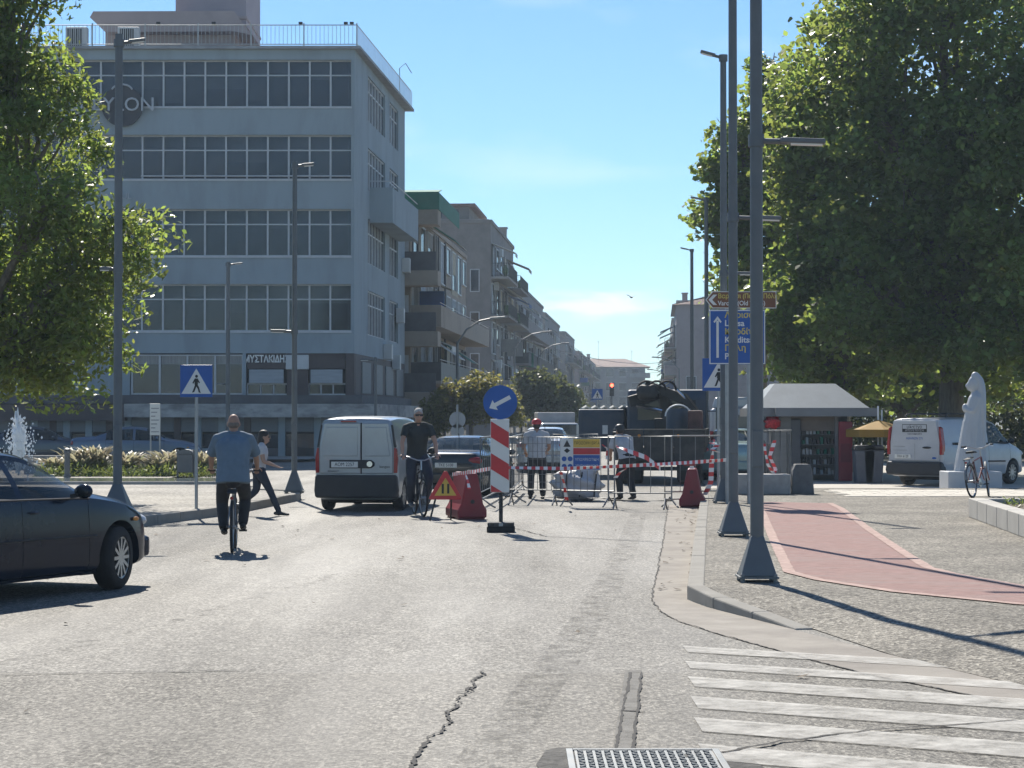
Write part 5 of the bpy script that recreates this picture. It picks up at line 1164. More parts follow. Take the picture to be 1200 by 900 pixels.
# fallen leaves and grit
rs = np.random.default_rng(21); fl_ = MB()
for i in range(80):
    if i < 45: y = rs.uniform(20, 38); x = np.interp(y, [19.2, 40.2], [1.64, 3.70]) - abs(rs.normal(.12, .16))
    else: x, y = rs.uniform(-6, 3), rs.uniform(11, 36)
    s_ = rs.uniform(.02, .06); a = rs.uniform(0, 6.28); c_, q_ = math.cos(a) * s_, math.sin(a) * s_
    fl_.add([(x - c_, y - q_, .012), (x + q_ * .6, y - c_ * .6, .018), (x + c_, y + q_, .03), (x - q_ * .6, y + c_ * .6, .016)], [(0, 1, 2, 3)])
fo = fl_.build('fallen_leaves', M('dry_leaf', (.09, .065, .04), .8, var=.4, scale=20)); tag(fo, 'scattered dry leaves and grit along the gutter and road', 'litter', kind='stuff')
# bird
bi = empty('bird', at(740, 348.5, 120), R(20), 'small dark bird gliding below the cloud', 'bird')
q = MB().ell((0, 0, 0), (.06, .16, .05), 8, 6).add([(0, .06, .01), (.32, .0, .12), (.30, -.08, .12), (0, -.06, .01), (0, .06, .025), (.32, 0, .13), (.30, -.08, .13), (0, -.06, .025)], BOXF).add([(0, .06, .01), (-.32, .0, .14), (-.30, -.08, .14), (0, -.06, .01), (0, .06, .025), (-.32, 0, .15), (-.30, -.08, .15), (0, -.06, .025)], BOXF); q.build('body', m_dark, bi)
# ================================================================== VEHICLES
def paint(n, rgb, rough=.25, metal=.3): return M(n, rgb, rough, metal, var=.06, scale=3, coat=.6, spec=.5, dirt=tuple(c * .8 + .03 for c in rgb), dscale=2.5, damt=.35)
m_carglass = M('car_glass', (.02, .03, .032), .03, 0, var=.2, scale=1.5, spec=.6); m_carglass.node_tree.nodes['Principled BSDF'].inputs['Alpha'].default_value = .5
m_tail = M('tail_lamp_red', (.30, .012, .015), .2, var=.15, scale=12, coat=.5); m_amb = M('lamp_amber', (.5, .2, .03), .25); m_lens = M('lamp_clear', (.6, .6, .6), .1, var=.1, spec=.7)
m_tyre = M('tyre', (.018, .018, .019), .8, var=.3, scale=14, bump=.3, bscale=50); m_rim = M('alloy', (.42, .43, .44), .35, .9, var=.1, scale=10)
m_under = M('underbody', (.012, .012, .012), .9, var=.3); m_bump = M('bumper_plastic', (.03, .031, .033), .6, var=.15, scale=6)
m_plate = M('number_plate', (.66, .66, .62), .4, var=.05)
def catmull(P, n):
    P = np.asarray(P, float); k = len(P); t = np.linspace(0, k - 1, n); out_ = []
    for u in t:
        i = min(int(u), k - 2); f = u - i; p0 = P[max(i - 1, 0)]; p1 = P[i]; p2 = P[i + 1]; p3 = P[min(i + 2, k - 1)]
        m1 = (p2 - p0) * .5; m2 = (p3 - p1) * .5
        lin = p1 + (p2 - p1) * f
        out_.append(((2 * f ** 3 - 3 * f ** 2 + 1) * p1 + (f ** 3 - 2 * f ** 2 + f) * m1 + (-2 * f ** 3 + 3 * f ** 2) * p2 + (f ** 3 - f ** 2) * m2) * .85 + lin * .15)
    return np.array(out_)
def wheel(parent, x, y, r, w_, side, rim=m_rim, spokes=10, steer=0):
    o = empty('wheel', (x, y, r), 0); o.parent = parent; o.rotation_euler = (0, 0, steer)
    s = side
    MB().lathe([(r * .66, -w_ / 2), (r * .9, -w_ / 2), (r * .985, -w_ * .38), (r, -w_ * .2), (r, w_ * .2), (r * .985, w_ * .38), (r * .9, w_ / 2), (r * .66, w_ / 2)], n=36, axis='x', caps=False).build('tyre', m_tyre, o, smooth=True, ang=50)
    d = MB().lathe([(r * .67, s * w_ * .46), (r * .62, s * w_ * .44), (r * .60, s * w_ * .1)], n=30, axis='x', caps=False); 
    for i in range(spokes):
        a = 2 * math.pi * i / spokes; c, q = math.cos(a), math.sin(a)
        d.bar((s * w_ * .40, c * r * .14, q * r * .14), (s * w_ * .42, c * r * .63, q * r * .63), r * .11, .02, (1, 0, 0))
    d.lathe([(r * .17, s * w_ * .36), (r * .17, s * w_ * .45)], n=14, axis='x')
    d.build('rim', rim, o, smooth=True, ang=30)
    MB().lathe([(r * .6, s * w_ * .08), (r * .6, s * w_ * .12)], n=20, axis='x').build('brake_disc', m_under, o)
    return o
class Car:
    """stations: (y, ztop, zbelt, half width, roof half width, zbottom), front at +y"""
    def __init__(s, name, label, cat, loc, heading, st, pnt, wheels, wins, r=.315, tw=.21, nst=64, group=None, roll=0, arch=.06, body_mat2=None, rim=m_rim, spokes=10, steer=0, flat=False):
        s.t = empty(name, loc, -heading, label, cat, group); s.st = st; P = catmull(st, nst) if not flat else np.array(st); s.P = P
        s.body_root = s.t
        half = [s.ring(p) for p in P]; m = len(half[0]); mb = MB(); full = []
        for p, h in zip(P, half):
            rr = [(x, z) for x, z in h] + [(-x, z) for x, z in h[-2:0:-1]]; full.append(rr)
        n = len(full[0]); s.n = n
        for p, rr in zip(P, full): mb.v += [(x, p[0], z) for x, z in rr]
        mat_i = []
        tmap = s.tparam
        for i in range(len(P) - 1):
            ym = (P[i][0] + P[i + 1][0]) / 2
            for j in range(n):
                j2 = (j + 1) % n; mb.f.append((i * n + j, i * n + j2, (i + 1) * n + j2, (i + 1) * n + j))
                jm = j + .5; half_t = jm if jm < m - 1 else (n - jm); tm = np.interp(half_t, range(m), tmap); sd = 1 if jm < m - 1 else -1
                k = 0
                for q, (nm, y0, y1, t0, t1, ss) in enumerate(wins):
                    if y0 <= ym <= y1 and t0 <= tm <= t1 and (ss == 0 or ss == sd): k = q + 1
                mat_i.append(k)
        mb.f.append(tuple(range(n))); mat_i.append(0); mb.f.append(tuple(range((len(P) - 1) * n, len(P) * n))); mat_i.append(0)
        me = bpy.data.meshes.new('body'); me.from_pydata(mb.v, [], mb.f); me.materials.append(pnt)
        for q in wins: me.materials.append(m_carglass)
        me.polygons.foreach_set('material_index', mat_i); me.update()
        bm = bmesh.new(); bm.from_mesh(me); bmesh.ops.recalc_face_normals(bm, faces=bm.faces); bm.to_mesh(me); bm.free()
        tmp = put('tmp', me)
        wz = P[len(P) // 2][3]
        cuts = []
        for (wy, wx) in wheels:
            c = MB().lathe([(r + arch, -wx - .5), (r + arch, -wx + tw + .06)], (0, wy, r), 40, 'x').lathe([(r + arch, wx - tw - .06), (r + arch, wx + .5)], (0, wy, r), 40, 'x').build('cut', pnt); cuts.append(c)
            bo_ = tmp.modifiers.new('b', 'BOOLEAN'); bo_.operation = 'DIFFERENCE'; bo_.object = c; bo_.solver = 'EXACT'
        me2 = baked(tmp, cuts)
        mi = np.zeros(len(me2.polygons), np.int32); me2.polygons.foreach_get('material_index', mi)
        def extract(ids, mat, nm):
            bm = bmesh.new(); bm.from_mesh(me2); bm.faces.ensure_lookup_table()
            bmesh.ops.delete(bm, geom=[f for f in bm.faces if f.material_index not in ids], context='FACES')
            for f in bm.faces: f.material_index = 0; f.smooth = True
            x = bpy.data.meshes.new(nm); bm.to_mesh(x); bm.free(); x.materials.append(mat)
            try: x.set_sharp_from_angle(angle=R(38))
            except Exception: pass
            return put(nm, x, s.t)
        s.body = extract({0} | set(range(len(wins) + 1, 60)), pnt, 'body')
        s.win = [extract({q + 1}, m_carglass, w_[0]) for q, w_ in enumerate(wins)]
        for (wy, wx) in wheels:
            for sd in (-1, 1): wheel(s.t, sd * (wx - tw / 2), wy, r, tw, sd, rim, spokes, steer if wy > 0 else 0)
        mb = MB()
        for (wy, wx) in wheels: mb.box(-wx + tw, wx - tw, wy - r - arch, wy + r + arch, r * .5, r * 2 + .05)
        mb.build('wheel_well', m_under, s.t)
        if roll:
            for o in s.t.children:
                if not o.name.startswith('wheel'): o.rotation_euler = (0, roll, 0)
    tparam = [0, .8, 1.2, 2, 3, 3.6, 4, 4.5, 5, 5.2, 5.4, 5.6, 5.8, 6, 6.3, 6.7, 7.2, 8]
    def ring(s, p):
        y, zt, zb, w_, wr, zo = p; zb = min(zb, zt - .03); gh = zt - zb; e = min(.10, gh * .25)
        base = [(0, zo), (w_ * .82, zo), (w_ * .96, zo + .05), (w_ * .995, zo + .16 * (zb - zo)), (w_, zo + .45 * (zb - zo)), (w_ * .995, zo + .62 * (zb - zo)), (w_ * .985, zo + .78 * (zb - zo)), (w_ * .975, zo + .93 * (zb - zo)), (w_ * .955, zb)]
        xa = w_ * .955; xr = wr; zr = zt - e
        up = [(xa + (xr - xa) * u + .02 * math.sin(math.pi * u) * min(1, gh * 2), zb + (zr - zb) * u) for u in (.2, .4, .6, .8, 1.0)]
        up += [(xr * .965, zt - e * .55), (xr * .86, zt - e * .25), (xr * .6, zt - e * .06), (0, zt)]
        return base + up
    def surf(s, y, t, sd=1):
        P = s.P; row = [np.interp(y, P[:, 0], P[:, k]) for k in range(6)]; row[0] = y
        r = s.ring(row); x = np.interp(t, s.tparam, [q[0] for q in r]); z = np.interp(t, s.tparam, [q[1] for q in r]); return Vector((sd * x, y, z))
    def seam(s, ys, t0, t1, sd, mat=m_black, name='door_gap', rad=.004):
        for y in ys: MB().tube([s.surf(y, t, sd) for t in np.linspace(t0, t1, 12)], rad, 4).build(name, mat, s.t)
    def line(s, y0, y1, t, sd, rad, mat, name):
        MB().tube([s.surf(y, t, sd) for y in np.linspace(y0, y1, 24)], rad, 5).build(name, mat, s.t)
    def mirror(s, y, z, sd, x, mat):
        MB().ell((sd * (x + .10), y, z), (.10, .055, .07), 12, 8).build('wing_mirror', mat, s.t, smooth=True); MB().bar((sd * (x - .04), y, z - .05), (sd * (x + .08), y, z - .03), .05, .04).build('mirror_arm', m_bump, s.t)
        MB().ell((sd * (x + .10), y - .045, z), (.082, .015, .055), 12, 6).build('mirror_glass', m_carglass, s.t, smooth=True)
    def rear_plate(s, z, y, body, wd=.5, x=0, rot=0):
        p = MB().box(-wd / 2, wd / 2, -.012, 0, -.055, .055).build('number_plate', m_plate, s.t, loc=(x, y, z), rot=(rot, 0, 0))
        text(body, .10, m_signblk, 'lettering', p, (0, -.0135, 0), depth=.001, sx=.85)
SED = [(-2.24, .78, .70, .66, .58, .42), (-2.20, .96, .86, .76, .64, .33), (-2.08, 1.03, .92, .81, .67, .24), (-1.75, 1.06, .94, .85, .69, .21), (-1.42, 1.08, .95, .865, .69, .19), (-1.15, 1.21, .95, .87, .63, .18), (-.72, 1.37, .95, .87, .585, .18), (-.3, 1.415, .945, .87, .575, .18), (.1, 1.40, .94, .87, .575, .18), (.38, 1.345, .935, .87, .585, .18), (.72, 1.18, .93, .87, .63, .18), (1.02, 1.01, .92, .87, .70, .18), (1.3, .955, .89, .867, .72, .18), (1.65, .90, .83, .85, .71, .19), (1.95, .82, .74, .80, .67, .2), (2.12, .72, .64, .72, .62, .24), (2.2, .60, .55, .62, .55, .34)]
SWIN = [('windscreen', .40, 1.0, 6.1, 8, 0), ('rear_window', -1.38, -.72, 6.1, 8, 0), ('side_window', -.04, .86, 5.05, 5.95, 1), ('side_window', -.04, .86, 5.05, 5.95, -1), ('side_window', -.98, -.10, 5.05, 5.95, 1), ('side_window', -.98, -.10, 5.05, 5.95, -1)]
def sedan(name, label, loc, hd, pnt, plate=None, cat='car', group=None, steer=0, rim=m_rim, spokes=12):
    c = Car(name, label, cat, loc, hd, SED, pnt, [(1.50, .86), (-1.28, .86)], SWIN, .315, .21, 76, group, steer=steer, rim=rim, spokes=spokes)
    for sd in (-1, 1):
        c.seam((-.07, .96, -1.02), 1.2, 4.9, sd); c.line(-.88, 1.08, 3.2, sd, .012, m_bump, 'side_moulding'); c.line(-1.05, 1.0, 4.98, sd, .010, m_signblk, 'window_trim'); c.line(-1.0, 1.2, .95, sd, .025, pnt, 'sill')
        c.mirror(.72, 1.0, sd, .87, pnt)
        MB().ell((0, 0, 0), (.02, .09, .018), 8, 6).build('door_handle', pnt, c.t, loc=c.surf(.10, 4.2, sd) + Vector((sd * .008, 0, 0))); MB().ell((0, 0, 0), (.02, .09, .018), 8, 6).build('door_handle', pnt, c.t, loc=c.surf(-.85, 4.2, sd) + Vector((sd * .008, 0, 0)))
        MB().ell((sd * .62, -2.17, .84), (.20, .07, .10), 12, 8).build('tail_lamp', m_tail, c.t, smooth=True); MB().ell((sd * .60, 2.06, .66), (.17, .10, .075), 12, 8).build('headlamp', m_lens, c.t, smooth=True)
        MB().ell((sd * .84, 1.78, .69), (.02, .05, .022), 8, 6).build('side_repeater', m_amb, c.t)
    MB().prism([(-.78, .30), (.78, .30), (.82, .42), (.80, .56), (-.80, .56), (-.82, .42)], -2.29, -2.1).build('rear_bumper', pnt, c.t, bevel=.04); MB().box(-.72, .72, -2.26, -2.1, .22, .30).build('rear_valance', m_bump, c.t, bevel=.02)
    MB().box(-.72, .72, 2.05, 2.235, .28, .50).build('front_bumper', pnt, c.t, bevel=.05)
    if plate: c.rear_plate(.74, -2.235, plate)
    for sx in (-.36, .36):
        MB().bar((sx, -.12, .45), (sx, -.28, 1.0), .46, .12, (0, 1, 0)).build('seat_back', m_bump, c.t, bevel=.04); MB().bar((sx, -.30, 1.04), (sx, -.33, 1.2), .24, .08, (0, 1, 0)).build('headrest', m_bump, c.t, bevel=.03)
    MB().tube([(-.36 + .18 * math.cos(a), .48, .92 + .17 * math.sin(a)) for a in np.linspace(0, 2 * math.pi, 17)[:-1]], .014, 6, closed=True).build('steering_wheel', m_black, c.t)
    MB().box(-.72, .72, .55, .95, .6, .9).build('dashboard', m_bump, c.t, bevel=.05)
    MB().lathe([(.025, -2.33), (.03, -2.2)], (-.5, 0, .25), 10, 'y').build('exhaust', m_chrome, c.t)
    MB().tube([(0, -.75, 1.37), (0, -.82, 1.46)], .01, 5).build('aerial', m_black, c.t)
    return c
m_navy = M('dark_blue_paint', (.006, .013, .028), .16, 0, var=.1, scale=3, spec=.3, coat=0, dirt=(.014, .016, .02), dscale=2.5, damt=.4)
sedan('saloon_car', 'dark blue saloon car with multi spoke alloy wheels driving up the street', (-5.275, 19.34, 0), R(24), m_navy, 'KAK 4126', steer=R(13))
m_bk = M('black_green_paint', (.008, .011, .012), .22, 0, var=.1, scale=3, spec=.4, coat=.5)
sc2 = sedan('saloon_car', 'black saloon car behind the cyclist with sunglasses', (X_(545, 45.8), 46.2, 0), R(10), m_bk, 'TKE 5108'); sc2.t.scale = (.96, .96, .93)
m_sg = paint('slate_paint', (.10, .14, .19), .3, .4)
sedan('saloon_car', 'blue grey car parked behind the ornamental grasses in front of the shops', (X_(152, 70), 71.5, 0), R(84), m_sg)
sedan('saloon_car', 'dark grey car parked by the shops behind the fountain', (X_(38, 73), 73.5, 0), R(84), paint('dark_grey_paint', (.05, .06, .075), .3, .4))
sedan('saloon_car', 'pale silver car standing beyond the barrier near the bulk sack', (X_(640, 66), 66, 0), R(4), paint('silver_paint', (.45, .46, .47), .25, .5), 'EEB 7731')
# silver panel van
VST = [(-1.98, 1.70, 1.02, .775, .655, .30), (-1.955, 1.765, 1.04, .805, .675, .25), (-1.85, 1.80, 1.05, .825, .685, .22), (-1.2, 1.83, 1.05, .83, .69, .2), (-.3, 1.83, 1.05, .83, .69, .2), (.25, 1.80, 1.05, .83, .69, .2), (.55, 1.70, 1.05, .83, .68, .2), (.95, 1.38, 1.04, .83, .70, .2), (1.25, 1.12, 1.02, .83, .72, .2), (1.6, 1.03, .95, .815, .70, .2), (1.85, .92, .84, .76, .66, .22), (1.98, .70, .63, .66, .58, .32)]
VW = [('windscreen', .58, 1.2, 6.1, 8, 0), ('side_window', .08, 1.02, 5.05, 5.95, 1), ('side_window', .08, 1.02, 5.05, 5.95, -1)]
m_silv = paint('silver_van_paint', (.33, .36, .38), .3, .3)
def vanrear(c, pnt, plate, zb_, y=-1.985, split=.0, wr=.70, panels=True, lamps=(.66, 1.16)):
    pass
yv = 38.6
v = Car('panel_van', 'silver small panel van with black bumper parked by the plaza tip', 'van', (X_(441, yv), yv + .6, 0), R(8.5), VST, m_silv, [(1.28, .80), (-1.30, .80)], VW, .30, .19, 60, roll=0)
B = v.t; B.scale = (.95, .95, .95)
bm_ = MB().prism([(-.80, .26), (.80, .26), (.82, .40), (.80, .70), (-.80, .70), (-.82, .40)], -2.06, -1.80).build('rear_bumper', m_bump, B, bevel=.04)
for (a, b, nm) in ((-.72, .085, 'rear_door'), (.105, .72, 'rear_door')):
    dr_ = MB().prism([(a, .72), (b, .72), (b, 1.22), (b if b < .5 else .63, 1.70), (a if a > -.5 else -.63, 1.70), (a, 1.22)], -2.0, -1.955).build(nm, m_silv, B, bevel=.02)
    x0, x1 = a + .06, b - .06
    k0 = .07 if a < -.5 else 0; k1 = .07 if b > .5 else 0
    MB().prism([(x0, 1.06), (x1, 1.06), (x1 - k1, 1.62), (x0 + k0, 1.62)], -2.012, -1.99).build('pressed_panel', m_silv, dr_, bevel=.012)
MB().box(.085, .105, -1.992, -1.96, .72, 1.70).build('door_gap', m_black, B)
for sd in (-1, 1):
    MB().prism([(sd * .73, .74), (sd * .80, .74), (sd * .805, 1.05), (sd * .775, 1.22), (sd * .735, 1.22)], -2.0, -1.88).build('tail_lamp', m_tail, B, bevel=.01)
    MB().prism([(sd * .735, 1.225), (sd * .775, 1.225), (sd * .70, 1.66), (sd * .685, 1.66)], -1.99, -1.9).build('rear_pillar', m_bump, B)
    v.seam((-.02, 1.05), 1.2, 5.9, sd); v.line(-.9, .88, 3.0, sd, .02, m_bump, 'side_moulding'); v.mirror(.95, 1.12, sd, .83, m_bump); v.line(-1.7, -.1, 4.6, sd, .010, m_silv, 'body_crease')
    MB().ell((sd * .58, 1.88, .74), (.16, .1, .10), 12, 8).build('headlamp', m_lens, B, smooth=True)
ph_ = MB().prism([(-.52, .83), (.30, .83), (.36, .88), (.36, .94), (.30, .99), (-.52, .99)], -2.03, -1.995).build('plate_recess', m_bump, B, bevel=.01)
v.rear_plate(.90, -2.035, 'AOM 2257', .52, -.22); MB().lathe([(.055, -2.045), (.055, -2.03)], (.27, 0, .91), 16, 'y').build('badge', m_chrome, B)
text('kangoo', .07, m_bump, 'lettering', B, (.56, -2.004, .86), depth=.002)
text('RENAULT', .05, m_bump, 'lettering', B, (-.45, -2.004, .77), depth=.002)
MB().box(-.3, .0, -2.02, -1.9, 1.715, 1.74).build('brake_light', m_tail, B)
# white signwritten van (seen from the rear quarter)
WST = [(-2.2, 1.70, 1.12, .80, .66, .36), (-2.17, 1.80, 1.14, .85, .70, .30), (-2.05, 1.83, 1.15, .87, .71, .26), (-1.3, 1.85, 1.15, .88, .71, .25), (-.2, 1.85, 1.14, .88, .71, .25), (.45, 1.80, 1.13, .88, .71, .25), (.85, 1.66, 1.12, .88, .70, .25), (1.25, 1.34, 1.10, .88, .72, .25), (1.55, 1.14, 1.04, .875, .74, .25), (1.9, 1.04, .95, .85, .72, .26), (2.15, .86, .78, .76, .66, .28), (2.25, .62, .56, .64, .56, .36)]
m_wv = paint('white_van_paint', (.42, .43, .45), .3, 0)
yw = 51.0
wv = Car('panel_van', 'white signwritten van with roof rack parked behind the veiled statue', 'van', (X_(1133, yw), yw + 1.0, SQ), R(43), WST, m_wv, [(1.45, .86), (-1.35, .86)], [('windscreen', .78, 1.5, 6.1, 8, 0), ('side_window', .2, 1.25, 5.05, 5.95, 1), ('side_window', .2, 1.25, 5.05, 5.95, -1)], .33, .21, 60)
B = wv.t; B.scale = (.92, .92, .92)
MB().prism([(-.84, .30), (.84, .30), (.88, .44), (.84, .66), (-.84, .66), (-.88, .44)], -2.32, -2.05).build('rear_bumper', m_bump, B, bevel=.05)
tg = MB().prism([(-.76, .68), (.76, .68), (.76, 1.2), (.66, 1.76), (-.66, 1.76), (-.76, 1.2)], -2.235, -2.19).build('tailgate', m_wv, B, bevel=.03)
for a in ((.0, .012, .68, 1.15), ): MB().box(a[0], a[1], -2.238, -2.2, a[2], a[3]).build('door_gap', m_back, tg)
for sd in (-1, 1):
    MB().prism([(sd * .77, .85), (sd * .85, .85), (sd * .86, 1.1), (sd * .80, 1.55), (sd * .74, 1.6), (sd * .775, 1.15)], -2.25, -2.10).build('tail_lamp', m_tail, B, bevel=.01)
    wv.line(-.9, 1.0, 3.0, sd, .022, m_bump, 'side_moulding'); wv.line(-1.7, .1, 4.9, sd, .035, m_signblk, 'dark_band'); wv.mirror(1.15, 1.2, sd, .88, m_bump); wv.seam((.15, 1.3), 1.2, 5.9, sd)
    MB().ell((sd * .62, 2.1, .84), (.18, .12, .11), 12, 8).build('headlamp', m_lens, B, smooth=True); MB().tube([(sd * .62, -1.7, 1.86), (sd * .62, -1.6, 1.94), (sd * .62, .4, 1.94), (sd * .62, .5, 1.84)], .022, 6).build('roof_rail', m_bump, B)
for y in (-1.4, -.5, .3): MB().bar((-.66, y, 1.955), (.66, y, 1.955), .05, .03).build('roof_bar', m_bump, B)
MB().box(-.3, .3, -2.3, -2.235, 0, 0).build('x', m_bump, B) if False else None
MB().box(-.38, .38, -2.24, -2.236, 1.45, 1.66).build('sign_border', m_signblk, tg); MB().box(-.365, .365, -2.244, -2.2405, 1.54, 1.645).build('sign_field', m_wv, tg)
text('υδrετγο', .13, m_signblk, 'lettering', tg, (0, -2.246, 1.592), depth=.001); text('ΑΠΟΧΕΤΕΥΣΗ', .085, m_wv, 'lettering', tg, (0, -2.242, 1.495), depth=.001); text('ΥΔΡΑΥΛΙΚΑ ΕΡΓΑ', .06, m_signblk, 'lettering', tg, (0, -2.237, 1.40), depth=.001, sx=.9); text('ΑΘΗΝΩΝ 571', .085, m_blue, 'lettering', tg, (0, -2.237, 1.28), depth=.001)
MB().ell((.38, -2.245, 1.04), (.14, .02, .03), 12, 6).build('tailgate_handle', m_signblk, tg); MB().ell((.6, -2.24, .76), (.07, .012, .03), 14, 6).build('oval_badge', m_blue, tg)
wv.rear_plate(.80, -2.245, 'TKH 6120', .5, -.36)
for i in range(2): MB().box(-.66, -.3 + .06 * i, -2.24, -2.236, 1.06 - i * .1, 1.075 - i * .1).build('text_line', m_back, tg)
p_ = wv.surf(-.9, 5.3, 1); text('υδrετγο', .16, m_blue, 'lettering', B, (wv.surf(-.8, 4.2, 1).x + .006, -.8, .82), (R(90), 0, R(90)), depth=.001)
# white delivery vehicle beyond the truck, right
cv = empty('camper_van', (X_(872, 64), 64, 0), R(-6), 'white high roofed van standing behind the lamp posts and kiosk', 'van')
MB().box(-1.05, 1.05, -1.2, 3.2, .45, 2.0).build('body', m_wv, cv, bevel=.12, seg=3); MB().prism([(-1.0, 2.0), (1.0, 2.0), (.9, 2.35), (-.9, 2.35)], -1.0, 3.0).build('high_roof', m_wv, cv, bevel=.08)
MB().box(-.85, .85, -1.225, -1.19, 1.25, 1.8).build('rear_window', m_carglass, cv, bevel=.03); MB().box(-1.0, 1.0, -1.3, -1.15, .4, .62).build('rear_bumper', m_bump, cv, bevel=.04)
for sd in (-1, 1):
    MB().box(sd * 1.0 - .06, sd * 1.0 + .06, -1.22, -1.15, .8, 1.3).build('tail_lamp', m_tail, cv)
    for wy in (-.3, 2.4): wheel(cv, sd * .9, wy, .33, .22, sd)
cv2 = sedan('saloon_car', 'pale teal car glimpsed between the lamp posts behind the barrier', (X_(868, 56), 57, 0), R(12), paint('teal_paint', (.20, .30, .31), .25, .4))
# ------------------------------------------------------------------ crane truck
m_tk = M('truck_dark_blue', (.04, .06, .088), .5, .1, var=.2, scale=2, dirt=(.08, .075, .07), dscale=2); m_bed = M('truck_bed_steel', (.035, .037, .038), .7, .2, var=.3, scale=3, dirt=(.09, .08, .07), dscale=3); m_crn = M('crane_steel', (.04, .038, .036), .6, .3, var=.25, scale=4)
YTk = 52.5
tk = empty('crane_truck', (X_(772, YTk), YTk, 0), R(-7), 'dark flatbed truck with folded loading crane standing behind the barriers', 'truck')
MB().box(-.45, .45, 0, 6.2, .55, .8).build('chassis', m_under, tk)
bd_ = MB().box(-1.15, 1.15, 0, 3.9, .82, .95).build('bed_floor', m_bed, tk, bevel=.01)
for i in range(3): MB().box(-1.15 + i * .772, -1.15 + (i + 1) * .772 - .02, -.05, .0, .62, 1.42).build('tailgate_panel', m_bed, bd_, bevel=.012)
for sd in (-1, 1):
    for i in range(3): MB().box(sd * 1.15 - .03, sd * 1.15 + .03, .02 + i * 1.3, 1.28 + i * 1.3, .95, 1.42).build('side_panel', m_bed, bd_, bevel=.012)
    MB().box(sd * .8 - .16, sd * .8 + .16, -.12, -.04, .48, .6).build('tail_lamp', m_tail, tk); MB().box(sd * .72 - .26, sd * .72 + .26, -.02, .02, .12, .55).build('mud_flap', m_black, tk)
    for wy in (.9, 5.2): wheel(tk, sd * .92, wy, .46, .3, sd, m_bump, 8)
    wheel(tk, sd * .6, .9, .46, .28, sd, m_bump, 8)
MB().box(-.9, .9, -.14, -.06, .36, .46).build('underrun_bar', m_bed, tk)
for x in (-.5, .5): MB().lathe([(.04, -.06), (.04, -.05)], (x, 0, 1.25), 10, 'y').build('marker_lamp', m_amb, tk)
cbk = MB().prism([(4.35, .75), (6.5, .75), (6.55, 1.6), (6.2, 2.45), (4.5, 2.5), (4.35, 2.3)], -1.1, 1.1, Matrix.Rotation(R(90), 4, 'Z') @ Matrix.Scale(-1, 4, (0, 1, 0)) if False else Matrix(((0, -1, 0, 0), (1, 0, 0, 0), (0, 0, 1, 0), (0, 0, 0, 1)))).build('cab', m_tk, tk, bevel=.08, seg=3)
MB().box(-.8, .8, 4.30, 4.36, 1.65, 2.2).build('rear_window', m_carglass, cbk)
for sd in (-1, 1):
    MB().box(sd * 1.105 - .01, sd * 1.105 + .01, 4.9, 6.1, 1.55, 2.2).build('side_window', m_carglass, cbk); MB().box(sd * 1.4 - .09, sd * 1.4 + .09, 6.3, 6.4, 1.4, 2.0).build('wing_mirror', m_bump, cbk); MB().bar((sd * 1.05, 6.3, 1.9), (sd * 1.38, 6.35, 1.9), .03, .03).build('mirror_arm', m_bump, cbk)
crn = MB().box(-.3, .3, 3.55, 4.1, .8, 1.7).build('crane_base', m_crn, tk, bevel=.03)
MB().tube([(0, 3.8, 1.6), (-.05, 3.8, 2.55)], .15, 10).build('crane_column', m_crn, crn)
MB().bar((-.1, 3.8, 2.4), (-1.0, 3.6, 2.15), .26, .3).build('main_boom', m_crn, crn, bevel=.02); MB().bar((-.55, 3.55, 2.62), (.55, 3.45, 2.2), .22, .26).build('outer_boom', m_crn, crn, bevel=.02); MB().bar((.5, 3.4, 2.3), (.95, 3.2, 1.7), .15, .2).build('jib', m_crn, crn)
MB().tube([(-.1, 3.6, 1.9), (-.8, 3.5, 2.05)], .06, 8).build('ram', m_chrome, crn); MB().tube([(.3, 3.4, 2.5), (.7, 3.3, 2.1)], .045, 8).build('ram', m_chrome, crn)
for k in range(3): MB().tube([(-.5 + .25 * math.cos(a) + .28 * k, 3.3 - .05 * k, 2.45 + .26 * math.sin(a)) for a in np.linspace(0, math.pi * 1.2, 12)], .03, 6).build('hydraulic_hose', m_black, crn)
lumpy('grab_bucket', (-.45, 3.3, 2.4), (.30, .25, .22), m_crn, 14, 3, .12, 14, 10, tk)
MB().lathe([(.32, 0), (.34, .1), (.34, .9), (.32, 1.0)], (.45, 1.6, .95), 18).build('barrel', m_tk, tk, smooth=True); MB().box(.72, 1.1, .5, 1.2, .96, 1.9).build('tool_chest', M('rusty_chest', (.09, .045, .04), .7, var=.3, scale=6), tk, bevel=.04)
MB().tube([(.45 + .34 * math.cos(a), 1.25, 1.75 + .3 * math.sin(a)) for a in np.linspace(0, math.pi, 12)], .02, 6).build('hoop', m_white, tk)
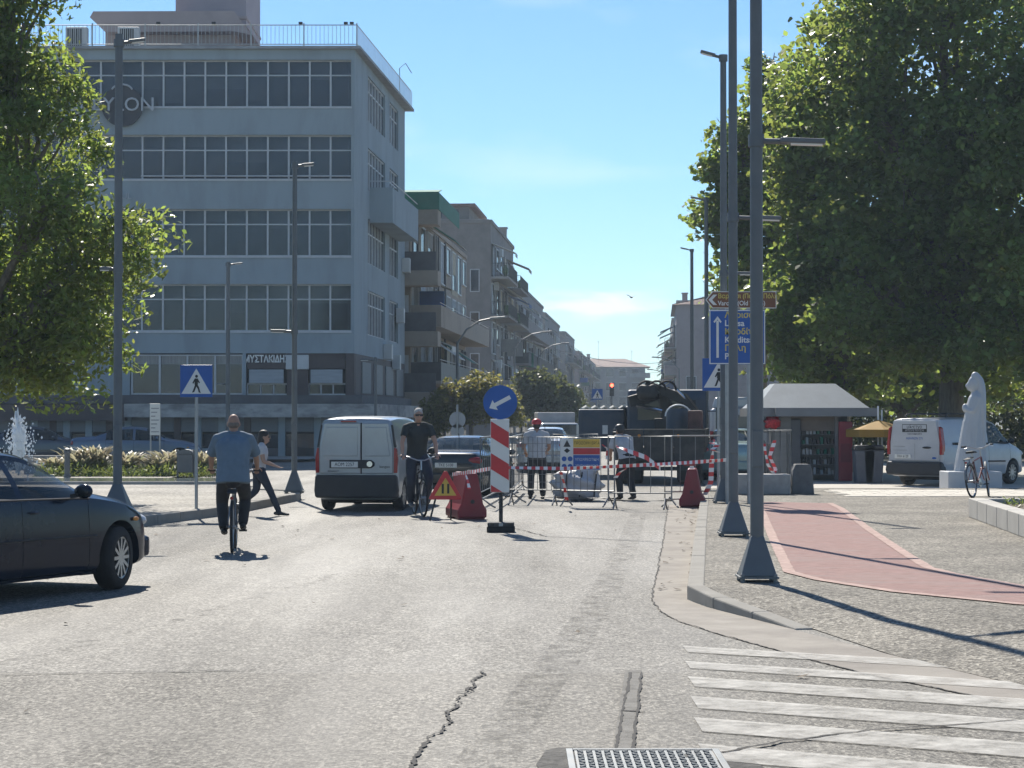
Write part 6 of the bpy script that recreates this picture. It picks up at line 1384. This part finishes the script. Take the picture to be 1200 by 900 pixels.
# dark blue box truck to the left of it
bx = empty('box_truck', (X_(706, 58), 58, 0), R(-4), 'dark blue box bodied truck parked beyond the crane truck', 'truck')
MB().box(-.68, .62, 0, 4.2, .75, 1.95).build('body', m_tk, bx, bevel=.04); MB().box(.64, 1.5, .8, 3, .75, 2.05).build('cab_side', m_tk, bx, bevel=.06)
MB().box(.75, 1.3, .76, .8, 1.3, 1.75).build('cab_window', M('pale_cab_glass', (.30, .33, .35), .15), bx); MB().box(-.6, .55, -.03, 0, .82, 1.88).build('rear_door', m_tk, bx, bevel=.01); MB().box(.0, .15, -.05, -.03, 1.25, 1.5).build('door_notice', m_signw, bx)
for sd in (-1, 1):
    for wy in (.8, 3.4): wheel(bx, sd * .6 + .1, wy, .4, .26, sd, m_bump, 8)
for i in range(5): MB().tube([(-.6 + i * .26, .2, 1.95), (-.5 + i * .26, .6, 2.02), (-.4 + i * .26, 1.2, 1.96)], .05, 6).build('folded_tarp', m_awnw, bx, smooth=True)
# pick-up / white van far behind the fence
pk = empty('delivery_van', (X_(652, 88), 88, 0), R(3), 'white delivery van with grey box far behind the red capped worker', 'van')
MB().box(-.8, .8, 0, 2.4, .6, 1.95).build('box', M('grey_box', (.36, .36, .37), .6), pk, bevel=.03); MB().prism([(-.85, .5), (.85, .5), (.8, 1.5), (-.8, 1.5)], -1.8, -.05).build('cab', m_wv, pk, bevel=.1); MB().box(-.7, .7, -1.86, -1.8, 1.0, 1.42).build('windscreen', m_carglass, pk)
for sd in (-1, 1):
    for wy in (-1.2, 1.6): wheel(pk, sd * .72, wy, .32, .2, sd)
# ------------------------------------------------------------------ bicycles
m_spoke = M('spoke_steel', (.4, .4, .4), .35, .9); m_leather = M('saddle_black', (.02, .019, .018), .6)
def bicycle(label, loc, heading, frame, steer=0, lean=0, basket=False, guards=False, r=.335, group=None):
    t = empty('bicycle', loc, -heading, label, 'bicycle', group); t.rotation_euler = (0, lean, -heading)
    def wh(y, nm):
        w0 = empty(nm, (0, y, r)); w0.parent = t
        MB().tube([(0, (r - .018) * math.cos(a), (r - .018) * math.sin(a)) for a in np.linspace(0, 2 * math.pi, 41)[:-1]], .019, 8, closed=True).build('tyre', m_tyre, w0, smooth=True)
        MB().tube([(0, (r - .042) * math.cos(a), (r - .042) * math.sin(a)) for a in np.linspace(0, 2 * math.pi, 37)[:-1]], .011, 6, closed=True).build('rim', m_rim, w0, smooth=True)
        sp = MB()
        for i in range(24):
            a = 2 * math.pi * i / 24; s_ = .03 if i % 2 else -.03; sp.tube([(s_, .02 * math.cos(a + 1), .02 * math.sin(a + 1)), (0, (r - .045) * math.cos(a), (r - .045) * math.sin(a))], .0013, 3, caps=False)
        so_ = sp.build('spokes', m_spoke, w0); so_['kind'] = 'stuff'
        MB().lathe([(.02, -.045), (.02, .045)], n=10, axis='x').build('hub', m_rim, w0)
        if guards: MB().tube([(0, (r + .02) * math.cos(a), (r + .02) * math.sin(a)) for a in np.linspace(.2, math.pi - .1, 16)], .022, 6).build('mudguard', m_galv, w0)
        return w0
    wh(-.52, 'wheel'); wf = wh(.53, 'wheel'); wf.rotation_euler = (0, 0, steer)
    bb = (0, -.08, .29); st_ = (0, -.24, .72); hd0 = (0, .33, .60); hd1 = (0, .29, .80); ra = (0, -.52, r); fa = (0, .53, r)
    MB().tube([bb, st_], .016, 8).tube([st_, hd1], .016, 8).tube([bb, hd0], .019, 8).tube([hd0, hd1], .02, 8).tube([(.02, -.08, .29), (.06, -.52, r)], .010, 6).tube([(-.02, -.08, .29), (-.06, -.52, r)], .010, 6).tube([(.015, -.24, .70), (.06, -.52, r)], .009, 6).tube([(-.015, -.24, .70), (-.06, -.52, r)], .009, 6).build('frame', frame, t, smooth=True)
    fk = MB().tube([hd0, (.0, .36, .56)], .017, 8).tube([(.055, .36, .58), (.055, .45, .45), (.05, .53, r)], .012, 6).tube([(-.055, .36, .58), (-.055, .45, .45), (-.05, .53, r)], .012, 6).tube([(-.055, .36, .58), (.055, .36, .58)], .013, 6).build('fork', frame, t, smooth=True)
    MB().tube([hd1, (0, .26, .97)], .013, 8).build('stem', m_rim, t); MB().tube([(-.30, .13, 1.03), (-.22, .22, 1.03), (-.06, .26, .97), (.06, .26, .97), (.22, .22, 1.03), (.30, .13, 1.03)], .012, 8).build('handlebar', m_rim, t, smooth=True)
    for sd in (-1, 1): MB().tube([(sd * .32, .11, 1.03), (sd * .25, .19, 1.03)], .017, 8).build('grip', m_black, t); MB().tube([(sd * .24, .22, 1.0), (sd * .3, .22, .99)], .006, 5).build('brake_lever', m_rim, t)
    MB().tube([st_, (0, -.27, .88)], .013, 8).build('seat_post', m_rim, t)
    MB().prism([(-.09, .88), (.09, .88), (.08, .925), (-.08, .925)], -.42, -.24).prism([(-.06, .885), (.06, .885), (.022, .92), (-.022, .92)], -.24, -.06).build('saddle', m_leather, t, bevel=.02)
    MB().lathe([(.09, .045), (.09, .05)], (0, -.08, .29), 20, 'x').build('chainring', m_spoke, t); MB().tube([(.047, -.08, .375), (.047, -.52, .375)], .006, 4).tube([(.047, -.08, .205), (.047, -.52, .30)], .006, 4).build('chain', m_dark, t)
    for sd, a in ((1, R(-12)), (-1, R(168))):
        p = Vector((sd * .075, -.08 + .165 * math.cos(a), .29 + .165 * math.sin(a)))
        MB().tube([(sd * .06, -.08, .29), p], .010, 6).build('crank', m_spoke, t); MB().box(p.x - .01 + (0 if sd > 0 else -.08), p.x + .09 + (0 if sd > 0 else -.08), p.y - .04, p.y + .04, p.z - .012, p.z + .012).build('pedal', m_black, t)
    if basket: MB().box(-.16, .16, .38, .62, .72, .74).build('basket_floor', m_dark, t); 
    MB().bar((0, -.36, .80), (0, -.70, .76), .12, .012).tube([(.05, -.66, .76), (.06, -.52, r)], .006, 5).tube([(-.05, -.66, .76), (-.06, -.52, r)], .006, 5).build('carrier', m_dark, t)
    MB().lathe([(.02, -.02), (.022, 0)], (0, -.71, .70), 10, 'y').build('reflector', m_tail, t)
    return t
m_f1 = M('frame_silver', (.22, .23, .24), .35, .6); m_f2 = M('frame_black', (.025, .026, .03), .35, .2); m_f3 = M('frame_maroon', (.14, .03, .03), .4, .2)
bicycle('silver bicycle ridden by the man in the blue shirt', (X_(273, 26.2), 26.3, 0), R(-5.5), m_f1)
bicycle('black bicycle ridden by the man with sunglasses', (X_(491, 35.7), 35.7, 0), R(180 - 11), m_f2, steer=R(4))
bicycle('maroon bicycle with mudguards parked at the planter end', (X_(1149, 40.6), 40.6, SW), R(30), m_f3, guards=True, lean=R(-6), steer=R(15))
# ================================================================== PEOPLE
m_skin = M('skin', (.40, .24, .17), .6, var=.12, scale=9); m_skin2 = M('skin_tanned', (.33, .19, .13), .6, var=.12, scale=9)
def blob(name, chains, ells, voxel, mat, parent, smooth=6, caps=True):
    """chains: (points [(x,y,z,ra,rb)], side axis); one continuous skin by voxel union"""
    mb = MB(); n = 14
    for pts, side in chains:
        P = [Vector(p[:3]) for p in pts]; base = len(mb.v); sd = Vector(side)
        # subdivide for smooth limbs
        Q = catmull([list(p) if len(p) == 5 else list(p) + [p[3]] for p in pts], max(5, (len(pts) - 1) * 5 + 1))
        C = [Vector(q[:3]) for q in Q]; k = len(C)
        for i in range(k):
            d = (C[min(i + 1, k - 1)] - C[max(i - 1, 0)]).normalized(); u = sd - d * sd.dot(d)
            u = u.normalized() if u.length > 1e-4 else d.orthogonal().normalized(); vv = d.cross(u)
            for j in range(n):
                a = 2 * math.pi * j / n; mb.v.append(tuple(C[i] + u * math.cos(a) * Q[i][3] + vv * math.sin(a) * Q[i][4]))
        for i in range(k - 1):
            for j in range(n): mb.f.append((base + i * n + j, base + i * n + (j + 1) % n, base + (i + 1) * n + (j + 1) % n, base + (i + 1) * n + j))
        mb.f.append(tuple(base + j for j in reversed(range(n)))); mb.f.append(tuple(base + (k - 1) * n + j for j in range(n)))
        for q, e in (((Q[0], C[0]), (Q[-1], C[-1])) if caps else ()): mb.ell(tuple(e), (min(q[3], q[4]) * .98,) * 3, 10, 6)
    for c, r in ells: mb.ell(c, r, 16, 12)
    me = mb.mesh('tmp', mat); o = put('tmp', me)
    rm = o.modifiers.new('r', 'REMESH'); rm.mode = 'VOXEL'; rm.voxel_size = voxel; rm.use_smooth_shade = True
    sm = o.modifiers.new('s', 'SMOOTH'); sm.factor = .5; sm.iterations = smooth
    m2 = baked(o)
    m2.name = name; m2.materials.clear(); m2.materials.append(mat); m2.polygons.foreach_set('use_smooth', [True] * len(m2.polygons))
    return put(name, m2, parent)
def hand(wrist, direction, palm_n, curl, side):
    """five unequal fingers with two bends and a side thumb"""
    w_ = Vector(wrist); d = Vector(direction).normalized(); nrm = Vector(palm_n).normalized(); nrm = (nrm - d * nrm.dot(d)).normalized(); lat = d.cross(nrm) * side
    ch = [([(*w_, .026, .02), (*(w_ + d * .05), .038, .018), (*(w_ + d * .09), .040, .015)], lat)]
    for i, (o, l) in enumerate(((-.030, .068), (-.010, .078), (.011, .073), (.030, .056))):
        p0 = w_ + d * .085 + lat * o; c1 = curl * .6; d1 = (d * math.cos(c1) + nrm * math.sin(c1)); p1 = p0 + d1 * l * .5; c2 = curl * 1.5; d2 = (d * math.cos(c2) + nrm * math.sin(c2)); p2 = p1 + d2 * l * .5
        ch.append(([(*p0, .0095), (*p1, .009), (*p2, .0075)], lat))
    t0 = w_ + d * .03 - lat * .03; t1 = t0 + (d * .6 - lat * .7 + nrm * .3).normalized() * .04; t2 = t1 + (d * .9 - lat * .1 + nrm * .45).normalized() * .035
    ch.append(([(*t0, .014), (*t1, .011), (*t2, .009)], lat)); return ch
def person(label, loc, facing, J, clothes, hair, skin=m_skin, voxel=.0105, hgt=None, cap=None, shades=False):
    """J: joints in local metres, y forward. facing: rotation about z."""
    t = empty('person', loc, facing, label, 'person')
    V = {k: Vector(v) for k, v in J.items() if k != 'curl'}
    H = V['head']; fw = Vector(J.get('look', (0, 1, 0))).normalized(); sd = fw.cross(Vector((0, 0, 1))).normalized()
    ch = [([(*V['pelvis'], .155, .11), (*(V['pelvis'].lerp(V['chest'], .45)), .14, .10), (*V['chest'], .165, .115), (*(V['chest'].lerp(V['neck'], .62)), .14, .09), (*V['neck'], .06, .06)], (1, 0, 0)), ([(*V['neck'], .056, .058), (*(H + Vector((0, 0, -.06))), .054, .056)], (1, 0, 0))]
    for s in 'LR':
        k = 1 if s == 'R' else -1
        ch.append(([(*V['sh' + s], .056), (*V['sh' + s].lerp(V['el' + s], .5), .047), (*V['el' + s], .038), (*V['el' + s].lerp(V['wr' + s], .4), .037), (*V['wr' + s], .025)], (1, 0, 0)))
        ch.append(([(*V['hip' + s], .088), (*V['hip' + s].lerp(V['kn' + s], .5), .074), (*V['kn' + s], .054), (*V['kn' + s].lerp(V['an' + s], .35), .054), (*V['an' + s], .036)], (1, 0, 0)))
        ch += hand(V['wr' + s], V['wr' + s] - V['el' + s] if 'hd' + s not in V else V['hd' + s], J.get('pn' + s, (0, 0, -1)), J.get('curl', .5), k)
    ells = [(tuple(H + Vector((0, 0, .02))), (.074, .092, .108)), (tuple(H + fw * .022 + Vector((0, 0, -.055))), (.056, .068, .065)), (tuple(H + fw * .100 + Vector((0, 0, -.01))), (.013, .02, .022)), (tuple(H + fw * .075 + Vector((0, 0, .025))), (.05, .022, .014)), (tuple(H + fw * .088 + Vector((0, 0, -.062))), (.022, .012, .010))]
    for k in (-1, 1): ells.append((tuple(H + sd * k * .076 + Vector((0, 0, -.005))), (.012, .022, .032)))
    body = blob('body', ch, ells, voxel, skin, t)
    for k in (-1, 1): MB().ell(tuple(H + fw * .084 + sd * k * .030 + Vector((0, 0, .008))), (.011, .008, .008), 8, 6).build('eye', m_signblk, body)
    if shades:
        MB().bar(H + fw * .098 - sd * .068 + Vector((0, 0, .01)), H + fw * .098 + sd * .068 + Vector((0, 0, .01)), .034, .012, fw).build('sunglasses', m_signblk, t)
    # clothes
    if 'top' in clothes:
        mt, ease, sl = clothes['top']; hem = V['pelvis'] + Vector((0, 0, clothes.get('hem', -.06)))
        c = [([(*hem, .178 + ease, .125 + ease), (*V['pelvis'].lerp(V['chest'], .4), .162 + ease, .12 + ease), (*V['chest'], .185 + ease, .135 + ease * .7), (*V['chest'].lerp(V['neck'], .6), .158 + ease * .4, .108), (*V['neck'].lerp(V['chest'], .08), .066, .066)], (1, 0, 0))]
        for s in 'LR':
            e_ = V['sh' + s].lerp(V['el' + s], min(sl, 1)); pts = [(*V['sh' + s].lerp(V['chest'], .12), .056), (*V['sh' + s], .064), (*V['sh' + s].lerp(e_, .5), .062 + ease * .3), (*e_, .058 + ease * .5)]
            if sl > 1: f_ = V['el' + s].lerp(V['wr' + s], sl - 1); pts = pts[:-1] + [(*V['el' + s], .055), (*f_, .042)]
            c.append((pts, (1, 0, 0)))
        
            c.append(([(*V['neck'].lerp(V['chest'], .10), .062, .058), (*V['neck'].lerp(V['sh' + s], .55) + Vector((0, 0, .012)), .058, .056), (*V['sh' + s] + Vector((0, 0, -.008)), .058, .058)], (0, 1, 0)))
        sh = blob('shirt', c, [(tuple(V['sh' + q]), (.064,) * 3) for q in 'LR'], voxel * 1.1, mt, t, 9, caps=False)
        if clothes.get('collar'): MB().tube([V['neck'] + Vector((.068 * math.cos(a), .062 * math.sin(a), .012)) for a in np.linspace(0, 2 * math.pi, 17)[:-1]], .016, 6, closed=True).build('collar', mt, sh, smooth=True)
    if 'legs' in clothes:
        mt, ease = clothes['legs']; c = [([(*(V['pelvis'] + Vector((0, 0, .10))), .160, .118), (*V['pelvis'], .172, .13), (*(V['pelvis'] + Vector((0, 0, -.07))), .165, .13)], (1, 0, 0))]
        for s in 'LR': c.append(([(*V['hip' + s], .102), (*V['hip' + s].lerp(V['kn' + s], .5), .085 + ease), (*V['kn' + s], .068 + ease), (*V['kn' + s].lerp(V['an' + s], .5), .062 + ease), (*(V['kn' + s].lerp(V['an' + s], clothes.get('leglen', .97))), .055 + ease)], (1, 0, 0)))
        blob('trousers', c, [], voxel * 1.1, mt, t, 8)
    for s in 'LR':
        a = V['an' + s]; f = Vector(J.get('toe' + s, (0, 1, -.12))).normalized()
        blob('shoe', [([(*(a - f * .06 + Vector((0, 0, -.045))), .036, .036), (*(a + f * .03 + Vector((0, 0, -.045))), .042, .038), (*(a + f * .12 + Vector((0, 0, -.06))), .045, .028), (*(a + f * .18 + Vector((0, 0, -.065))), .036, .022)], (1, 0, 0)), ([(*a, .045), (*(a + Vector((0, 0, -.05))), .043)], (1, 0, 0))], [], voxel, clothes['shoe'], t, 3)
    if hair:
        mt, kind = hair
        if kind == 'short': e = [(tuple(H - fw * .012 + Vector((0, 0, .045))), (.080, .096, .092)), (tuple(H - fw * .035 + Vector((0, 0, -.005))), (.077, .072, .07))]
        elif kind == 'bald': e = [(tuple(H - fw * .04 + Vector((0, 0, -.012))), (.078, .062, .05))]
        else: e = [(tuple(H - fw * .015 + Vector((0, 0, .045))), (.086, .102, .095)), (tuple(H - fw * .055 + Vector((0, 0, -.06))), (.10, .075, .15)), (tuple(H - fw * .075 + Vector((0, 0, -.19))), (.10, .06, .12))]
        blob('hair', [], e, voxel, mt, t, 3)
    if cap:
        q = MB(); q.lathe([(.108, 0), (.106, .04), (.09, .085), (.05, .115), (.01, .122)], tuple(H + Vector((0, 0, .035))), 20); q.ell(tuple(H + fw * .12 + Vector((0, 0, .04))), (.085, .09, .008), 14, 6); q.build('cap', cap, t, smooth=True)
    return t
# the veiled figure statue on its plinth
def sq_(px, py): return (X_(px, YS) - stt.location.x, Z_(py, YS) - SQ)
def sp_(px, py, y=0.0): a, b = sq_(px, py); return (a, y, b)
stc = [([(*sp_(1138, 557), .40, .36), (*sp_(1138, 540), .37, .34), (*sp_(1139.5, 515), .30, .29), (*sp_(1141.5, 492), .245, .25), (*sp_(1143.5, 474), .205, .25), (*sp_(1144.5, 464), .165, .22), (*sp_(1143, 458), .09, .10)], (1, 0, 0)),
       ([(*sp_(1143, 440.5), .10, .10), (*sp_(1148, 447), .10, .15), (*sp_(1149.5, 458), .11, .19), (*sp_(1150, 475), .10, .24), (*sp_(1150.5, 500), .09, .24), (*sp_(1151, 530), .08, .22), (*sp_(1151.5, 556), .07, .2)], (1, 0, 0))]
for y in (-.16, .16): stc.append(([(*sp_(1145, 467, y), .085), (*sp_(1139, 482, y * 1.15), .075), (*sp_(1131, 479, y * .3), .05)], (0, 1, 0)))
for k in range(14):
    a = 2 * math.pi * k / 14 + .2; r0, r1 = .385, .235
    stc.append(([(sp_(1138, 556)[0] + r0 * math.cos(a), r0 * .9 * math.sin(a), sq_(1138, 556)[1]), (sp_(1139, 525)[0] + (r0 + r1) * .47 * math.cos(a + .1), (r0 + r1) * .47 * math.sin(a + .1), sq_(1139, 525)[1]), (sp_(1141, 494)[0] + r1 * math.cos(a + .15), r1 * math.sin(a + .15), sq_(1141, 494)[1])], (1, 0, 0)))
    stc[-1] = ([(*p, .04 - .008 * i) for i, p in enumerate(stc[-1][0])], (1, 0, 0))
sf = blob('draped_figure', stc, [(sp_(1141, 450.5), (.135, .13, .20)), (sp_(1136, 452.5), (.07, .08, .11)), (sp_(1132.6, 452), (.03, .025, .04)), (sp_(1131, 478), (.07, .08, .10))], .014, m_mar, stt, 4)
m_denimshirt = M('blue_shirt', (.115, .165, .215), .8, var=.12, scale=7, bump=.6, bscale=7); m_trdark = M('dark_trousers', (.022, .023, .027), .85, var=.2, scale=9, bump=.5, bscale=9); m_jean = M('dark_jeans', (.025, .032, .048), .85, var=.25, scale=9, bump=.5, bscale=10)
m_polo = M('dark_polo', (.022, .030, .032), .8, var=.2, scale=8, bump=.6, bscale=8); m_wtop = M('white_top', (.48, .48, .49), .8, var=.08, scale=8, bump=.6, bscale=9); m_plaid = M('pale_shirt', (.40, .41, .43), .8, var=.15, scale=10, bump=.6, bscale=8)
m_shoe = M('shoe_dark', (.02, .02, .02), .6, var=.2); m_shoeg = M('shoe_grey', (.20, .20, .19), .7); m_hgrey = M('hair_grey', (.42, .40, .37), .7, var=.3, scale=40, bump=.6, bscale=70); m_hdark = M('hair_dark', (.022, .016, .013), .55, var=.3, scale=30, bump=.5, bscale=60); m_hshort = M('hair_cropped', (.16, .13, .11), .8, var=.3, scale=50)
# man in blue shirt cycling away
person('cyclist seen from behind in a loose blue shirt and dark trousers', (X_(273, 26.2), 26.3, 0), R(5.5), dict(
    pelvis=(0, -.30, 1.00), chest=(0, -.20, 1.33), neck=(0, -.15, 1.50), head=(0, -.12, 1.625), look=(0, 1, -.05),
    shL=(-.205, -.17, 1.44), shR=(.205, -.17, 1.44), elL=(-.285, -.02, 1.19), elR=(.285, -.02, 1.19), wrL=(-.295, .10, 1.05), wrR=(.295, .10, 1.05), hdL=(.1, 1, -.15), hdR=(-.1, 1, -.15), curl=1.1,
    hipL=(-.10, -.28, .97), hipR=(.10, -.28, .97), knL=(-.15, .04, .62), knR=(.14, .12, .68), anL=(-.115, -.20, .31), anR=(.115, .03, .36), toeL=(0, 1, -.1), toeR=(0, 1, -.1)),
    dict(top=(m_denimshirt, .045, .82), hem=-.13, collar=True, legs=(m_trdark, .012), shoe=m_shoe), (m_hshort, 'bald'), m_skin2)
# man with sunglasses cycling towards us
person('cyclist in a dark polo shirt and sunglasses riding towards the barrier tape', (X_(491, 35.7), 35.7, 0), R(180 + 11), dict(
    pelvis=(0, -.26, 1.06), chest=(0, -.16, 1.42), neck=(0, -.11, 1.60), head=(0, -.07, 1.745), look=(0, 1, -.03),
    shL=(-.21, -.13, 1.54), shR=(.21, -.13, 1.54), elL=(-.29, -.02, 1.28), elR=(.29, -.02, 1.28), wrL=(-.30, .09, 1.07), wrR=(.30, .09, 1.07), hdL=(.1, 1, -.3), hdR=(-.1, 1, -.3), curl=1.1,
    hipL=(-.10, -.24, 1.02), hipR=(.10, -.24, 1.02), knL=(-.16, .10, .68), knR=(.14, .02, .60), anL=(-.115, .02, .33), anR=(.115, -.20, .25), toeL=(0, 1, -.1), toeR=(0, 1, -.1)),
    dict(top=(m_polo, .016, .62), hem=-.05, collar=True, legs=(m_jean, .014), shoe=m_shoeg), (m_hgrey, 'short'), m_skin, shades=True)
# woman striding to the right behind the first cyclist
person('woman with dark hair striding along in a white top and dark jeans', (X_(306, 35.6), 35.6, 0), R(-86), dict(
    pelvis=(0, -.04, .86), chest=(0, .0, 1.16), neck=(0, .02, 1.33), head=(0, .06, 1.455), look=(.12, 1, -.06),
    shL=(-.165, .02, 1.27), shR=(.165, .0, 1.27), elL=(-.20, .02, 1.02), elR=(.20, .06, 1.02), wrL=(-.17, -.16, .86), wrR=(.17, .27, .93), pnR=(0, 0, 1), curl=.5,
    hipL=(-.085, -.05, .84), hipR=(.085, -.02, .84), knL=(-.09, -.10, .47), knR=(.09, .17, .47), anL=(-.09, -.40, .20), anR=(.09, .33, .10), toeL=(0, .8, -.65), toeR=(0, 1, -.02)),
    dict(top=(m_wtop, .0, .55), hem=-.02, legs=(m_jean, .0), shoe=m_shoe), (m_hdark, 'long'), m_skin, shades=True, voxel=.0105)
bpy.data.objects[[o.name for o in col.objects if o.get('label','').startswith('woman')][0]].scale = (.94, .94, .94)
# worker in red cap, back to us
person('worker in a pale shirt and red cap with his back turned behind the wire barrier', (X_(629, 43.2), 43.2, 0), R(4), dict(
    pelvis=(0, 0, .89), chest=(0, .01, 1.22), neck=(0, .02, 1.41), head=(0, .04, 1.535), look=(0, 1, -.12),
    shL=(-.21, .01, 1.35), shR=(.21, .01, 1.35), elL=(-.27, .05, 1.08), elR=(.27, .05, 1.08), wrL=(-.22, .22, .98), wrR=(.22, .22, .98), curl=.8,
    hipL=(-.10, 0, .86), hipR=(.10, 0, .86), knL=(-.12, .03, .48), knR=(.12, .03, .48), anL=(-.13, 0, .095), anR=(.13, 0, .095)),
    dict(top=(m_plaid, .02, .7), hem=-.03, legs=(m_trdark, .01), shoe=m_shoe), (m_hdark, 'short'), m_skin2, cap=m_red)
# stooping worker by the truck
person('worker in a dark cap and pale top stooping behind the barriers by the truck', (X_(733, 42.8), 42.8, 0), R(28), dict(
    pelvis=(0, -.08, .86), chest=(0, .06, 1.16), neck=(0, .17, 1.32), head=(0, .24, 1.42), look=(0, 1, -.45),
    shL=(-.20, .14, 1.27), shR=(.20, .14, 1.27), elL=(-.24, .20, 1.01), elR=(.25, .22, 1.01), wrL=(-.15, .36, .90), wrR=(.16, .38, .90), curl=.9,
    hipL=(-.10, -.07, .83), hipR=(.10, -.07, .83), knL=(-.12, .06, .46), knR=(.12, .02, .46), anL=(-.13, 0, .095), anR=(.13, -.10, .095)),
    dict(top=(m_plaid, .02, .8), hem=-.03, legs=(m_trdark, .012), shoe=m_shoe), (m_hdark, 'short'), m_skin2, cap=m_dark)
# ================================================================== AIR
hz_ = MB().box(-420, 420, -40, 900, -1.0, 42).build('haze', bpy.data.materials.new('haze_air')); tag(hz_, 'pale summer haze filling the air over the street', 'haze', kind='stuff')
hm = hz_.data.materials[0]; hm.use_nodes = True; hm.node_tree.nodes.clear()
pv = hm.node_tree.nodes.new('ShaderNodeVolumePrincipled'); pv.inputs['Color'].default_value = (.68, .84, 1.0, 1); pv.inputs['Density'].default_value = .00042; pv.inputs['Anisotropy'].default_value = .2
ho = hm.node_tree.nodes.new('ShaderNodeOutputMaterial'); hm.node_tree.links.new(pv.outputs[0], ho.inputs['Volume'])
bpy.data.scenes.remove(WORKSHOP)
